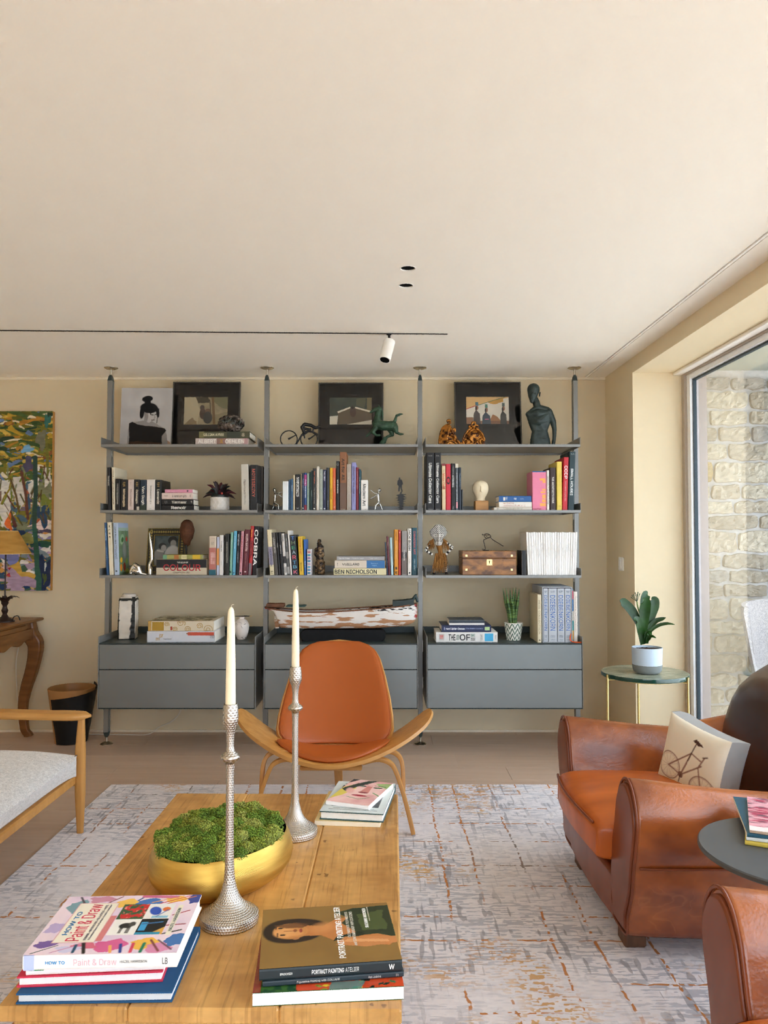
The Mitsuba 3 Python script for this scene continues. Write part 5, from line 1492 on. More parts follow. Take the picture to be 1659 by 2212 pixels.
little_man(C1M, [(148, 1245, 0, .0085, 152, 1262, 0, .0065), (152, 1268, 0, .003, 155, 1290, 0, .0045), (155, 1290, 0, .007, 152, 1345, 0, .0058), (152, 1345, 0, .006, 148, 1370, 0, .0062), (158, 1290, -.006, .0036, 195, 1300, -.012, .003), (195, 1300, -.012, .003, 240, 1330, -.012, .0026), (158, 1285, .006, .0036, 190, 1280, .012, .003), (190, 1280, .012, .003, 226, 1266, .012, .0026),
                 (150, 1372, -.006, .0056, 186, 1392, -.01, .0042), (186, 1392, -.01, .0042, 188, 1438, -.01, .0036), (148, 1372, .006, .0056, 140, 1405, .01, .004), (140, 1405, .01, .004, 128, 1440, .01, .0034)], 4.56, Z2, 'small polished silver figure pushing the row of books from the left')
little_man(C1M, [(1165, 1248, 0, .0085, 1160, 1262, 0, .0065), (1157, 1268, 0, .003, 1152, 1288, 0, .0045), (1150, 1290, 0, .007, 1156, 1345, 0, .0058), (1156, 1345, 0, .006, 1160, 1370, 0, .0062), (1148, 1290, -.006, .0036, 1118, 1280, -.012, .003), (1118, 1280, -.012, .003, 1080, 1250, -.012, .0026), (1148, 1294, .006, .0036, 1115, 1315, .012, .003), (1115, 1315, .012, .003, 1078, 1334, .012, .0026),
                 (1158, 1372, -.006, .0056, 1128, 1400, -.01, .0042), (1128, 1400, -.01, .0042, 1122, 1440, -.01, .0036), (1160, 1372, .006, .0056, 1178, 1405, .01, .004), (1178, 1405, .01, .004, 1192, 1440, .01, .0034)], 4.56, Z2, 'small polished silver figure pushing the row of books from the right')

# cut-out man with rippling reflection
Pm = [(1345, 1262), (1350, 1210), (1336, 1195), (1340, 1158), (1352, 1145), (1350, 1132), (1358, 1127), (1366, 1132), (1364, 1143), (1382, 1152), (1390, 1180), (1392, 1195), (1384, 1200), (1380, 1230), (1388, 1250), (1388, 1262), (1376, 1262), (1366, 1215), (1360, 1262)]
m = extr([(zp(C1M, x, y, 4.62)[0], zp(C1M, x, y, 4.62)[2]) for x, y in Pm], .003)
k = thing('cutout_man', 'thin dark metal cut-out of a walking man above his rippling reflection, middle second shelf', 'sculpture')
up_ = lambda m_, y: xf(m_, frame((0, y, 0), (1, 0, 0), (0, 0, 1), (0, -1, 0)))
part(k, 'man', up_(m, 4.62), 'black_metal')
rr_ = np.random.default_rng(9)
L_, R_ = [], []
ys = np.linspace(1262, 1444, 46)
for i, y in enumerate(ys):
    wv = 9 * math.sin(i * 1.9) + 10 * math.sin(i * 1.1)
    wd = 7 if y < 1290 else (34 if y < 1345 else 30 - (y - 1345) * .17)
    cx = 1374 + wv * (.5 if y < 1290 else 1) * (.7 if y > 1400 else 1)
    L_.append((cx - wd + (4 if i % 2 else -6), y)); R_.append((cx + wd + (-5 if i % 2 else 6), y))
m = extr(Polygon([(zp(C1M, x, y, 4.62)[0], zp(C1M, x, y, 4.62)[2]) for x, y in L_ + R_[::-1]]).buffer(0), .003)
part(k, 'reflection', up_(m, 4.62), 'black_metal')
zz = zp(C1M, 1374, 1300, 4.62)
part(k, 'stand', box(zz[0] - .02, zz[0] + .02, 4.60, 4.635, Z2 + .0003, Z2 + .004, .001), 'black_metal')


def idol():
    Y = 4.56
    p = lambda x, y: zp(C1R, x, y, Y)
    t = thing('head_sculpture', 'smooth cream oval head with only a nose, on a wooden block', 'sculpture')
    a_ = p(600, 1220)
    w, zt_ = .0505, p(0, 1128)[2]
    zb_ = Z2 + .058
    hh = zt_ - zb_
    prof = [(.0285, .0), (.0290, .03), (.0275, .10), (.0290, .17), (.0350, .26), (.0425, .38), (.0470, .50), (.0480, .62), (.0455, .76), (.0385, .88), (.0270, .955), (.0130, .992), (.001, 1.0)]
    pr2 = spline([(r, 0, zb_ + .0005 + hh * z) for r, z in prof], 48)
    m = lathe([(max(q[0], .001), q[2]) for q in pr2], 48)
    m.vertices = m.vertices * [1, .85, 1] + [a_[0], Y, 0]
    scene['cream_stone'] = P('e6d6b4', .5)
    part(t, 'head', m, 'cream_stone', True)
    zn = zb_ + .5 * (zt_ - zb_)
    part(t, 'nose', figure([([a_[0], Y - .041, zn + .026], .0025, [a_[0], Y - .0435, zn - .006], .0055)], .002, 4, 12), 'cream_stone', True)
    x0, x1 = p(541, 0)[0], p(663, 0)[0]
    part(t, 'block', box(x0, x1, Y - .045, Y + .045, Z2 + .0004, Z2 + .0582, .002), 'oak_grain_along')


idol()

# dark bromeliad-like plant in scalloped pot
def burgundy():
    Y = 4.56
    p = lambda x, y, dy=0: zp(C1L, x, y, Y + dy)
    c0 = p(1140, 1335); w = (p(1222, 0)[0] - p(1058, 0)[0]) / 2
    t = thing('scalloped_pot', 'small white pot with raised scallop pattern holding a dark red plant', 'plant pot')
    hh = p(0, 1222)[2] - Z2
    part(t, 'pot', mv(lathe([(.001, .0006), (w * .9, .0006), (w * .96, .004), (w, hh * .5), (w, hh), (w * .93, hh), (w * .92, hh - .012), (.001, hh - .012)], 40), c0[0], Y, Z2), 'print_satin', 40, 'd9d4cb')
    part(t, 'inner_rim', mv(lathe([(w * .9, hh - .011), (w * .915, hh + .014), (w * .88, hh + .014), (w * .86, hh - .011)], 40), c0[0], Y, Z2), 'print_satin', 40, '1b2220')
    for r in range(4):
        n_ = 12
        for k_ in range(n_):
            a_ = (k_ + .5 * (r % 2)) * 2 * math.pi / n_ 
            if math.sin(a_) > .35:
                continue
            zc = Z2 + hh * (.10 + .23 * r)
            q = [[c0[0] + (w * .985 + .0006) * math.cos(a_ + e * .25), Y + (w * .985 + .0006) * math.sin(a_ + e * .25), zc + hh * .2 * (1 - e * e)] for e in np.linspace(-1, 1, 7)]
            part(t, 'scallop', tube(q, .0012, 5), 'print_satin', True, 'efece6')
    pl_ = thing('burgundy_plant', 'spiky dark burgundy houseplant in the white scalloped pot', 'plant')
    top = np.array([c0[0], Y, Z2 + hh - .008])
    lv = [(-155, 1225, 0), (-130, 1190, .03), (-115, 1108, .0), (-60, 1080, -.03), (-45, 1075, .02), (-85, 1150, -.04), (15, 1085, .03), (50, 1130, -.04), (75, 1100, 0), (95, 1120, .02), (150, 1190, 0), (140, 1235, -.02), (80, 1215, -.06), (-80, 1215, -.05), (0, 1160, -.06), (110, 1165, .04), (-20, 1105, .05), (40, 1105, .0), (-100, 1165, .03)]
    for i, (dx, y, dy) in enumerate(lv):
        e = p(1140 + dx, y, dy)
        mid = top * .45 + e * .55 + np.array([0, 0, .022])
        part(pl_, 'leaf', leaf([top + [dx * .00004, 0, 0], mid, e], (.004, .0095, .0085, .0005), 10, .3, (0, -1, .6)), 'print_satin', 60, ('2a1518', '1f2320', '4a1a22', '24121a')[i % 4])
    part(pl_, 'flower', rough(ellipsoid(*p(1158, 1185, -.05), .006, .006, .006, 2), .002, 300), 'print_satin', True, 'b04a40')


burgundy()

# ---------------------------------------------------------------- third shelves
def ornate_frame():
    Y = 4.72
    x0, x1 = zp(C3L, 492, 0, Y)[0], zp(C3L, 850, 0, Y)[0]
    w, h = x1 - x0, zp(C3L, 0, 128, Y + .03)[2] - Z3
    M = lean((x0, Y, Z3 + .0004), 9) @ trimesh.transformations.rotation_matrix(0, (0, 0, 1))
    t = thing('ornate_photo_frame', 'ornate dark gold frame with black-and-white photo of a couple, third left shelf', 'picture')
    b = .047
    for q in ((0, w, 0, b), (0, w, h - b, h), (0, b, b, h - b), (w - b, w, b, h - b)):
        part(t, 'frame_bar', xf(box(q[0], q[1], q[2], q[3], -.012, .004, .004), M), 'print_satin', False, '31291a')
    for inset, r in ((.004, .0035), (b - .004, .0035)):
        part(t, 'gilt_moulding', xf(tube([(inset, inset, .004), (w - inset, inset, .004), (w - inset, h - inset, .004), (inset, h - inset, .004), (inset, inset, .004)], r, 6), M), 'print_satin', False, '8f7838')
    for k_ in range(16):
        for side in (0, 1):
            u = .014 + (h - .028) * k_ / 15
            part(t, 'stud', xf(ellipsoid(b / 2 if side == 0 else w - b / 2, u, .004, .008, .006, .003, 1), M), 'print_satin', True, 'a08a48')
        u = .014 + (w - .028) * k_ / 15
        part(t, 'stud', xf(ellipsoid(u, h - b / 2, .004, .006, .008, .003, 1), M), 'print_satin', True, 'a08a48')
    A = Art(w - 2 * b, h - 2 * b, 60, 70, '3f4a48', 2)
    A.mask(np.clip((A.n(5) - .4) * 3, 0, 1), '6a726e', .6); A.ell(.6, .84, .16, .15, '20211f'); A.ell(.62, .74, .10, .12, '8f8a80'); A.ell(.26, .64, .13, .12, '2a2a28'); A.ell(.3, .58, .09, .11, 'a09a90'); A.ell(.62, .25, .3, .42, 'b9b5ac'); A.ell(.15, .2, .2, .35, '8f8c86'); A.line([(.1, .5), (.3, .45)], .05, 'c0bcb2')
    put_art(t, 'photograph', A, M @ frame((b, b, -.001), (1, 0, 0), (0, 1, 0), (0, 0, 1)), 'print_satin')
    part(t, 'mount', xf(box(b * .9, w - b * .9, b * .9, h - b * .9, -.008, -.002), M), 'print_matte', False, '202020')


ornate_frame()
p3 = lambda x, y, dy=0.0: zp(C3L, x, y, 4.50 + dy)
k = thing('silver_blob_sculpture', 'polished silver rounded abstract sculpture in front of the fruit-painting book', 'sculpture')
put(k, figure([(p3(345, 555), .009, p3(365, 500), .011), (p3(365, 500), .011, p3(390, 470), .011), (p3(390, 470), .012, p3(420, 490), .013), (p3(420, 490), .013, p3(440, 545), .012), (p3(400, 500, .02), .012, p3(410, 545, .02), .013), (p3(440, 545), .010, p3(490, 556), .006), (p3(330, 558), .005, p3(350, 545, -.02), .008), (p3(385, 520), .016, p3(415, 530), .017)], .004, 6, 14, 1.15, Z3 + .0006), 'chrome', True)
k = thing('silver_spire', 'tall slender polished silver abstract figure in front of the ornate frame', 'sculpture')
put(k, figure([(p3(530, 556), .011, p3(530, 510), .012), (p3(530, 510), .012, p3(522, 470), .008), (p3(522, 470), .008, p3(545, 420), .0095), (p3(545, 420), .0095, p3(542, 330), .008), (p3(542, 330), .008, p3(530, 240), .006), (p3(530, 240), .006, p3(522, 172), .0018)], .004, 6, 14, 1.15, Z3 + .0006), 'chrome', True)


def terracotta():
    Y = 4.645
    p = lambda x, y, dy=0: zp(C3L, x, y, Y + dy)
    t = thing('terracotta_head', 'brown terracotta head with topknot on a metal stem, third left shelf', 'sculpture')
    scene['terracotta'] = P(proc(lambda p, n, uv: mix(rgb('43240f'), rgb('70452a'), fbm(p.x * 50, p.y * 50, p.z * 50, 3))), .8)
    m = figure([(p(868, 150), .031, p(868, 200, -.005), .026), (p(868, 200, -.008), .025, p(866, 250, -.012), .015), (p(868, 110), .026, p(868, 90), .013), (p(826, 200, .005), .004, p(828, 225, .005), .0035), (p(911, 200, .005), .004, p(909, 225, .005), .0035), (p(862, 195, -.034), .004, p(862, 215, -.037), .0055), (p(868, 245, .01), .014, p(868, 268, .01), .014)], .0035, 4, 16, 1.48)
    v = m.vertices
    for x, y, dep in ((845, 185, .003), (884, 185, .003), (863, 238, .0012)):
        q = p(x, y)
        d = np.hypot((v[:, 0] - q[0]) / .010, (v[:, 2] - q[2]) / .004)
        m.vertices[:, 1] += dep * np.exp(-d ** 2) * (v[:, 1] < Y)
    part(t, 'head', rough(m, .0008, 200), 'terracotta', True)
    part(t, 'stem', mv(lathe([(.007, Z3 + .115), (.007, p(0, 268)[2])], 14), p(868, 0)[0] - .004, Y), 'black_metal', 40)
    x0, x1 = p(782, 0)[0], p(940, 0)[0]
    part(t, 'base', box(x0, x1, Y - .035, Y + .035, Z3 + .0004, Z3 + .115, .002), 'black_metal')


terracotta()


def statuette():
    Y = 4.52
    p = lambda x, y, dy=0: zp(C3M, x, y, Y + dy)
    scene['bronze_brown'] = P(proc(lambda p, n, uv: mix(rgb('1f150c'), rgb('7a6040'), smoothstep(.3, .75, fbm(p.x * 70, p.y * 70, p.z * 70, 3)))), .4, .5)
    k = thing('bronze_statuette', 'dark bronze robed figure standing at the end of the third middle shelf book row', 'statuette')
    put(k, rough(figure([(p(582, 262), .0085, p(583, 275), .0085), (p(583, 285), .007, p(585, 305), .009), (p(555, 345), .009, p(605, 320), .009), (p(585, 310), .012, p(585, 380), .017), (p(550, 350), .008, p(548, 400), .007), (p(548, 400), .007, p(575, 420, -.012), .006), (p(608, 330), .008, p(615, 400), .008), (p(580, 390), .0165, p(592, 480), .019), (p(592, 480), .018, p(590, 575), .0165), (p(560, 470), .009, p(560, 575), .010), (p(618, 470), .009, p(615, 576), .010), (p(570, 290), .006, p(598, 300), .006)], .0035, 4, 14, 1.22, Z3 + .001), .0035, 120, 8), 'bronze_brown', True)


statuette()


def mask_doll():
    Y = 4.54
    p = lambda x, y, dy=0: zp(C3R, x, y, Y + dy)
    t = thing('masked_doll', 'raffia doll with large striped black and white mask face, third right shelf', 'doll')
    scene['raffia'] = P(proc(lambda p, n, uv: mix(rgb('5a3412'), rgb('b07a38'), fbm(p.x * 220, p.y * 220, p.z * 14, 3))), .9)
    # mask: a domed oval sheet with stripes in its print
    cx, cz = p(203, 0)[0], 0
    out_ = [(150, 130), (175, 106), (205, 98), (240, 108), (272, 135), (287, 175), (275, 205), (255, 222), (245, 250), (236, 290), (222, 300), (190, 300), (176, 288), (168, 250), (150, 222), (132, 205), (121, 170), (130, 148)]
    G = Polygon([(p(x, y)[0], p(x, y)[2]) for x, y in out_]).buffer(.003).buffer(-.003)
    x0, z0, x1, z1 = G.bounds
    A = Art(1, 1, 70, 90, '15110f', 1)
    X_, Z_ = x0 + A.U * (x1 - x0), z0 + A.V * (z1 - z0)
    u, v = (A.U - .5) * 2, A.V
    ph = (v * 1.9 + np.abs(u) * .9) * 9
    A.mask(((np.sin(ph * 2 * math.pi / 1.6) > .15) & (v > .42)).astype(float), 'e2ddd2')
    A.mask(((np.sin((v * 1.2 - np.abs(u) * 1.3) * 34) > .1) & (v <= .42)).astype(float), 'd8d2c6')
    A.rect(.47, .53, .2, 1.0, 'd8d2c6'); A.rect(.49, .51, .2, 1.0, '15110f')
    for sx_ in (.33, .67):
        A.ell(sx_, .47, .10, .06, 'e2ddd2'); A.ell(sx_, .47, .06, .035, '15110f'); A.ell(sx_, .47, .02, .012, 'e2ddd2')
    A.rect(.33, .67, .02, .16, 'd8d2c6'); A.rect(.38, .62, .05, .12, '3a2a22'); A.line([(.36, .085), (.64, .085)], .02, 'e2ddd2')
    keep = shapely.contains_xy(G, X_, Z_)
    dist = np.clip(shapely.distance(shapely.boundary(G), shapely.points(X_, Z_)), 0, 1)
    Yf = Y - .018 - .55 * dist ** .75 * .25 - .006 * np.exp(-(u / .12) ** 2) * (v < .6)
    n1 = 71
    V = np.stack([X_, Yf, Z_], -1).reshape(-1, 3)
    i, j = np.meshgrid(np.arange(90), np.arange(70), indexing='ij')
    q = (i * n1 + j).ravel()
    f = np.vstack([np.stack([q, q + 1, q + n1 + 1], -1), np.stack([q, q + n1 + 1, q + n1], -1)])
    f = f[keep.ravel()[f].all(1)]
    k_ = nm(t + '__mask')
    m = trimesh.Trimesh(V, f, process=False)
    used, inv = np.unique(f, return_inverse=True)
    scene[k_] = ply(trimesh.Trimesh(V[used], inv.reshape(-1, 3), process=False), 'print_matte', True, color=A.C.reshape(-1, 3)[used])
    part(t, 'mask_back', up_(extr([(x, z) for x, z in G.exterior.coords], .012), Y - .006), 'print_matte', False, '1d1612')
    part(t, 'body', figure([(p(205, 270), .02, p(225, 360), .014), (p(225, 360), .014, p(225, 400), .018)], .005, 4, 12), 'raffia', True)
    rr2 = np.random.default_rng(3)
    st_ = []
    for i_ in range(150):
        a_ = rr2.uniform(0, 2 * math.pi)
        u_ = rr2.uniform(-1, 1)
        top_ = p(225 + 48 * u_, 372, .016 * math.sin(a_) - .004)
        end = p(218 + 70 * u_ + 8 * rr2.normal(), rr2.uniform(490, 560), .022 * math.sin(a_) - .006)
        st_.append(tube([top_, top_ * .5 + end * .5 + [0, -.004, 0], end], [.0016, .0016, .001], 4))
    k_ = part(t, 'raffia_skirt', cat(*st_), 'raffia', False)
    labels[k_] = {'kind': 'stuff'}
    st_ = []
    for i_ in range(110):
        sgn = -1 if i_ % 2 else 1
        s0_ = p(205 + sgn * 45, 235, .01 * rr2.normal())
        end = p(205 + sgn * rr2.uniform(30, 110), rr2.uniform(290, 350), .014 * rr2.normal())
        st_.append(tube([s0_, s0_ * .5 + end * .5 + [sgn * .006, -.004, .004], end], [.0018, .0018, .001], 4))
    k_ = part(t, 'raffia_cape', cat(*st_), 'raffia', False)
    labels[k_] = {'kind': 'stuff'}
    for nme, q in (('arm', [(150, 265), (92, 330), (88, 345), (150, 385)]), ('arm', [(262, 265), (325, 305), (332, 320), (275, 385)]), ('leg', [(190, 440), (178, 500), (165, 555)]), ('leg', [(262, 440), (275, 500), (280, 560)])):
        pth = spline([p(x, y) for x, y in q], 42)
        m = tube(pth, .0072, 10)
        bands = np.array([c('e8e2d6') if (i_ // 3) % 2 else c('15110f') for i_ in range(42)])
        colr = np.vstack([np.repeat(bands, 10, 0), bands[0], bands[-1]])
        kk = nm(t + '__' + nme)
        scene[kk] = ply(m, 'print_matte', True, color=colr)
    for x, y in ((165, 558), (282, 562)):
        e = p(x, y)
        part(t, 'foot', ellipsoid(e[0], e[1] - .008, Z3 + .0065, .010, .018, .006, 2), 'print_matte', True, '2a2320')


mask_doll()


def wood_box():
    Y0 = 4.47
    p = lambda x, y, Y=Y0: zp(C3R, x, y, Y)
    t = thing('wooden_box', 'burr walnut lidded writing box with brass inlay, third right shelf', 'box')
    x0, x1 = p(430, 0)[0], p(940, 0)[0]
    zt_, zm = p(0, 350)[2], p(0, 418)[2]
    scene['burr'] = P(proc(lambda p, n, uv: mix(rgb('4f2c12'), rgb('a36c33'), smoothstep(.2, .8, fbm(p.x * 24 + 2 * fbm(p.x * 14, p.z * 14, 1.0), p.y * 24, p.z * 34, 4)))), .35)
    part(t, 'body', box(x0, x1, Y0, Y0 + .22, Z3 + .0004, zm - .0008, .002), 'burr')
    part(t, 'lid', box(x0, x1, Y0, Y0 + .22, zm + .0004, zt_, .002), 'burr')
    for xx in (470, 898):
        for yy in (395, 527):
            c0 = p(xx, yy)
            part(t, 'brass_inlay', box(c0[0] - .006, c0[0] + .006, Y0 - .0006, Y0 + .002, c0[2] - .006, c0[2] + .006), 'brass')
    c0 = p(687, 458)
    lk = part(t, 'lock_plate', box(c0[0] - .016, c0[0] + .016, Y0 - .0006, Y0 + .002, c0[2] - .017, c0[2] + .017), 'brass')
    part(lk, 'keyhole', up_(extr([(c0[0] + .0035 * math.cos(a) , c0[2] + .006 + .0035 * math.sin(a)) for a in np.linspace(-.9, math.pi + .9, 14)] + [(c0[0] - .002, c0[2] - .006), (c0[0] + .002, c0[2] - .006)], .0006), Y0 - .0006), 'dark_void')
    zt2_ = zt_
    wb = thing('wire_bird', 'bent wire bird sculpture standing on the walnut box', 'sculpture')
    q = lambda x, y: zp(C3R, x, y, Y0 + .08)
    part(wb, 'wire', tube([q(618, 333), q(648, 333), q(640, 290), q(632, 248), q(668, 232), q(700, 215), q(680, 192), q(650, 190), q(640, 215), q(665, 236)], .0024, 7, 60), 'print_satin', True, '3a2c20')
    part(wb, 'wire', tube([q(640, 190), q(670, 222), q(700, 214), q(685, 200), q(640, 200), q(620, 192), q(626, 206)], .002, 7, 40), 'print_satin', True, '3a2c20')
    part(wb, 'wire', tube([q(690, 215), q(720, 245), q(770, 275), q(800, 295), q(818, 304)], [.002, .0024, .0024, .003, .003], 7, 30), 'print_satin', True, '3a2c20')
    b0 = q(650, 340)
    part(wb, 'base', box(b0[0] - .016, b0[0] + .018, Y0 + .06, Y0 + .10, zt_ + .0004, zt_ + .004, .001), 'black_metal')


wood_box()

# ---------------------------------------------------------------- things on the cabinet tops
def vase_square():
    Y = 4.56
    p = lambda x, y: zp(C3L, x, y, Y)
    x0, x1 = p(240, 0)[0], p(392, 0)[0]
    zt_ = p(0, 770)[2]
    t = thing('square_vase', 'tall rough white square vase with black painted edges, on the left cabinet', 'vase')
    cxm, w, d = (x0 + x1) / 2, (x1 - x0), .105
    R = []
    for k_ in np.linspace(0, 1, 60):
        s_ = 1.0 + .05 * math.sin(k_ * 4) if k_ < .9 else 1.06 - .16 * (k_ - .9) / .1
        q = np.array(rrect(w * s_, d * s_, .006, 3)); q = np.vstack([q, q[:1]])
        L_ = np.r_[0, np.cumsum(np.linalg.norm(np.diff(q, axis=0), axis=1))]
        q = np.stack([np.interp(np.linspace(0, L_[-1], 97)[:-1], L_, q[:, i_]) for i_ in (0, 1)], -1)
        R.append([(cxm + a * math.cos(.16) - b * math.sin(.16) + .004 * k_, Y + .04 + a * math.sin(.16) + b * math.cos(.16), ZC + .0032 + (zt_ - ZC) * k_) for a, b in q])
    m = loft(R)
    m = rough(m, .0022, 60, 2)
    v = m.vertices
    a_ = ((v[:, 0] - cxm) * math.cos(.16) + (v[:, 1] - Y - .04) * math.sin(.16)) / (w / 2)
    b_ = (-(v[:, 0] - cxm) * math.sin(.16) + (v[:, 1] - Y - .04) * math.cos(.16)) / (d / 2)
    kz = (v[:, 2] - ZC) / (zt_ - ZC)
    nz = meshkit.fbm(v * 40, 3)
    blk = ((a_ < -.86 + .2 * (nz - .5)) & (b_ < .2)) | ((kz > .93 + .05 * (nz - .5)) & (kz < .99)) | ((a_ > .60 + .35 * (nz - .5) - .30 * (1 - kz) ** 2) & (a_ < .98) & (b_ < -.7)) | ((b_ > .75) & (a_ > .6))
    colr = np.where(blk[:, None], np.array(c('15160f')), np.array(c('d2c8b8')) * (.85 + .3 * meshkit.fbm(v * 25, 3, 5))[:, None])
    k_ = nm(t + '__body')
    scene[k_] = ply(m, 'print_satin', True, color=np.clip(colr, 0, 1))
    part(t, 'neck', rough(mv(lathe([(.040, -.006), (.041, .004), (.038, .014), (.037, .019), (.032, .019), (.034, .0), (.01, -.005)], 36), cxm + .004, Y + .04, zt_ + .001), .0015, 70), 'print_satin', True, 'cfc4b4')


vase_square()


def small_vase():
    Y = 4.56
    p = lambda x, y: zp(C3L, x, y, Y)
    c0 = p(1377, 0)
    h = p(0, 945)[2] - ZC
    w = (p(1443, 0)[0] - p(1310, 0)[0]) / 2
    t = single('small_vase', mv(lathe([(max(q[0], .001), q[2]) for q in spline([(.001, 0, .0006), (w * .52, 0, .0006), (w * .62, 0, .008 * 1), (w * .85, 0, h * .25), (w, 0, h * .55), (w * .93, 0, h * .72), (w * .62, 0, h * .86), (w * .36, 0, h * .92), (w * .40, 0, h * .98), (w * .46, 0, h), (w * .34, 0, h), (w * .3, 0, h * .9)], 44)], 40), c0[0], Y, ZC),
               'marble', 'small white marbled vase with narrow neck, on the left cabinet', 'vase', None, True)
    a_, b_ = p(1285, 943), p(1465, 943)
    z = ZC + h + .0036
    k_ = thing('paintbrush', 'thin dark paintbrush lying across the mouth of the small white vase', 'paintbrush')
    part(k_, 'handle', tube([[a_[0], Y - .004, z], [a_[0] * .3 + b_[0] * .7, Y, z], [b_[0] - .014, Y, z]], [.0014, .0032, .0024], 8), 'print_satin', True, '1d1b1a')
    part(k_, 'bristles', tube([[b_[0] - .014, Y, z], [b_[0] - .006, Y, z], [b_[0], Y, z]], [.0028, .0032, .001], 8), 'print_matte', True, 'c2a676')


def marble(p, n, uv):
    w = fbm(p.x * 25, p.y * 25, p.z * 25, 4)
    ln = smoothstep(.035, .0, dr.abs(noise(p.x * 40 + 4 * w, p.y * 40, p.z * 28) - .5))
    return mix(rgb('ddd3c8'), rgb('5a4a42'), ln * smoothstep(.5, .62, noise(p.x * 22, p.y * 22, p.z * 22)))


scene['marble'] = P(proc(marble), .3)
small_vase()


def boat():
    Y = 4.527
    p = lambda x, y, dy=0: zp(C3M, x, y - 3, Y + dy)
    t = thing('model_boat', 'weathered wooden model boat hull with peeling white and red paint, on the middle cabinet', 'model boat')

    def hullc(p_, n, uv):
        sp = fbm(p_.x * 13, p_.y * 20, p_.z * 60, 4)
        b = mix(rgb('a87a55'), rgb('d9d2c8'), smoothstep(.45, .51, sp + (p_.z - ZC - .115) * 2.2))
        ends = smoothstep(-.56, -.67, p_.x) + smoothstep(.13, .19, p_.x)
        b = mix(b, rgb('9c2a2a'), smoothstep(.60, .68, .5 * fbm(p_.x * 24, p_.y * 20, p_.z * 40 + 7, 3) + .50 * ends - .10 * smoothstep(.66, .78, p_.z)))
        return mix(b, rgb('1c1b1a'), smoothstep(.60, .66, .55 * fbm(p_.x * 40, p_.y * 40, p_.z * 150, 3) + .34 * smoothstep(ZC + .150, ZC + .185, p_.z)))
    scene['hull_paint'] = P(proc(hullc), .75)
    scene['boat_wood'] = P(proc(lambda p, n, uv: mix(rgb('3f2517'), rgb('8a5a3a'), fbm(p.x * 30, p.y * 30, p.z * 30, 3))), .7)
    xs = np.array([55, 150, 210, 300, 450, 650, 900, 1150, 1350, 1450, 1500, 1528])
    sheer = np.array([910, 925, 932, 940, 950, 948, 934, 916, 900, 888, 880, 876])
    keel = np.array([918, 945, 1100, 1108, 1110, 1108, 1108, 1104, 1090, 1075, 1050, 1000])
    beam = np.array([.006, .05, .06, .068, .078, .083, .084, .078, .062, .044, .026, .006])
    R = []
    n_ = 22
    for xx in np.linspace(55, 1528, 48):
        sh, ke, be = np.interp(xx, xs, sheer), np.interp(xx, xs, keel), np.interp(xx, xs, beam)
        a_, b_ = p(xx, sh), p(xx, ke)
        hgt = a_[2] - b_[2]
        ring = []
        for q in np.linspace(-1, 1, n_):
            e = abs(q)
            z = b_[2] + hgt * e ** 2.6
            y = np.sign(q) * be * (1 - (1 - e) ** 2.2) ** .75
            ring.append((a_[0], Y + y, z))
        R.append(ring + [(a_[0], Y + be * .9 * s, a_[2] - .006 * 1) for s in (.8, .4, 0, -.4, -.8)])
    part(t, 'hull', loft(R), 'hull_paint', 50)
    for s in (-1, 1):
        part(t, 'gunwale', tube([[p(xx, 0)[0], Y + s * np.interp(xx, xs, beam), p(xx, np.interp(xx, xs, sheer) - 6)[2]] for xx in np.linspace(60, 1524, 40)], .0042, 6), 'boat_wood', True)
    bx_ = lambda xa, xb, ya, yb, d: box(p(xa, 0)[0], p(xb, 0)[0], Y - d, Y + d, p(0, yb)[2], p(0, ya)[2], .003)
    part(t, 'bow_deck', rough(cat(bx_(80, 250, 868, 905, .03)).subdivide().subdivide(), .003, 50), 'boat_wood', True)
    part(t, 'stern_cabin', loft([[(p(x, 0)[0], Y + sy * .045, p(0, y)[2]) for sy, y in ((-1, yb), (1, yb), (1, ya), (-1, ya))] for x, ya, yb in ((1292, 842, 892), (1400, 836, 886), (1495, 822, 880))]), 'print_satin', False, '22302e')
    part(t, 'stern_knob', rough(figure([(p(1490, 830), .010, p(1510, 800), .008), (p(1510, 800), .008, p(1518, 790), .006), (p(1518, 795), .007, p(1530, 850), .008)], .004, 4, 10), .002, 90), 'print_satin', True, '2a3a38')
    part(t, 'thwart', bx_(270, 455, 885, 900, .045), 'print_satin', False, '2f4a46')
    part(t, 'rudder', xf(extr([(p(x, y)[0], p(x, y)[2]) for x, y in ((148, 940), (180, 945), (205, 980), (208, 1060), (190, 1110), (160, 1112), (150, 1060))], .012), frame((0, Y + .006, 0), (1, 0, 0), (0, 0, 1), (0, -1, 0))), 'hull_paint')
    return p


boat()
k = thing('soundbar', 'black rounded soundbar speaker lying under the model boat on the middle cabinet', 'speaker')
a_, b_ = zp(C3M, 395, 1228, 4.47), zp(C3M, 1225, 1228, 4.47)
w, hh = b_[0] - a_[0], .0655
part(k, 'body', loft([[(((a_[0] + b_[0]) / 2 + x * g), 4.47 + y0, ZC + .0006 + hh / 2 + z * g) for x, z in rrect(w, hh, .0325, 8)] for y0, g in ((0, .985), (.004, 1.0), (.105, 1.0), (.11, .985))]), 'print_matte', 40, '0d0f11')
part(k, 'lettering', xf(text('SONOS', .032, .005), FRONT((a_[0] + b_[0]) / 2 - .045, 4.4696, ZC + .038)), 'print_matte', False, '23272a')


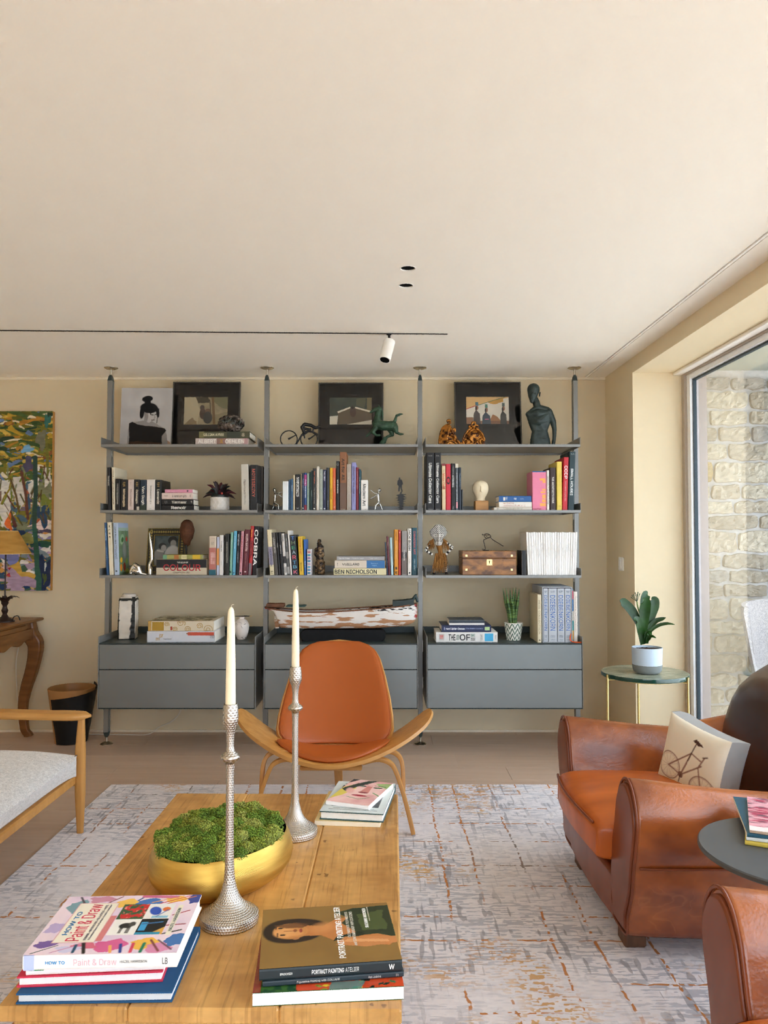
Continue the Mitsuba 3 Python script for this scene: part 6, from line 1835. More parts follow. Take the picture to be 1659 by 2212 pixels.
def snake_plant():
    Y = 4.54
    p = lambda x, y, dy=0: zp(C3R, x, y, Y + dy)
    c0 = p(914, 1185)
    wt, wb_ = (p(1001, 0)[0] - p(827, 0)[0]) / 2, (p(980, 0)[0] - p(850, 0)[0]) / 2
    h = p(0, 1030)[2] - ZC
    t = thing('zigzag_pot', 'white pot with green zigzag stripes on the right cabinet', 'plant pot')
    n_, m_ = 128, 44
    a = np.arange(n_ + 1) * 2 * math.pi / n_
    V, Cc = [], []
    for i_ in range(m_ + 1):
        k_ = i_ / m_
        r = wb_ + (wt - wb_) * k_
        V.append(np.stack([c0[0] + r * np.cos(a), Y + r * np.sin(a), np.full(n_ + 1, ZC + .0006 + h * k_)], -1))
        tri = np.abs(((a * 10 / (2 * math.pi)) % 1) - .5) * 2
        ph = (k_ * 3.2 - tri * 1.05) % 1
        Cc.append(np.where((ph < .42)[:, None], np.array(c('3f5f4a')), np.array(c('e4e2d8'))))
    V, Cc = np.array(V).reshape(-1, 3), np.array(Cc).reshape(-1, 3)
    i, j = np.meshgrid(np.arange(m_), np.arange(n_), indexing='ij')
    q = (i * (n_ + 1) + j).ravel()
    f = np.vstack([np.stack([q, q + 1, q + n_ + 2], -1), np.stack([q, q + n_ + 2, q + n_ + 1], -1)])
    scene[nm(t + '__pot')] = ply(trimesh.Trimesh(V, f, process=False), 'print_satin', True, color=Cc)
    part(t, 'rim', mv(lathe([(wt, h), (wt, h + .0035), (wt * .93, h + .0035), (wt * .9, h - .008), (.001, h - .008)], 48), c0[0], Y, ZC + .0004), 'print_satin', 40, 'e4e2d8')
    part(t, 'base', mv(lathe([(.001, .0004), (wb_, .0004), (wb_, .001)], 48), c0[0], Y, ZC), 'print_satin', 40, 'e4e2d8')
    pl_ = thing('snake_plant', 'cluster of upright cylindrical green snake plant spears in the zigzag pot', 'plant')
    scene['spear'] = P(proc(lambda p, n, uv: mix(rgb('2c4a24'), rgb('5f7f3a'), smoothstep(.35, .65, fbm(p.x * 18, p.y * 18, p.z * 150, 2)))), .45)
    for xb_, xt_, yt, dy, r in ((850, 812, 700, .01, .0075), (870, 842, 698, -.015, .008), (893, 880, 705, .015, .0085), (900, 912, 698, -.012, .008), (925, 935, 696, .01, .0085), (945, 968, 705, -.006, .0085), (915, 890, 760, -.02, .0075)):
        b0 = p(xb_ * .55 + 914 * .45, 1038, dy)
        e = p(xt_, yt, dy * 1.5)
        part(pl_, 'spear', tube([b0, b0 * .5 + p(xb_, 900, dy) * .5 + [0, 0, .02], e * .3 + p(xb_, 900, dy) * .7, e * .75 + b0 * .25, e], [r * .95, r * 1.05, r, r * .7, r * .12], 10, 24), 'spear', True)


snake_plant()
k = thing('orange_ribbon', 'crumpled orange ribbon on the right cabinet beside the last books', 'ribbon')
q = lambda x, y, Y: zp(C3R, x, y, Y)
put(k, sweep(spline([q(1455, 1130, 4.425), q(1448, 1180, 4.42), q(1470, 1205, 4.415), [q(1510, 0, 4.41)[0], 4.41, ZC + .003], [q(1548, 0, 4.41)[0], 4.408, ZC + .0025]], 24), np.array([(-.005, -.0008), (.005, -.0008), (.005, .0008), (-.005, .0008)]), up=(0, -.5, 1), scale=np.linspace(.5, 1.2, 24)), 'print_satin', False, 'e2581e')
# ---------------------------------------------------------------- books on the shelves
K, Wh = '131416', 'e9e6df'


def row(cv, z0, group, where, items, Y=4.452):
    """items: (x0, x1, top, colour, texts, description[, options]) in the row's measured units; x at the foot; option lean shifts the head."""
    for it in items:
        x0, x1, yt, colr, txt, desc = it[:6]
        o = dict(it[6]) if len(it) > 6 else {}
        Yb = o.pop('Y', Y)
        a_, b_ = zp(cv, x0, 0, Yb)[0], zp(cv, x1, 0, Yb)[0]
        h = zp(cv, x0, yt, Yb)[2] - z0
        w = b_ - a_ - .0007
        ln = o.pop('lean', 0) / cv[0] / 373.0
        th_ = math.atan2(ln, h)
        d = o.pop('d', min(.24, max(.13, h * .78)))
        ya = o.pop('yaw', 0)
        R = trimesh.transformations.rotation_matrix(th_, (0, 1, 0))
        px_ = w if th_ > 0 else 0.0
        M = trimesh.transformations.translation_matrix((a_ + px_, Yb, z0 + .0004)) @ trimesh.transformations.rotation_matrix(math.radians(ya), (0, 0, 1)) @ R @ trimesh.transformations.translation_matrix((-px_, 0, 0))
        book(desc + (where and ', ' + where), M, w, h / math.cos(th_), d, colr, txt, group=group, **o)


def pile(cv, z0, where, items, Y=4.452):
    """items from the bottom up: (x0, x1, top, colour, texts, description[, options])"""
    z = z0 + .0003
    for it in items:
        x0, x1, yt, colr, txt, desc = it[:6]
        o = dict(it[6]) if len(it) > 6 else {}
        Yb = o.pop('Y', Y)
        a_, b_ = zp(cv, x0, 0, Yb)[0], zp(cv, x1, 0, Yb)[0]
        w = max(.004, zp(cv, x0, yt, Yb)[2] - z)
        h = b_ - a_
        book(desc + (where and ', ' + where), lying((a_, Yb, z), o.pop('ang', 0), False, h), w, h, o.pop('d', h * .74), colr, txt, **o)
        z += w + .0004
    return z


# second shelf, left bay
g = 'upright books on the left second shelf'
row(C1L, Z2, g, 'left second shelf', [
    (150, 179, 952, '1a1a1c', [('Rembrandt', .32, .22, .5, 'cfc8b8')], 'slim black book leaning at the far left end', {'lean': -11}),
    (190, 217, 952, 'd9cdb0', [('VINCI / Anatomical Drawings', .46, .80, .52, '2a2622')], 'tall cream book with cover lettering beside the slim black one', {'lean': -10, 'd': .22}),
    (219, 261, 1055, '141414', [('GIOTTO TO CÉZANNE', .48, .66, .36, 'd0cabb'), ('MICHAEL LEVEY', .5, .4, .16, 'a09a8a', False, False, .28)], 'short black book with small white capitals, right of the cream book'),
    (263, 325, 1062, '121214', [('Michelangelo', .60, .58, .46, 'e0c9a0', True), ('ijl', .16, .15, .4, 'b09055')], 'black book with gold emblem and cream serif lettering'),
    (328, 382, 1062, 'cdb9ae', [('Michelangelo', .60, .56, .42, '6a5550'), ('The', .1, .05, .3, '8a7a70'), ('Library', .17, .07, .2, '8a7a70')], 'pale pink book with grey serif lettering between two black books'),
    (384, 434, 1062, '17171a', [('Caravaggio', .56, .46, .5, 'd9cdb5', True), ('ijl', .16, .15, .45, 'b09055')], 'black book with white wedge at its foot', {'bands': ((.88, 1.0, 'c9bfae', .5, .98),)}),
    (436, 492, 1064, '1c2c3a', [('Van Gogh', .52, .62, .55, 'e2ddd0', True)], 'dark blue book with large white lettering and green foot', {'bands': ((.82, 1.0, '24342a'),)}),
    (495, 570, 1062, 'd9d3cb', [('Impressionism', .50, .60, .28, '3a3632'), ('phaidon', .95, .02, .4, '8a847c')], 'white book with thin black serif lettering, eighth from the left'),
    (573, 628, 1065, '15191a', [('Leonardo', .56, .48, .44, 'd8d0be', True), ('ijl', .16, .15, .42, 'b09055')], 'black book with green front cover, right end of the short row', {'side': None, 'd': .19}),
])
pile(C1L, Z2, 'left second shelf', [
    (630, 918, 1290, '121214', [('Renoir', .53, .46, .62, 'ece8e0', True)], 'black lying book with large white lettering, bottom of the pile'),
    (632, 913, 1238, '161617', [('Vermeer', .55, .47, .5, 'd9d4c8', True), ('ijl', .14, .1, .5, '6a6a68'), ('¶', .94, .03, .5, 'b0aaa0')], 'black lying book with white serif lettering, second from bottom of the pile'),
    (631, 908, 1180, 'd3bdb2', [('Leonardo', .57, .45, .42, '3a322e'), ('The Library', .14, .12, .3, '8a7a72'), ('M', .92, .03, .4, '6a5a55')], 'pale pink lying book, second from top of the pile'),
    (658, 906, 1148, 'cf8a9f', [('Matisse', .22, .25, .45, 'e8b8c6'), ('●', .82, .05, .5, '2a2024')], 'bright pink lying paperback, top of the pile', {'hard': False}),
])
row(C1L, Z2, 'large books at the right end of the left second shelf', 'left second shelf', [
    (1342, 1410, 925, 'c2bcae', [('Pablo Picasso', .5, .32, .3, '3f3a35'), ('Works', .78, .2, .26, '6a655f')], 'thick silvery white book leaning left', {'lean': -9}),
    (1416, 1480, 930, '17191b', [('MOTESICZKY', .40, .62, .46, 'b5584a', True)], 'thick black book with red capitals right of the silvery one', {'d': .14}),
    (1484, 1500, 936, '4a4a44', [('PAINTINGS', .4, .4, .5, 'c9c2b2')], 'very slim grey-green book behind the shelf end panel', {'Y': 4.60, 'd': .2}),
    (1502, 1530, 942, '33291f', [('', .5, .1, .1, K)][:0], 'brown slim book last before the shelf end panel', {'Y': 4.60, 'd': .2}),
])
zz = pile(C1L, Z1, 'left top shelf', [
    (928, 1400, 690, 'b9aca4', [('ALBERT', .22, .34, .62, 'e8e2d8', True), ('OEHLEN', .74, .36, .62, 'e8e2d8', True), ('×', .49, .06, .7, 'a8803a', True)], 'thick pinkish lying book with white capitals under the striped orb', {'bands': ((.40, .58, '8a6a5f'), (.9, .99, 'b08a88'))}),
    (958, 1412, 630, '4a4a34', [('GILLIAN AYRES', .29, .40, .4, 'd9cfae', True), ('8', .87, .05, .5, 'c9c0a8')], 'dark olive lying book with cream capitals directly under the striped orb', {'bands': ((.0, .1, '6f6a44'), (.55, .82, '33382c'))}),
])
orb(zz)

# second shelf, middle bay
g = 'upright books between the silver figures'
W2 = 'middle second shelf'
row(C1M, Z2, g, W2, [
    (228, 290, 1165, 'b9bcba', [], 'reflective silver-spined book, first at the left silver figure', {'mat': 'metal_tint'}),
    (291, 311, 1150, '2f4a63', [], 'slim dark blue book right of the silver-spined book', {'lean': -2}),
    (312, 331, 1140, '3f6588', [('ART', .3, .2, .5, 'c9d2d8')], 'slim mid-blue book, third from the left'),
    (334, 351, 1105, 'd2c3a2', [], 'slim cream book left of the black portraits book'),
    (353, 404, 1098, '121315', [('500', .16, .16, .5, 'f0eee8', True), ('PORTRAITS', .42, .40, .5, 'f0eee8', True), ('BP PORTRAIT AWARD', .4, .36, .16, 'b9b9b4', False, False, .16), ('NPG', .95, .03, .5, 'c9c9c4')], 'thick black book with bold white capitals', {'hard': True}),
    (405, 418, 1097, '8f8268', [], 'very slim khaki book right of the thick black one'),
    (419, 439, 1086, '22304a', [('POP ART', .3, .3, .5, '9ab0cf'), ('●', .95, .04, .5, 'e2dfd6')], 'slim navy book with pale blue lettering'),
    (440, 464, 1083, '2f4f86', [('THE MODERN', .42, .5, .5, 'd8dde8', True)], 'blue book with pink head and red foot', {'bands': ((.05, .35, 'a03a7a'), (.86, 1.0, '8a2a3a'))}),
    (465, 487, 1088, '8fa79a', [('A LIFE', .5, .3, .4, '5a6a62')], 'pale sage green slim book'),
    (488, 503, 1076, '20352c', [], 'dark green slim book right of the pale sage one'),
    (504, 520, 1060, '24393c', [('PAINT', .6, .2, .5, 'b0bcb4')], 'dark teal slim book left of the charcoal one'),
    (521, 556, 1040, '2c2b2a', [('Keith Vaughan', .22, .30, .4, 'c86a4a', True), ('The Mature Oils', .65, .38, .3, 'a9a49a'), ('●', .965, .03, .5, 'e2dfd6')], 'charcoal book with orange-red lettering near its head'),
    (557, 585, 1022, 'd6cfc0', [('A HISTORY OF PICTURES', .5, .5, .3, '9a8a7a')], 'tall off-white slim book'),
    (586, 620, 1048, '98a094', [('LANDSCAPE ARTISTS', .25, .42, .34, 'c9cec2'), ('▪', .96, .03, .5, 'd2d4cc')], 'grey-green book right of the tall off-white one'),
    (621, 651, 1052, '262b48', [('PAUL NASH', .16, .24, .5, 'd8d6e0', True), ('Outline', .6, .3, .4, '8f93b8'), ('●', .965, .03, .5, 'd9d9e2')], 'navy book with white capitals at its head'),
    (652, 684, 1033, '2e3238', [('BRITISH', .85, .14, .3, '7f858c')], 'dark slate grey book left of the yellow one'),
    (685, 715, 1034, 'd9a520', [('MODERNISM', .62, .24, .36, '3a2c10')], 'bright yellow book'),
    (716, 745, 1037, 'd06038', [('LIVING WITH ART', .4, .36, .3, 'f0c8a8'), ('Q', .93, .04, .4, 'f0d8c8')], 'coral orange book', {'lean': -2}),
    (747, 778, 968, '191a1a', [('MAX BECKMANN', .52, .28, .4, 'd9d6ce', True), ('○', .07, .05, .6, 'a9a9a4')], 'tall black book left of the tallest brown one'),
    (782, 847, 882, '8a5a38', [('Art for All', .30, .38, .46, '2a1a10', True), ('TASCHEN', .985, .014, .5, 'd2c2a8', False, True)], 'tallest brown book with large dark lettering', {'bands': ((.53, 1.0, '6a5040'),), 'd': .23, 'texts': [('Art for All', .30, .38, .46, '2a1a10', True)]} if False else {'bands': ((.53, 1.0, '6a5040'),), 'd': .23}),
    (849, 893, 998, 'a89d90', [('LUCIAN FREUD PORTRAITS', .42, .46, .3, 'd9d2c6'), ('Tate', .955, .02, .4, '5a5248', False, True)], 'warm grey book right of the tallest brown one'),
    (896, 938, 982, '8f8fc0', [('DISRUPTED REALISM', .37, .56, .42, '22223a', True), ('John Seed', .75, .16, .3, '3a3a58')], 'lavender book with dark capitals'),
    (939, 964, 1030, '7a2430', [('KURT SCHWITTERS', .3, .4, .4, 'c98f8a')], 'dark red slim book right of the lavender one'),
    (965, 984, 1048, '16424f', [('D.K. THORNE', .4, .4, .5, '9ac0c4')], 'teal slim book left of the white thick one'),
    (986, 1052, 1152, 'e6e2da', [('Modern Art', .50, .72, .46, '16181a', True), ('TASCHEN', .97, .025, .6, '6a6a66', False, True)], 'thick white book with bold black lettering, last at the right silver figure', {'d': .15}),
])

# second shelf, right bay
W3 = 'right second shelf'
for i, (xa, xb) in enumerate(((91, 164), (166, 228))):
    row(C1R, Z2, 'pair of tall black car books', W3, [(xa, xb, 864, '101113', [('Ultimate Collector Cars', .53, .70, .42, 'e8e6e0', True), ('VOLUME', .055, .018, .5, 'a9a9a4', False, True), ('TASCHEN', .985, .012, .6, 'b0b0aa', False, True)],
                                                     ('tall black book with white lettering down its spine, at the left end', 'tall black book with white lettering, second from the left end')[i], {'d': .27, 'Y': 4.456})])
row(C1R, Z2, 'car and design books', W3, [
    (236, 272, 968, 'd9c29a', [('The', .15, .05, .3, '8a5a3a'), ('Motor Car', .36, .30, .62, 'c4552a', True), ('⊙', .52, .06, .7, 'a04a2a')], 'cream book with orange lettering beside the tall black pair', {'bands': ((0, .05, '7a3030'),), 'lean': -2}),
    (274, 320, 971, 'c02a3a', [('O', .36, .16, .8, '1c1214', True)], 'red book with a large black ring', {'lean': -1}),
    (322, 360, 966, '151617', [('The Age of the', .14, .18, .3, 'c9c9c4'), ('AUTOMOBILE', .38, .26, .44, 'd9d9d4', True), ('Prion', .95, .06, .3, 'a9a9a4')], 'black book with white lettering right of the red one'),
    (362, 391, 968, '4f565a', [('A CENTURY OF CAR DESIGN', .5, .6, .4, 'c2c6c8')], 'grey book with white head and mottled spine', {'bands': ((0, .09, 'd2cbb8'), (.82, .96, 'c98a90', .2, .8))}),
    (393, 417, 1003, '1e2a36', [('BUGATTI', .3, .3, .5, '8a9aa8')], 'slim dark navy book, shorter than the grey one'),
    (418, 432, 1212, '20242a', [], 'very short dark slim book at the end of the car books'),
])
pile(C1R, Z2, W3, [
    (724, 1080, 1379, 'cdc6b8', [('A CONCISE HISTORY OF', .5, .5, .5, '8a8478'), ('M', .1, .03, .6, '5a5a58')], 'thin off-white lying book, under the two beside the pink spine'),
    (770, 1078, 1327, 'ddd6ca', [('MODERN', .29, .32, .28, 'a86a58', False, False, .74), ('ARCHITECTURE A-Z', .47, .66, .28, 'a86a58', False, False, .28)], 'white lying book with pale red capitals, beside the thick pink spine'),
    (770, 1074, 1271, '24568f', [('WINE', .5, .08, .3, 'e2e6ea', True), ('THE WORLD', .7, .12, .2, 'a9c0d8'), ('Y', .24, .05, .62, 'e6e2da', True)], 'blue lying book with white cup picture, beside the thick pink spine', {'bands': ((.13, .2, 'd2cfc8', .2, .75),)}),
])
A = Art(.165, .236, 20, 60, '2a5590', 1)
row(C1R, Z2, 'architecture and art books', W3, [
    (1083, 1214, 1040, 'd87a94', [('taschen', .965, .62, .30, '9a2030', True, True)][:0] + [('taschen', .965, .035, .62, '8a2030', True, True, .34)], 'very thick pink and orange spined book with blue sides', {'d': .17, 'bands': tuple((a, b, 'e8a04a', u0, u1) for a, b, u0, u1 in ((.18, .24, .55, .95), (.24, .3, .75, .97), (.45, .5, .72, .97), (.52, .56, .6, .95), (.6, .7, .72, .97), (.72, .8, .7, .97), (.82, .9, .55, .97))) + ((0, .025, '2a5590'),)}),
    (1219, 1244, 1030, 'ded8cc', [('BEHIND THE BUILDING', .5, .7, .5, '4a4844')], 'slim white book right of the thick pink spine'),
    (1250, 1304, 1005, '33231f', [("THE ARCHITECT'S HOME", .53, .62, .34, 'e0d8cc', True), ('TASCHEN', .985, .015, .6, 'b0a498', False, True)], 'dark brown book with white capitals'),
    (1312, 1362, 948, 'd8bd52', [('○', .92, .03, .4, '8a7430'), ('CASE STUDY', .35, .3, .14, 'b09a3c')], 'pale yellow book right of the dark brown one', {'lean': 1}),
    (1364, 1412, 908, 'b8222c', [('CCCP', .285, .25, .62, 'ece4dc', True), ('COSMIC COMMUNIST CONSTRUCTIONS', .64, .38, .28, 'e0a8a4')], 'red book with bold white capitals leaning right', {'lean': 17}),
    (1416, 1474, 855, '1b3236', [('SMALL HOUSES', .52, .46, .42, 'e2e4e0', True), ('Philip Jodidio', .045, .03, .6, 'a0b0b0', False, True)], 'tallest dark teal book leaning right at the end', {'lean': 20, 'd': .24}),
])

# third shelf, left bay
W4 = 'left third shelf'
A = Art(.17, .274, 66, 110, '6a7f5c', 5)
A.mask(np.clip((A.n(4) - .4) * 3, 0, 1), '7a9a7a', .8); A.rect(0, 1, .93, 1, '9ab0a0'); A.rect(0, 1, .35, .6, '5a6a4c', .5); A.ell(.36, .5, .14, .22, '6a7268', 5); A.ell(.36, .52, .09, .18, '8f968a', 5, .8, .6); A.ell(.22, .75, .14, .10, '8fae84', 30); A.ell(.24, .74, .08, .05, '3f6a3a', 20); A.ell(.50, .76, .06, .06, 'b03030'); A.ell(.47, .86, .02, .1, '5a8a4a', 20)
A.ell(.14, .31, .07, .06, 'd8a82a'); A.ell(.12, .15, .07, .08, 'd0822a'); A.ell(.33, .16, .08, .09, '8a3020'); A.ell(.48, .28, .06, .06, '7a9a3a'); A.ell(.5, .06, .12, .06, '9aa040'); A.rect(0, 1, 0, .05, '3a4430', .6)
row(C3L, Z3, 'three tall leaning books', W4, [
    (134, 155, 82, '1f4870', [('ART MASTER', .22, .24, .5, 'a8c4dc', True), ('GALLERY', .6, .24, .4, '7a9cc0')], 'blue tall slim book leaning left, at the end', {'lean': -27}),
    (160, 200, 80, 'd9cfb4', [('K L E E', .18, .24, .36, '1c1c1c', True)], 'cream tall book with widely spaced black capitals', {'lean': -27}),
    (206, 252, 83, 'a9b8cc', [('John Rewald CÉZANNE', .38, .62, .42, '1f2a38'), ('▲', .925, .04, .4, '14181c')], 'pale blue tall book with green fruit-painting cover', {'lean': -18, 'side': A, 'd': .178}),
])
zz = pile(C3L, Z3, W4, [
    (590, 1052, 418, 'bfb29a', [('THE BOOK OF', .52, .22, .10, 'e2dccf', True, False, .80), ('COLOUR', .51, .74, .42, 'a02830', True, False, .48), ('CONCEPTS 1686-1963', .5, .33, .09, '4a3228', True, False, .16)], 'very thick black and beige lying book with big red capitals', {'bands': ((.0, 1.0, '16171a', .47, .99),), 'Y': 4.452, 'd': .152}),
    (650, 1015, 376, '9a9a58', [('PETIT JOURNAL', .5, .3, .24, '6a5a34')], 'colourful green and yellow lying book on top of the very thick one', {'Y': 4.46, 'd': .14, 'bands': ((.0, .1, '6a9a78'), (.28, .4, 'a86a34'), (.46, .60, 'd2c894'), (.74, .94, 'd0ac2c'))}),
])
row(C3L, Z3, 'upright books at the right end of the left third shelf', W4, [
    (1072, 1138, 205, 'c9b9a4', [('Leonora', .06, .02, .6, '8a4a40', False, True), ('A LIFE', .17, .03, .4, '3a302a', False, True), ('IN ART', .21, .03, .4, '3a302a', False, True)], 'book with cream head and painted face on its spine', {'bands': ((.3, .86, 'b06a5f'), (.42, .72, 'd8b0a8', .25, .9), (.86, 1.0, '1f5a68'))}),
    (1142, 1166, 212, 'b4b6c8', [], 'slim lilac book with orange middle', {'bands': ((.30, .74, 'cf8a4a'),)}),
    (1168, 1204, 196, 'd9d5cf', [('The Trouble With', .28, .26, .3, '2a2a2a', True), ('ART', .7, .1, .24, '8a8a84')], 'white slim book with small black lettering'),
    (1216, 1257, 184, '1b1d1a', [('MODERN PAINTERS', .45, .50, .3, 'c9c4b2')], 'black book with small cream capitals', {'lean': 2}),
    (1259, 1283, 170, '7fae98', [('GARDEN', .22, .12, .4, 'c9dcd0'), ('▪', .93, .05, .6, '1f3a30')], 'mint green slim book', {'lean': 10}),
    (1285, 1315, 158, '5fa8c4', [('WATERLINE', .26, .30, .3, 'cfe4ec'), ('●', .95, .03, .5, '1f4a5a')], 'sky blue slim book', {'lean': 14}),
    (1317, 1346, 158, '14161a', [('WHAT ARE YOU', .2, .26, .4, 'c9ccd0', True), ('LOOKING AT', .6, .26, .4, '9aa0a8')], 'black slim book right of the sky blue one', {'lean': 14}),
    (1348, 1376, 160, 'c88f98', [('HELENE SCHJERFBECK', .42, .62, .4, 'a03a40', True), ('▪', .955, .04, .5, '2a1a1c')], 'dusty pink book with red capitals', {'lean': 17}),
    (1380, 1430, 145, '5c1f2a', [('MODERN MASTERS', .29, .38, .4, 'e0c4c0', True), ('Twentieth century', .66, .3, .22, 'b88a88'), ('●', .93, .03, .4, 'd8c0c0')], 'maroon book with white capitals', {'lean': 19}),
    (1434, 1462, 112, 'b02c2e', [('Niewa', .15, .16, .5, 'e8a040', True), ('La Vie', .5, .3, .4, '3a1a1c')], 'red and orange book leaning right beside the maroon one', {'lean': 20, 'bands': ((.3, .6, '8a2428'), (.76, 1.0, '7a6a70'))}),
    (1466, 1512, 115, '0f1012', [('COBRA', .44, .74, .74, 'f2efe8', True)], 'black book with very large bold white capitals', {'lean': 20, 'Y': 4.47, 'd': .13}),
    (1516, 1543, 125, '17181a', [('CHAGALL', .3, .3, .3, '8a8478')], 'black thick book last at the right end', {'lean': 17, 'Y': 4.60, 'd': .2, 'bands': ((.28, .5, 'b8b4ac', .2, .6), (.5, .8, '8a3020', .3, .6))}),
])

# third shelf, middle bay
W5 = 'middle third shelf'
row(C3M, Z3, 'leaning books at the left end of the middle third shelf', W5, [
    (106, 150, 154, 'd9cda8', [('HODGKIN', .62, .38, .4, '4a4a6a', True), ('B:J', .94, .06, .5, '2a2a28', True)], 'cream and mauve book leaning left at the end', {'lean': -32, 'bands': ((.38, .78, '8a8494'),)}),
    (152, 188, 183, '4f4b46', [('LIVING WITH', .3, .36, .4, 'c9c4ba', True)], 'dark grey-brown book second in the leaning row', {'lean': -32}),
    (190, 212, 182, '161618', [('HANS', .3, .1, .4, 'c9c4ba')], 'black slim book third in the leaning row', {'lean': -32}),
    (214, 243, 180, '1b1c1e', [('SCHIELE', .4, .2, .3, 'e2ded6')], 'black book left of the white photo book', {'lean': -32}),
    (245, 274, 192, 'd2cfc8', [('Doisneau', .12, .16, .5, '1c1c1c', True)], 'white book with black picture at mid-spine', {'lean': -32, 'bands': ((.55, .72, '2a2a2c'), (.8, .95, 'a9a6a0'))}),
    (276, 302, 196, '4f504e', [('JOHN PIPER', .2, .2, .4, 'c9c6be')], 'dark grey book right of the white photo book', {'lean': -32, 'bands': ((.44, .6, '8f8e8a'), (.8, .97, '9a9894'))}),
    (305, 322, 163, 'e2ded6', [], 'very slim tall white book', {'lean': -32}),
    (325, 385, 206, '1d2126', [('T', .08, .09, .6, '3f6aa8', True, True), ('H', .2, .09, .6, '6a7a5a', True, True), ('E', .32, .09, .6, '3f8a6a', True, True), ('A', .44, .09, .6, '8fa0a8', True, True), ('R', .56, .1, .62, 'd05a6a', True, True), ('T', .69, .09, .6, '4a8ab0', True, True), ('B', .80, .08, .6, '5fa0b8', True, True), ('K', .93, .09, .6, 'd86a80', True, True)], 'dark thick book with multicoloured stacked letters', {'lean': -32, 'd': .16}),
    (390, 434, 220, 'd9b12f', [('THE STORY OF ART', .26, .42, .5, 'b0502a', True), ('MATT HODEL', .8, .24, .26, '3a3018', True)], 'yellow book with orange and black lettering', {'lean': -16}),
    (438, 458, 248, '2f62a8', [('ART', .7, .2, .5, 'c9d8ec')], 'bright blue slim book right of the yellow one', {'lean': -9}),
])
row(C3M, Z3, None, W5, [
    (463, 505, 343, 'c9c2c0', [], 'short patterned book with coloured blocks, before the bronze figure', {'d': .13, 'bands': tuple((.08 + i * .115, .15 + i * .115, col, .15, .85) for i, col in enumerate(('b06a70', '3f8aa8', '8a6a9a', '2f7aa0', 'a890a8', '5a9ab8', '4f86b0', '3f7a98')))}),
])
pile(C3M, Z3, W5, [
    (722, 1231, 528, 'd9cfa4', [('BEN NICHOLSON', .42, .80, .62, '16161a', True)], 'pale yellow lying book with bold black capitals, bottom of the pile'),
    (732, 1218, 451, 'd2c6b4', [('VUILLARD', .32, .34, .30, '2f2a26', True), ('Intimate Interiors', .79, .14, .16, '9ac0dc', False, False, .62), ('Pattern', .79, .1, .16, '9ac0dc', False, False, .34), ('I', .055, .02, .4, '5a544c')], 'cream and blue lying book, middle of the pile', {'bands': ((.635, .995, '2f6a9f'),)}),
    (752, 1214, 412, '9a9a9a', [('Ben Nicholson', .16, .22, .36, 'dcdcda', True), ('The Master of Nature', .44, .25, .36, 'd2d2d0'), ('Tate Gallery', .78, .2, .36, 'd2d2d0')], 'grey slim lying book with white lettering, top of the pile'),
])
row(C3M, Z3, 'upright books at the right end of the middle third shelf', W5, [
    (1236, 1250, 276, '26304a', [], 'very slim navy book leaning against the pile side', {'lean': -21, 'd': .15}),
    (1252, 1273, 219, '5f2530', [('GOYA', .2, .1, .5, 'c0908c')], 'maroon slim book left of the pale blue one', {'lean': -22}),
    (1276, 1300, 231, 'a9c6cc', [('WINTER', .4, .2, .4, '5a7a84')], 'pale aqua slim book', {'lean': -14}),
    (1307, 1347, 152, 'd08a24', [('THE BEST OF', .14, .2, .36, '7a4a10'), ('ARTISTS BY THE BOOK', .45, .4, .3, 'e8c88a'), ('■■■', .85, .05, .5, '2a1c10'), ('M', .945, .05, .62, '1c140c', True)], 'orange book with a black capital at its foot'),
    (1349, 1372, 155, 'b0322a', [('●', .06, .03, .5, 'e0a8a0'), ('ROTHKO', .4, .2, .3, 'd88a80')], 'red slim book right of the orange one'),
    (1379, 1431, 166, '8f8a86', [('TOM', .3, .1, .3, 'bdb8b4'), ('THOMSON', .55, .24, .34, 'd2cec8', True)], 'grey book with a dark landscape across its spine', {'bands': ((.48, .62, '3a3a3a'), (.62, .98, '6a5f5a'))}),
    (1436, 1476, 143, 'dedad0', [('JACK BUSH', .24, .46, .56, '2a2c30', True), ('▪', .955, .03, .4, '2a2c30'), ('WORKS', .7, .1, .2, '9a968e')], 'white book with large dark capitals'),
    (1479, 1530, 135, '1b4a58', [('CANADIAN ART', .32, .50, .42, 'c05a5a', True), ('1900-1967', .78, .24, .28, 'b9c8cc')], 'teal book with red capitals at the right end'),
])

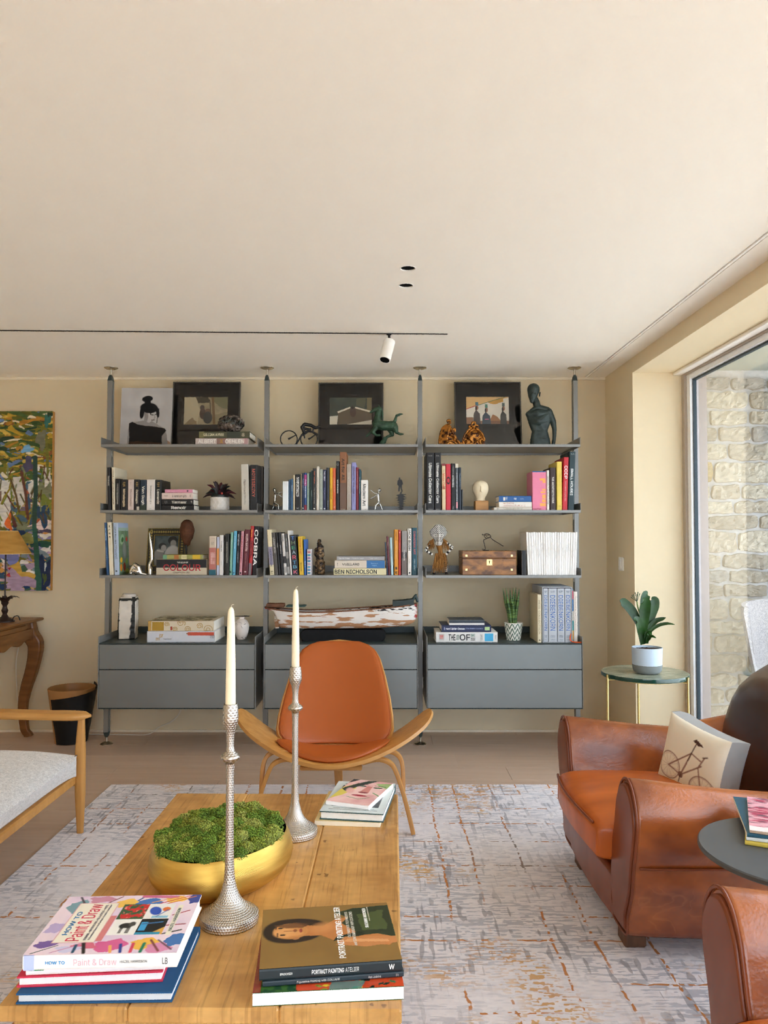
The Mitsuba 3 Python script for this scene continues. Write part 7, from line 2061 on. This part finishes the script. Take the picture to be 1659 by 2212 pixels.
# third shelf, right bay: a row of slim white booklets
xs_ = [1046, 1066, 1088, 1108, 1130, 1152, 1173, 1195, 1215, 1236, 1257, 1277, 1299, 1319, 1339, 1360, 1381, 1401, 1421, 1441, 1461, 1481, 1500]
g = 'slim white booklets in a tight row'
ORD = 'first second third fourth fifth sixth seventh eighth ninth tenth eleventh twelfth thirteenth fourteenth fifteenth sixteenth seventeenth eighteenth nineteenth twentieth twenty-first twenty-second'.split()
for i in range(len(xs_) - 1):
    t_ = (xs_[i] + xs_[i + 1]) / 2
    ln = -14 + 30 * i / 21
    a_, b_ = zp(C3R, xs_[i] + 0 * ln, 0, 4.452)[0], zp(C3R, xs_[i + 1], 0, 4.452)[0]
    h = zp(C3R, 0, 172 + 5 * math.sin(i * 2.1) ** 2, 4.452)[2] - Z3
    k = thing('booklet', f'slim white booklet, {ORD[i]} from the left in the tight white row, right third shelf', 'booklet', g)
    ln_m = ln / C3R[0] / 373
    w = b_ - a_ - .0006
    R = trimesh.transformations.rotation_matrix(math.atan2(ln_m, h), (0, 1, 0))
    px_ = w if ln_m > 0 else 0
    M = trimesh.transformations.translation_matrix((a_ + px_, 4.452 + .002 * math.sin(i * 5.3), Z3 + .0004)) @ R @ trimesh.transformations.translation_matrix((-px_, 0, 0))
    part(k, 'cover', xf(box(0, w, 0, .21, 0, h, .001), M), 'print_satin', False, ('e0ddd6', 'd9d6ce', 'e4e1db')[i % 3])
    nme = ('ISSUE ONE', 'VOLUME TWO', 'HOUSE NOTES', 'QUARTERLY', 'CATALOGUE')[i % 5]
    R2 = SPINE_TXT.copy(); R2[:3, 3] = (w / 2, -.0004, h * (.58 - .1 * math.sin(i * 1.7)))
    part(k, 'lettering', xf(text('ARTIST', h * .2, w * .3), M @ R2), 'print_satin', False, ('8a8680', 'b09a80', '8f97a0')[i % 3])
row(C3R, Z3, None, '', [(988, 1028, 345, '16171a', [], 'short black file standing left of the white booklets on the right third shelf', {'d': .15, 'hard': False})])
# cabinet tops
A = Art(.352, .25, 90, 60, '8a7f5a', 12)
A.mask(np.clip((A.n(6) - .45) * 5, 0, 1), 'c9bd9a'); A.mask(np.clip((A.n(9, 3) - .55) * 8, 0, 1), '3f3a2c'); A.mask(np.clip((A.n(5, 7) - .6) * 8, 0, 1), 'a0602a')
zq = ZC
zz = pile(C3L, ZC, 'on the left cabinet', [
    (512, 1130, 1079, 'c6c8cc', [('GUSTAV', .16, .06, .24, 'b08a30', True, False, .3), ('KLIMT', .21, .06, .3, 'b08a30', True, False, .6), ('THE COMPLETE PAINTINGS', .30, .12, .1, '6a6a68', False, False, .3), ('TASCHEN', .965, .07, .3, '3a3a3c', False, True)], 'very large pale grey lying book with red strip and gold lettering', {'bands': ((.60, .99, 'c2503a', .62, .92), (.58, .66, '8a5a3c', .74, .84)), 'd': .30, 'Y': 4.425}),
    (520, 1122, 984, 'd0c3a8', [], 'very large white and gold swirl-patterned lying book', {'d': .30, 'Y': 4.428, 'bands': ((.06, .24, 'a8842e', .04, .90), (.0, .05, 'b8924a'), (.34, .37, '9a3a22', .1, .45)), 'top_art': A}),
])
kb = LAST
Mb = lambda u, v: (zp(C3L, u, 0, 4.4275)[0], 4.4275, zp(C3L, 0, v, 4.428)[2])
for cx_, cy_, r_ in ((690, 1015, 24), (820, 1000, 42), (880, 1060, 30), (1065, 1065, 48), (765, 1060, 24), (990, 1030, 30)):
    pts = []
    for q in np.linspace(.15, 1, 34):
        an = q * 4.2 * math.pi
        y = min(max(cy_ + r_ * q * math.sin(an), 992), 1072)
        pts.append(Mb(cx_ + r_ * q * math.cos(an), y))
    part(kb, 'gold_swirl', tube(pts, .0016, 5), 'print_satin', True, 'a8863a')
pile(C3R, ZC, 'on the right cabinet', [
    (180, 758, 1117, 'd6d4ce', [('THE', .26, .11, .62, '1a1c20', True), ('HISTORY', .355, .05, .5, '4a6a60', True), ('OF', .47, .17, .62, '1a1c20', True), ('GRAPHIC', .60, .07, .3, '2f6a5a', True, False, .7), ('DESIGN', .60, .07, .3, '1a1c20', True, False, .32), ('1890', .735, .035, .3, '1a1c20', False, False, .65), ('1959', .735, .035, .3, '1a1c20', False, False, .3), ('TASCHEN', .968, .02, .4, '4a4a4c', False, True)], 'thick white lying book with bold black capitals and blue square', {'bands': ((.05, .135, 'b5b0a8', .2, .85), (.06, .12, 'c8706a', .35, .75), (.79, .93, '3fa0c8', .12, .88)), 'd': .22, 'Y': 4.425}),
    (232, 698, 1051, '1f2848', [('Henri Cartier-Bresson', .28, .38, .34, 'e0e0e6', True), ('The Modern Century', .66, .34, .28, '9aa4c4'), ('▪', .06, .02, .4, '8a92b0')], 'navy lying book with white lettering and green tag', {'bands': ((.87, .97, 'a8c48a', .25, .75),), 'd': .22, 'Y': 4.435}),
    (303, 636, 1000, '2e3840', [], 'dark grey notebook with white page edge, top of the pile', {'d': .16, 'Y': 4.45, 'hard': False}),
], Y=4.43)
kb = LAST
scene[kb + '__spine_band'] = ply(box(zp(C3R, 304, 0, 4.4495)[0], zp(C3R, 635, 0, 4.4495)[0], 4.4488, 4.4499, zp(C3R, 0, 1048, 4.45)[2], zp(C3R, 0, 1030, 4.45)[2]), 'print_matte', False, color=np.tile(np.array(c('dcd8d2')), (8, 1)))
row(C3R, ZC, None, '', [
    (1133, 1172, 762, 'cfc3a4', [('HESS COLLECTION', .47, .70, .46, '8a7a5a'), ('—', .95, .02, .4, '5a4c38', True, True)], 'tall cream book with gold capitals left of the pale blue slipcase on the right cabinet', {'d': .235, 'Y': 4.42}),
], Y=4.42)
# slipcase with four volumes
Yq = 4.425
xa, xb = zp(C3R, 1180, 0, Yq)[0], zp(C3R, 1460, 0, Yq)[0]
hz = zp(C3R, 0, 690, Yq)[2] - ZC
t = thing('slipcase', 'pale blue-grey slipcase holding four matching books on the right cabinet', 'slipcase')
cs = 'adb1b4'
part(t, 'shell', cat(box(xa, xa + .004, Yq, Yq + .30, ZC + .0004, ZC + hz), box(xb - .004, xb, Yq, Yq + .30, ZC + .0004, ZC + hz), box(xa + .004, xb - .004, Yq, Yq + .30, ZC + hz - .004, ZC + hz), box(xa + .004, xb - .004, Yq, Yq + .30, ZC + .0004, ZC + .0035), box(xa + .004, xb - .004, Yq + .296, Yq + .30, ZC + .004, ZC + hz - .004)), 'print_matte', False, cs)
ws = [(1190, 1234), (1237, 1318), (1321, 1388), (1391, 1452)]
for i, (a_, b_) in enumerate(ws):
    row(C3R, ZC + .0034, 'four matching slipcase volumes', '', [(a_, b_, 704, 'b2b6ba', [('DIEBENKORN', .46, .66, min(.62, .030 / ((b_ - a_) / 4.366 / 373)), '2f5a9c'), ('VOLUME', .055, .02, .55, '5a6a80', False, True), ('ONE TWO', .075, .012, .4, '5a6a80', False, True), ('CATALOGUE', .885, .015, .55, '5a6a80', False, True), ('RAISONNE', .91, .015, .55, '5a6a80', False, True), ('YALE', .96, .015, .5, '5a6a80', False, True)],
                                                     ('pale blue volume with blue capitals, first in the slipcase, narrowest', 'pale blue volume with blue capitals, second in the slipcase, widest', 'pale blue volume with blue capitals, third in the slipcase', 'pale blue volume with blue capitals, fourth in the slipcase')[i], {'d': .27, 'Y': Yq + .003, 'mat': 'print_matte'})])
row(C3R, ZC, None, '', [
    (1462, 1472, 705, '7a8a9a', [], 'slim many-coloured book squeezed beside the slipcase on the right cabinet', {'bands': ((.04, .2, 'c24a5a'), (.2, .42, '2f6aa0'), (.42, .6, 'cfc8b8'), (.6, .78, '1f8a8a'), (.78, .95, 'd8a040')), 'Y': 4.43, 'd': .2}),
    (1474, 1511, 735, 'd8d0c4', [('The Art of Richard Diebenkorn', .44, .70, .34, 'a88a7a')], 'off-white book with pale brown lettering at the right end of the right cabinet', {'Y': 4.43}),
])
# ---------------------------------------------------------------- left side: sofa, console table, lamp, painting, bin
so = thing('sofa', 'low oak-framed sofa with light grey woven seat cushion at the left edge', 'sofa')
YA = 3.235
sec_leg = np.array(rrect(.040, .034, .012, 4))
part(so, 'front_leg', sweep(spline([[-1.262, YA, .0115], [-1.264, YA, .17], [-1.266, YA + .002, .33], [-1.262, YA, .492]], 24), sec_leg, up=(0, 1, 0), scale=np.interp(np.linspace(0, 1, 24), [0, .35, .7, 1], [.62, 1.0, 1.0, .62])), 'oak', 40)
part(so, 'rear_leg', sweep(spline([[-2.03, YA, .0005], [-1.98, YA, .25], [-1.97, YA, .48]], 16), sec_leg, up=(0, 1, 0), scale=np.linspace(.7, 1, 16)), 'oak', 40)
R = []
for k in np.linspace(0, 1, 26):
    x = -2.05 + (.828) * k
    w = .034 + .012 * math.sin(math.pi * min(1, k)) + (.006 if k > .8 else 0)
    e = math.sqrt(max(0.0, 1 - max(0, (k - .93) / .07) ** 2)) if k > .93 else 1.0
    z = .503 + .006 * math.cos(k * 3) - .004 * k
    q = rrect(2 * w * max(e, .12), .030 * max(e, .3), .0145 * max(e, .25), 4)
    R.append([(x, YA + a, z + b) for a, b in q])
part(so, 'armrest', loft(R), 'oak_grain_along', 40)
part(so, 'side_rail', box(-1.99, -1.272, YA - .014, YA + .014, .205, .262, .008), 'oak_grain_along')
part(so, 'front_rail', box(-1.305, -1.276, 1.45, YA - .016, .214, .2485, .006), 'oak')
YN = 1.40
part(so, 'front_leg', sweep(spline([[-1.262, YN, .0115], [-1.264, YN, .17], [-1.266, YN, .33], [-1.262, YN, .492]], 24), sec_leg, up=(0, 1, 0), scale=np.interp(np.linspace(0, 1, 24), [0, .35, .7, 1], [.62, 1, 1, .62])), 'oak', 40)
part(so, 'armrest', mv(loft(R), y=YN - YA), 'oak_grain_along', 40)


def cush_th(S, Q):
    return .085 + .062 * (np.clip(1 - np.abs(2 * S - 1) ** 2.6, 0, 1) * np.clip(1 - np.abs(2 * Q - 1) ** 8, 0, 1)) ** .6


def cushf(S, Q):
    a, b = 2 * S - 1, 2 * Q - 1
    return np.stack([-1.605 + .333 * a, 2.315 + .897 * b, .2925 + (cush_th(S, Q) - .085) / 2 + 0 * a], -1)


part(so, 'seat_cushion', sheet(cushf, 50, 80, cush_th), 'grey_weave', 35)
sm = [[-1.2715, 2.315 + .897 * b, .3355] for b in np.linspace(-1, 1, 40)]
part(so, 'seat_seam', tube(np.array(sm), .0028, 6), 'print_matte', True, '67645f')
part(so, 'back_cushion', mv(rot(box(-.07, .07, -.88, .88, 0, .42, .05), -14, (0, 1, 0)), -2.02, 2.315, .36), 'grey_weave')

ws = thing('console_table', 'antique wooden side table with drawer and curved legs, below the painting', 'table')
zt, xr, yb = .732, -2.150, 4.885
part(ws, 'top', box(-2.75, xr, 3.95, yb, zt - .018, zt, .006), 'antique_wood')
part(ws, 'apron', box(-2.70, xr - .045, 4.00, yb - .03, zt - .115, zt - .018), 'antique_wood')
q = [(4.00, zt - .06)] + [(4.0 + .85 * k, zt - .115 - .03 * math.sin(k * math.pi) - .010 * math.sin(k * math.pi * 9)) for k in np.linspace(0, 1, 60)] + [(4.85, zt - .06)]
m = extr(q, .018); m.vertices = m.vertices[:, [2, 0, 1]] + [xr - .044, 0, 0]
part(ws, 'scalloped_rail', m, 'antique_wood')
dr_ = part(ws, 'drawer', box(xr - .046, xr - .036, 4.10, 4.72, zt - .096, zt - .032, .003), 'antique_wood')
kp = at(25, 1372, 4.37)
for ky in (4.32,):
    part(dr_, 'knob', xf(lathe([(.006, 0), (.006, .010), (.014, .016), (.015, .022), (.008, .028), (.001, .029)], 20), frame((xr - .037, ky, kp[2]), (0, 1, 0), (0, 0, 1), (1, 0, 0))), 'antique_wood', 40)
for (lx, ly, sx3, sy3) in ((xr - .075, yb - .06, 1, .0), (xr - .075, 4.02, 1, .0), (-2.66, 4.02, -1, 0), (-2.66, yb - .06, -1, 0)):
    Pp = spline([(lx, ly, zt - .02), (lx + sx3 * .018, ly, zt - .10), (lx + sx3 * .052, ly, zt - .17), (lx + sx3 * .035, ly, zt - .30), (lx - sx3 * .005, ly, zt - .44), (lx - sx3 * .022, ly, .18), (lx - sx3 * .010, ly, .05), (lx + sx3 * .012, ly, .014), (lx + sx3 * .016, ly, .0005)], 40)
    part(ws, 'leg', sweep(Pp, np.array(rrect(.066, .050, .012, 3)), up=(0, 1, 0), scale=np.interp(np.linspace(0, 1, 40), [0, .2, .35, .6, .85, .95, 1], [1.25, 1.4, 1.15, .85, .66, .8, .8])), 'antique_wood', 50)

la = thing('table_lamp', 'table lamp with tan conical shade and dark palm-leaf stem, in front of the painting', 'lamp')
lb = at(8, 1330, 4.62)
lx, ly = lb[0] + .006, 4.62
zS0, zS1 = at(30, 1196, ly)[2], at(30, 1147, ly)[2]
scene['shade_paper'] = {'type': 'principledthin', 'base_color': proc(lambda p, n, uv: mix(rgb('c08b3f'), rgb('dcae63'), fbm(p.x * 18, p.y * 18, p.z * 50, 3))), 'roughness': .7, 'diff_trans': .7}
a = np.arange(49) * 2 * math.pi / 48
rb, rt = .143, .066
R = np.array([np.stack([lx + r * np.cos(a[:-1]), ly + r * np.sin(a[:-1]), np.full(48, z)], -1) for r, z in ((rb, zS0), (rt, zS1))])
part(la, 'shade', loft(R, cap=False), 'shade_paper', True)
for r, z in ((rb, zS0), (rt, zS1)):
    part(la, 'shade_trim', trimesh.creation.torus(r, .002, major_sections=48, minor_sections=6, transform=trimesh.transformations.translation_matrix((lx, ly, z))), 'print_matte', True, 'e0c48c')
part(la, 'stem', mv(lathe([(.0045, zt + .10), (.0045, zS1 - .01)], 12), lx, ly), 'print_satin', 40, '2a1f1c')
part(la, 'base', mv(lathe([(.055, .0008), (.055, .006), (.045, .012), (.020, .030), (.012, .048), (.016, .058), (.020, .068), (.014, .080), (.012, .095), (.022, .112), (.010, .13), (.004, .14)], 32), lx, ly, zt), 'print_satin', 40, '2b1d17')
for k in range(7):
    an = k * 2 * math.pi / 7 + .3
    ca, sa = math.cos(an), math.sin(an)
    part(la, 'palm_leaf', leaf([(lx + ca * r, ly + sa * r, zt + z) for r, z in ((.008, .10), (.028, .135), (.058, .150), (.080, .140))], (.006, .014, .012, .001), 10, .2, (ca * .2, sa * .2, 1)), 'print_satin', 50, '2b1d17')
part(la, 'switch_cord', tube([(lx + .05, ly - .01, zt + .008), (lx + .06, ly - .01, zt + .03), (lx + .08, ly, zt + .034), (lx + .088, ly + .01, zt + .008)], .003, 8, 16), 'print_satin', True, '1c1614')

# the painting
zb, zt2 = .898, 2.043
pn = thing('painting', 'large unframed abstract painting of green and yellow trees on the back wall', 'painting')
xr2, pw_ = -2.118, .95
part(pn, 'canvas_edge', box(xr2 - pw_, xr2 + .0, 4.895, WALL - .0003, zb, zt2, .002), 'print_matte', False, 'b98a4c')
A = Art(pw_, zt2 - zb, 300, 360, '6f6a22', 17)
a_ = A.a
pr_ = np.random.default_rng(44)
pal_top = ['8a7420', '5a5a1c', '2f4a22', 'b08f2c', '3d5a2c', 'a9782a', '6f7a2c', '1f3a26', 'c7a84a', '5f7aa0', '7d4a28', 'd8cdb0', '47602f']
pal_mid = ['e3dfd6', '7d8466', '5a6b4a', 'd9c9c2', '6a5a75', '8f8a30', 'cfc7b8', '3f5f6f', 'b9a27a', 'a04a2a', '4a3f55', 'e8e4dc']
pal_low = ['d9b9b2', '2a4a63', 'c7a765', 'e4dcd2', '12305a', '7a8a8f', '9a7f95', 'c98f45', '2f5a4f', '8e86ad', '3a5a40', 'b59ab0']
for i in range(1300):
    y = pr_.uniform(-.02, 1.02)
    x = pr_.uniform(0, a_)
    pal = pal_top if y > .62 else pal_mid if y > .33 else pal_low
    col = pal[pr_.integers(len(pal))]
    L_ = pr_.uniform(.02, .12) * (1.1 if y > .6 else .9)
    wd = pr_.uniform(.008, .036) * (.8 if y > .6 else 1.25)
    an = pr_.normal(-5 if y > .6 else -14, 22 if y > .35 else 30)
    x1, y1 = x + L_ * math.cos(math.radians(an)), y + L_ * math.sin(math.radians(an))
    nx_, ny_ = -math.sin(math.radians(an)) * wd / 2, math.cos(math.radians(an)) * wd / 2
    A.poly([(x - nx_, y - ny_), (x1 - nx_ * .5, y1 - ny_ * .5), (x1 + wd * .3, y1), (x1 + nx_ * .7, y1 + ny_ * .7), (x + nx_, y + ny_), (x - wd * .3, y)], col, 1, .05)
for (x0, y0, x1, y1, wd, col) in ((.735, .74, .735, .36, .026, '2c4a3a'), (.735, .36, .755, .1, .024, '2a5a48'), (.755, .12, .765, 0, .03, '2a5a48'), (.66, .66, .70, .40, .017, '5f3328'), (.60, .62, .65, .44, .014, '5f4a28'), (.575, .5, .63, .36, .02, '5a2826'),
                                  (.795, .86, .805, .64, .014, '6a6a28'), (.725, .65, .78, .62, .01, '4a4a20'), (.748, .34, .776, .06, .008, '15301f'), (.70, .53, .715, .36, .016, '2c4f6a')):
    A.line([(x0, y0), (x1, y1)], wd, col)
for (x, y, rx, ry, col, r) in ((.79, .56, .05, .05, '77795c', 10), (.805, .47, .035, .07, '6f7a2c', 0), (.77, .37, .05, .02, 'e3cdc6', 12), (.78, .42, .04, .05, '1f3f5c', 0), (.79, .31, .035, .02, 'ddd8cc', 0), (.795, .26, .045, .018, '24503f', -8), (.795, .1, .045, .11, '10254a', 0), (.79, .07, .012, .03, '4a5a2a', 0),
                               (.80, .14, .006, .03, 'cfd6d2', -8), (.66, .1, .08, .05, 'c9a045', -20), (.66, .06, .09, .05, 'a98fa5', -15), (.60, .2, .06, .05, '7a7fb5', 0), (.62, .3, .04, .025, 'd8b0aa', 10), (.59, .38, .025, .05, 'd8682a', 10), (.70, .29, .06, .03, '8a8a4c', 0), (.69, .78, .03, .025, '6fa5c7', 0), (.80, .94, .02, .04, '2f6a5f', 0),
                               (.735, .67, .014, .012, 'e6e2da', 0), (.755, .66, .014, .014, 'e6e2da', 0), (.745, .6, .012, .015, 'e9e5dd', 0), (.77, .83, .03, .05, '6f6f5a', 0), (.70, .69, .03, .05, '4a4560', 0), (.61, .12, .012, .008, 'b02a3a', 0), (.60, .085, .012, .01, 'b02a3a', 0)):
    tq = np.linspace(0, 2 * math.pi, 18)
    cr, sr_ = math.cos(math.radians(r)), math.sin(math.radians(r))
    fq = [1 + .28 * math.sin(3 * q + x * 40) + .18 * math.sin(5 * q + y * 50) for q in tq]
    rx, ry = rx * .95, ry * .95
    A.poly([(x + rx * fq[n_] * math.cos(q) * cr - ry * fq[n_] * math.sin(q) * sr_, y + rx * fq[n_] * math.cos(q) * sr_ + ry * fq[n_] * math.sin(q) * cr) for n_, q in enumerate(tq)], col, 1, .07)
for (P_, col) in (([(.545, .62), (.62, .60), (.60, .44), (.56, .34), (.53, .36)], 'dcd8ce'), ([(.62, .62), (.68, .63), (.69, .50), (.66, .44), (.63, .5)], 'd2cec4'), ([(.70, .60), (.74, .62), (.735, .5), (.71, .52)], 'd8d4ca'), ([(.78, .66), (.83, .67), (.83, .6), (.79, .58)], 'd9d2c6')):
    A.poly(P_, col, .9, .09)
for k in range(60):
    x, y = pr_.uniform(.53, .83), pr_.uniform(.36, .66)
    an = pr_.uniform(.9, 2.2)
    A.line([(x, y), (x + .05 * math.cos(an), y + .05 * math.sin(an))], pr_.uniform(.004, .011), ('6f7a24', '8a7a20', '4f4a22', '5a2f24', '77805a')[k % 5])
for (x0, y0, x1, y1, wd, col) in ((.735, .74, .735, .36, .024, '24443a'), (.735, .36, .755, .1, .024, '2a5a48'), (.755, .12, .765, 0, .03, '2a5a48'), (.66, .66, .70, .40, .015, '5f3328'), (.60, .62, .65, .44, .012, '5f4a28'), (.795, .86, .805, .64, .012, '6a6a28')):
    A.line([(x0, y0), ((x0 + x1) / 2 + .006, (y0 + y1) / 2), (x1, y1)], wd, col)
A.C *= (.82 + .36 * meshkit.noise(np.stack([A.U * 40, A.V * 130, A.U * 0], -1), 3))[..., None]
put_art(pn, 'painted_face', A, FRONT(xr2 - pw_, 4.8945, zb), 'print_satin')

# leather bin
bn = thing('waste_bin', 'tan leather waste bin half covered in a tall black flap, by the cabinets', 'bin')
bx, by = -1.895, 4.70
n = 56
a = np.arange(n) * 2 * math.pi / n
R = [np.stack([bx + (r + g) * np.cos(a), by + (r + g) * np.sin(a), np.full(n, z)], -1) for r, z, g in ((.088, .001, 0), (.092, .006, 0), (.137, .327, 0), (.1365, .329, -.002), (.133, .327, -.002), (.088, .014, -.004))]
part(bn, 'shell', loft(R), 'print_satin', 50, 'a97a48')
V, Fm = [], []
ks = np.linspace(-.72 * math.pi, .30 * math.pi, 40)
R = []
for k, an in enumerate(ks):
    f_ = (an - ks[0]) / (ks[-1] - ks[0])
    wob = .022 * math.sin(f_ * 3) if f_ > .08 else 0
    ztop = .272 + .060 * f_ + .008 * max(0, (f_ - .8) / .2)
    flare = 1.0 + .14 * max(0, f_ - .35) ** 1.5
    col_ = []
    for s_ in np.linspace(0, 1, 12):
        z = .003 + (ztop - .003) * s_
        r = (.0885 + (.137 - .0885) * z / .327 + .0045)
        r *= 1 + (flare - 1) * s_
        aa = an + (.05 * math.sin(s_ * 9) if k == 0 else 0)
        col_.append((bx + r * math.cos(aa), by + r * math.sin(aa), z))
    inner = [(bx + (x - bx) * .985, by + (y - by) * .985, z) for x, y, z in col_[::-1]]
    R.append(col_ + inner)
part(bn, 'black_flap', loft(R), 'print_satin', 50, '0b0b0c', label='black leather flap wrapped round the bin')
for k, (aa, z, r) in enumerate(((100, .31, .006), (80, .30, .004), (60, .312, .005), (110, .29, .0035))):
    x, y = bx + .132 * math.cos(math.radians(aa)), by + .132 * math.sin(math.radians(aa))
    part(bn, 'spot', ellipsoid(x, y - .0015, z, r, .0012, r, 1), 'print_matte', True, '2a1a10')

# power cord along the wall
single('power_cord', tube([at(392, 1528, 4.90), at(385, 1545, 4.89), at(368, 1560, 4.88), at(345, 1570, 4.86), [at(320, 1575, 4.86)[0], 4.86, .0035], [-1.6, 4.85, .0035], [-1.78, 4.86, .0035], [-2.05, 4.87, .0035]], .003, 8, 60), 'print_satin', 'thin white power cord running from under the left cabinet along the skirting', 'power cord', None, True, 'd9d2c4')
single('power_cord', tube([at(41, 1392, 4.905), at(35, 1430, 4.90), at(36, 1480, 4.90), at(40, 1535, 4.9), at(41, 1570, 4.9)], .003, 8, 40), 'print_satin', 'white lamp cord hanging behind the antique table leg', 'power cord', None, True, 'e2ddd0')
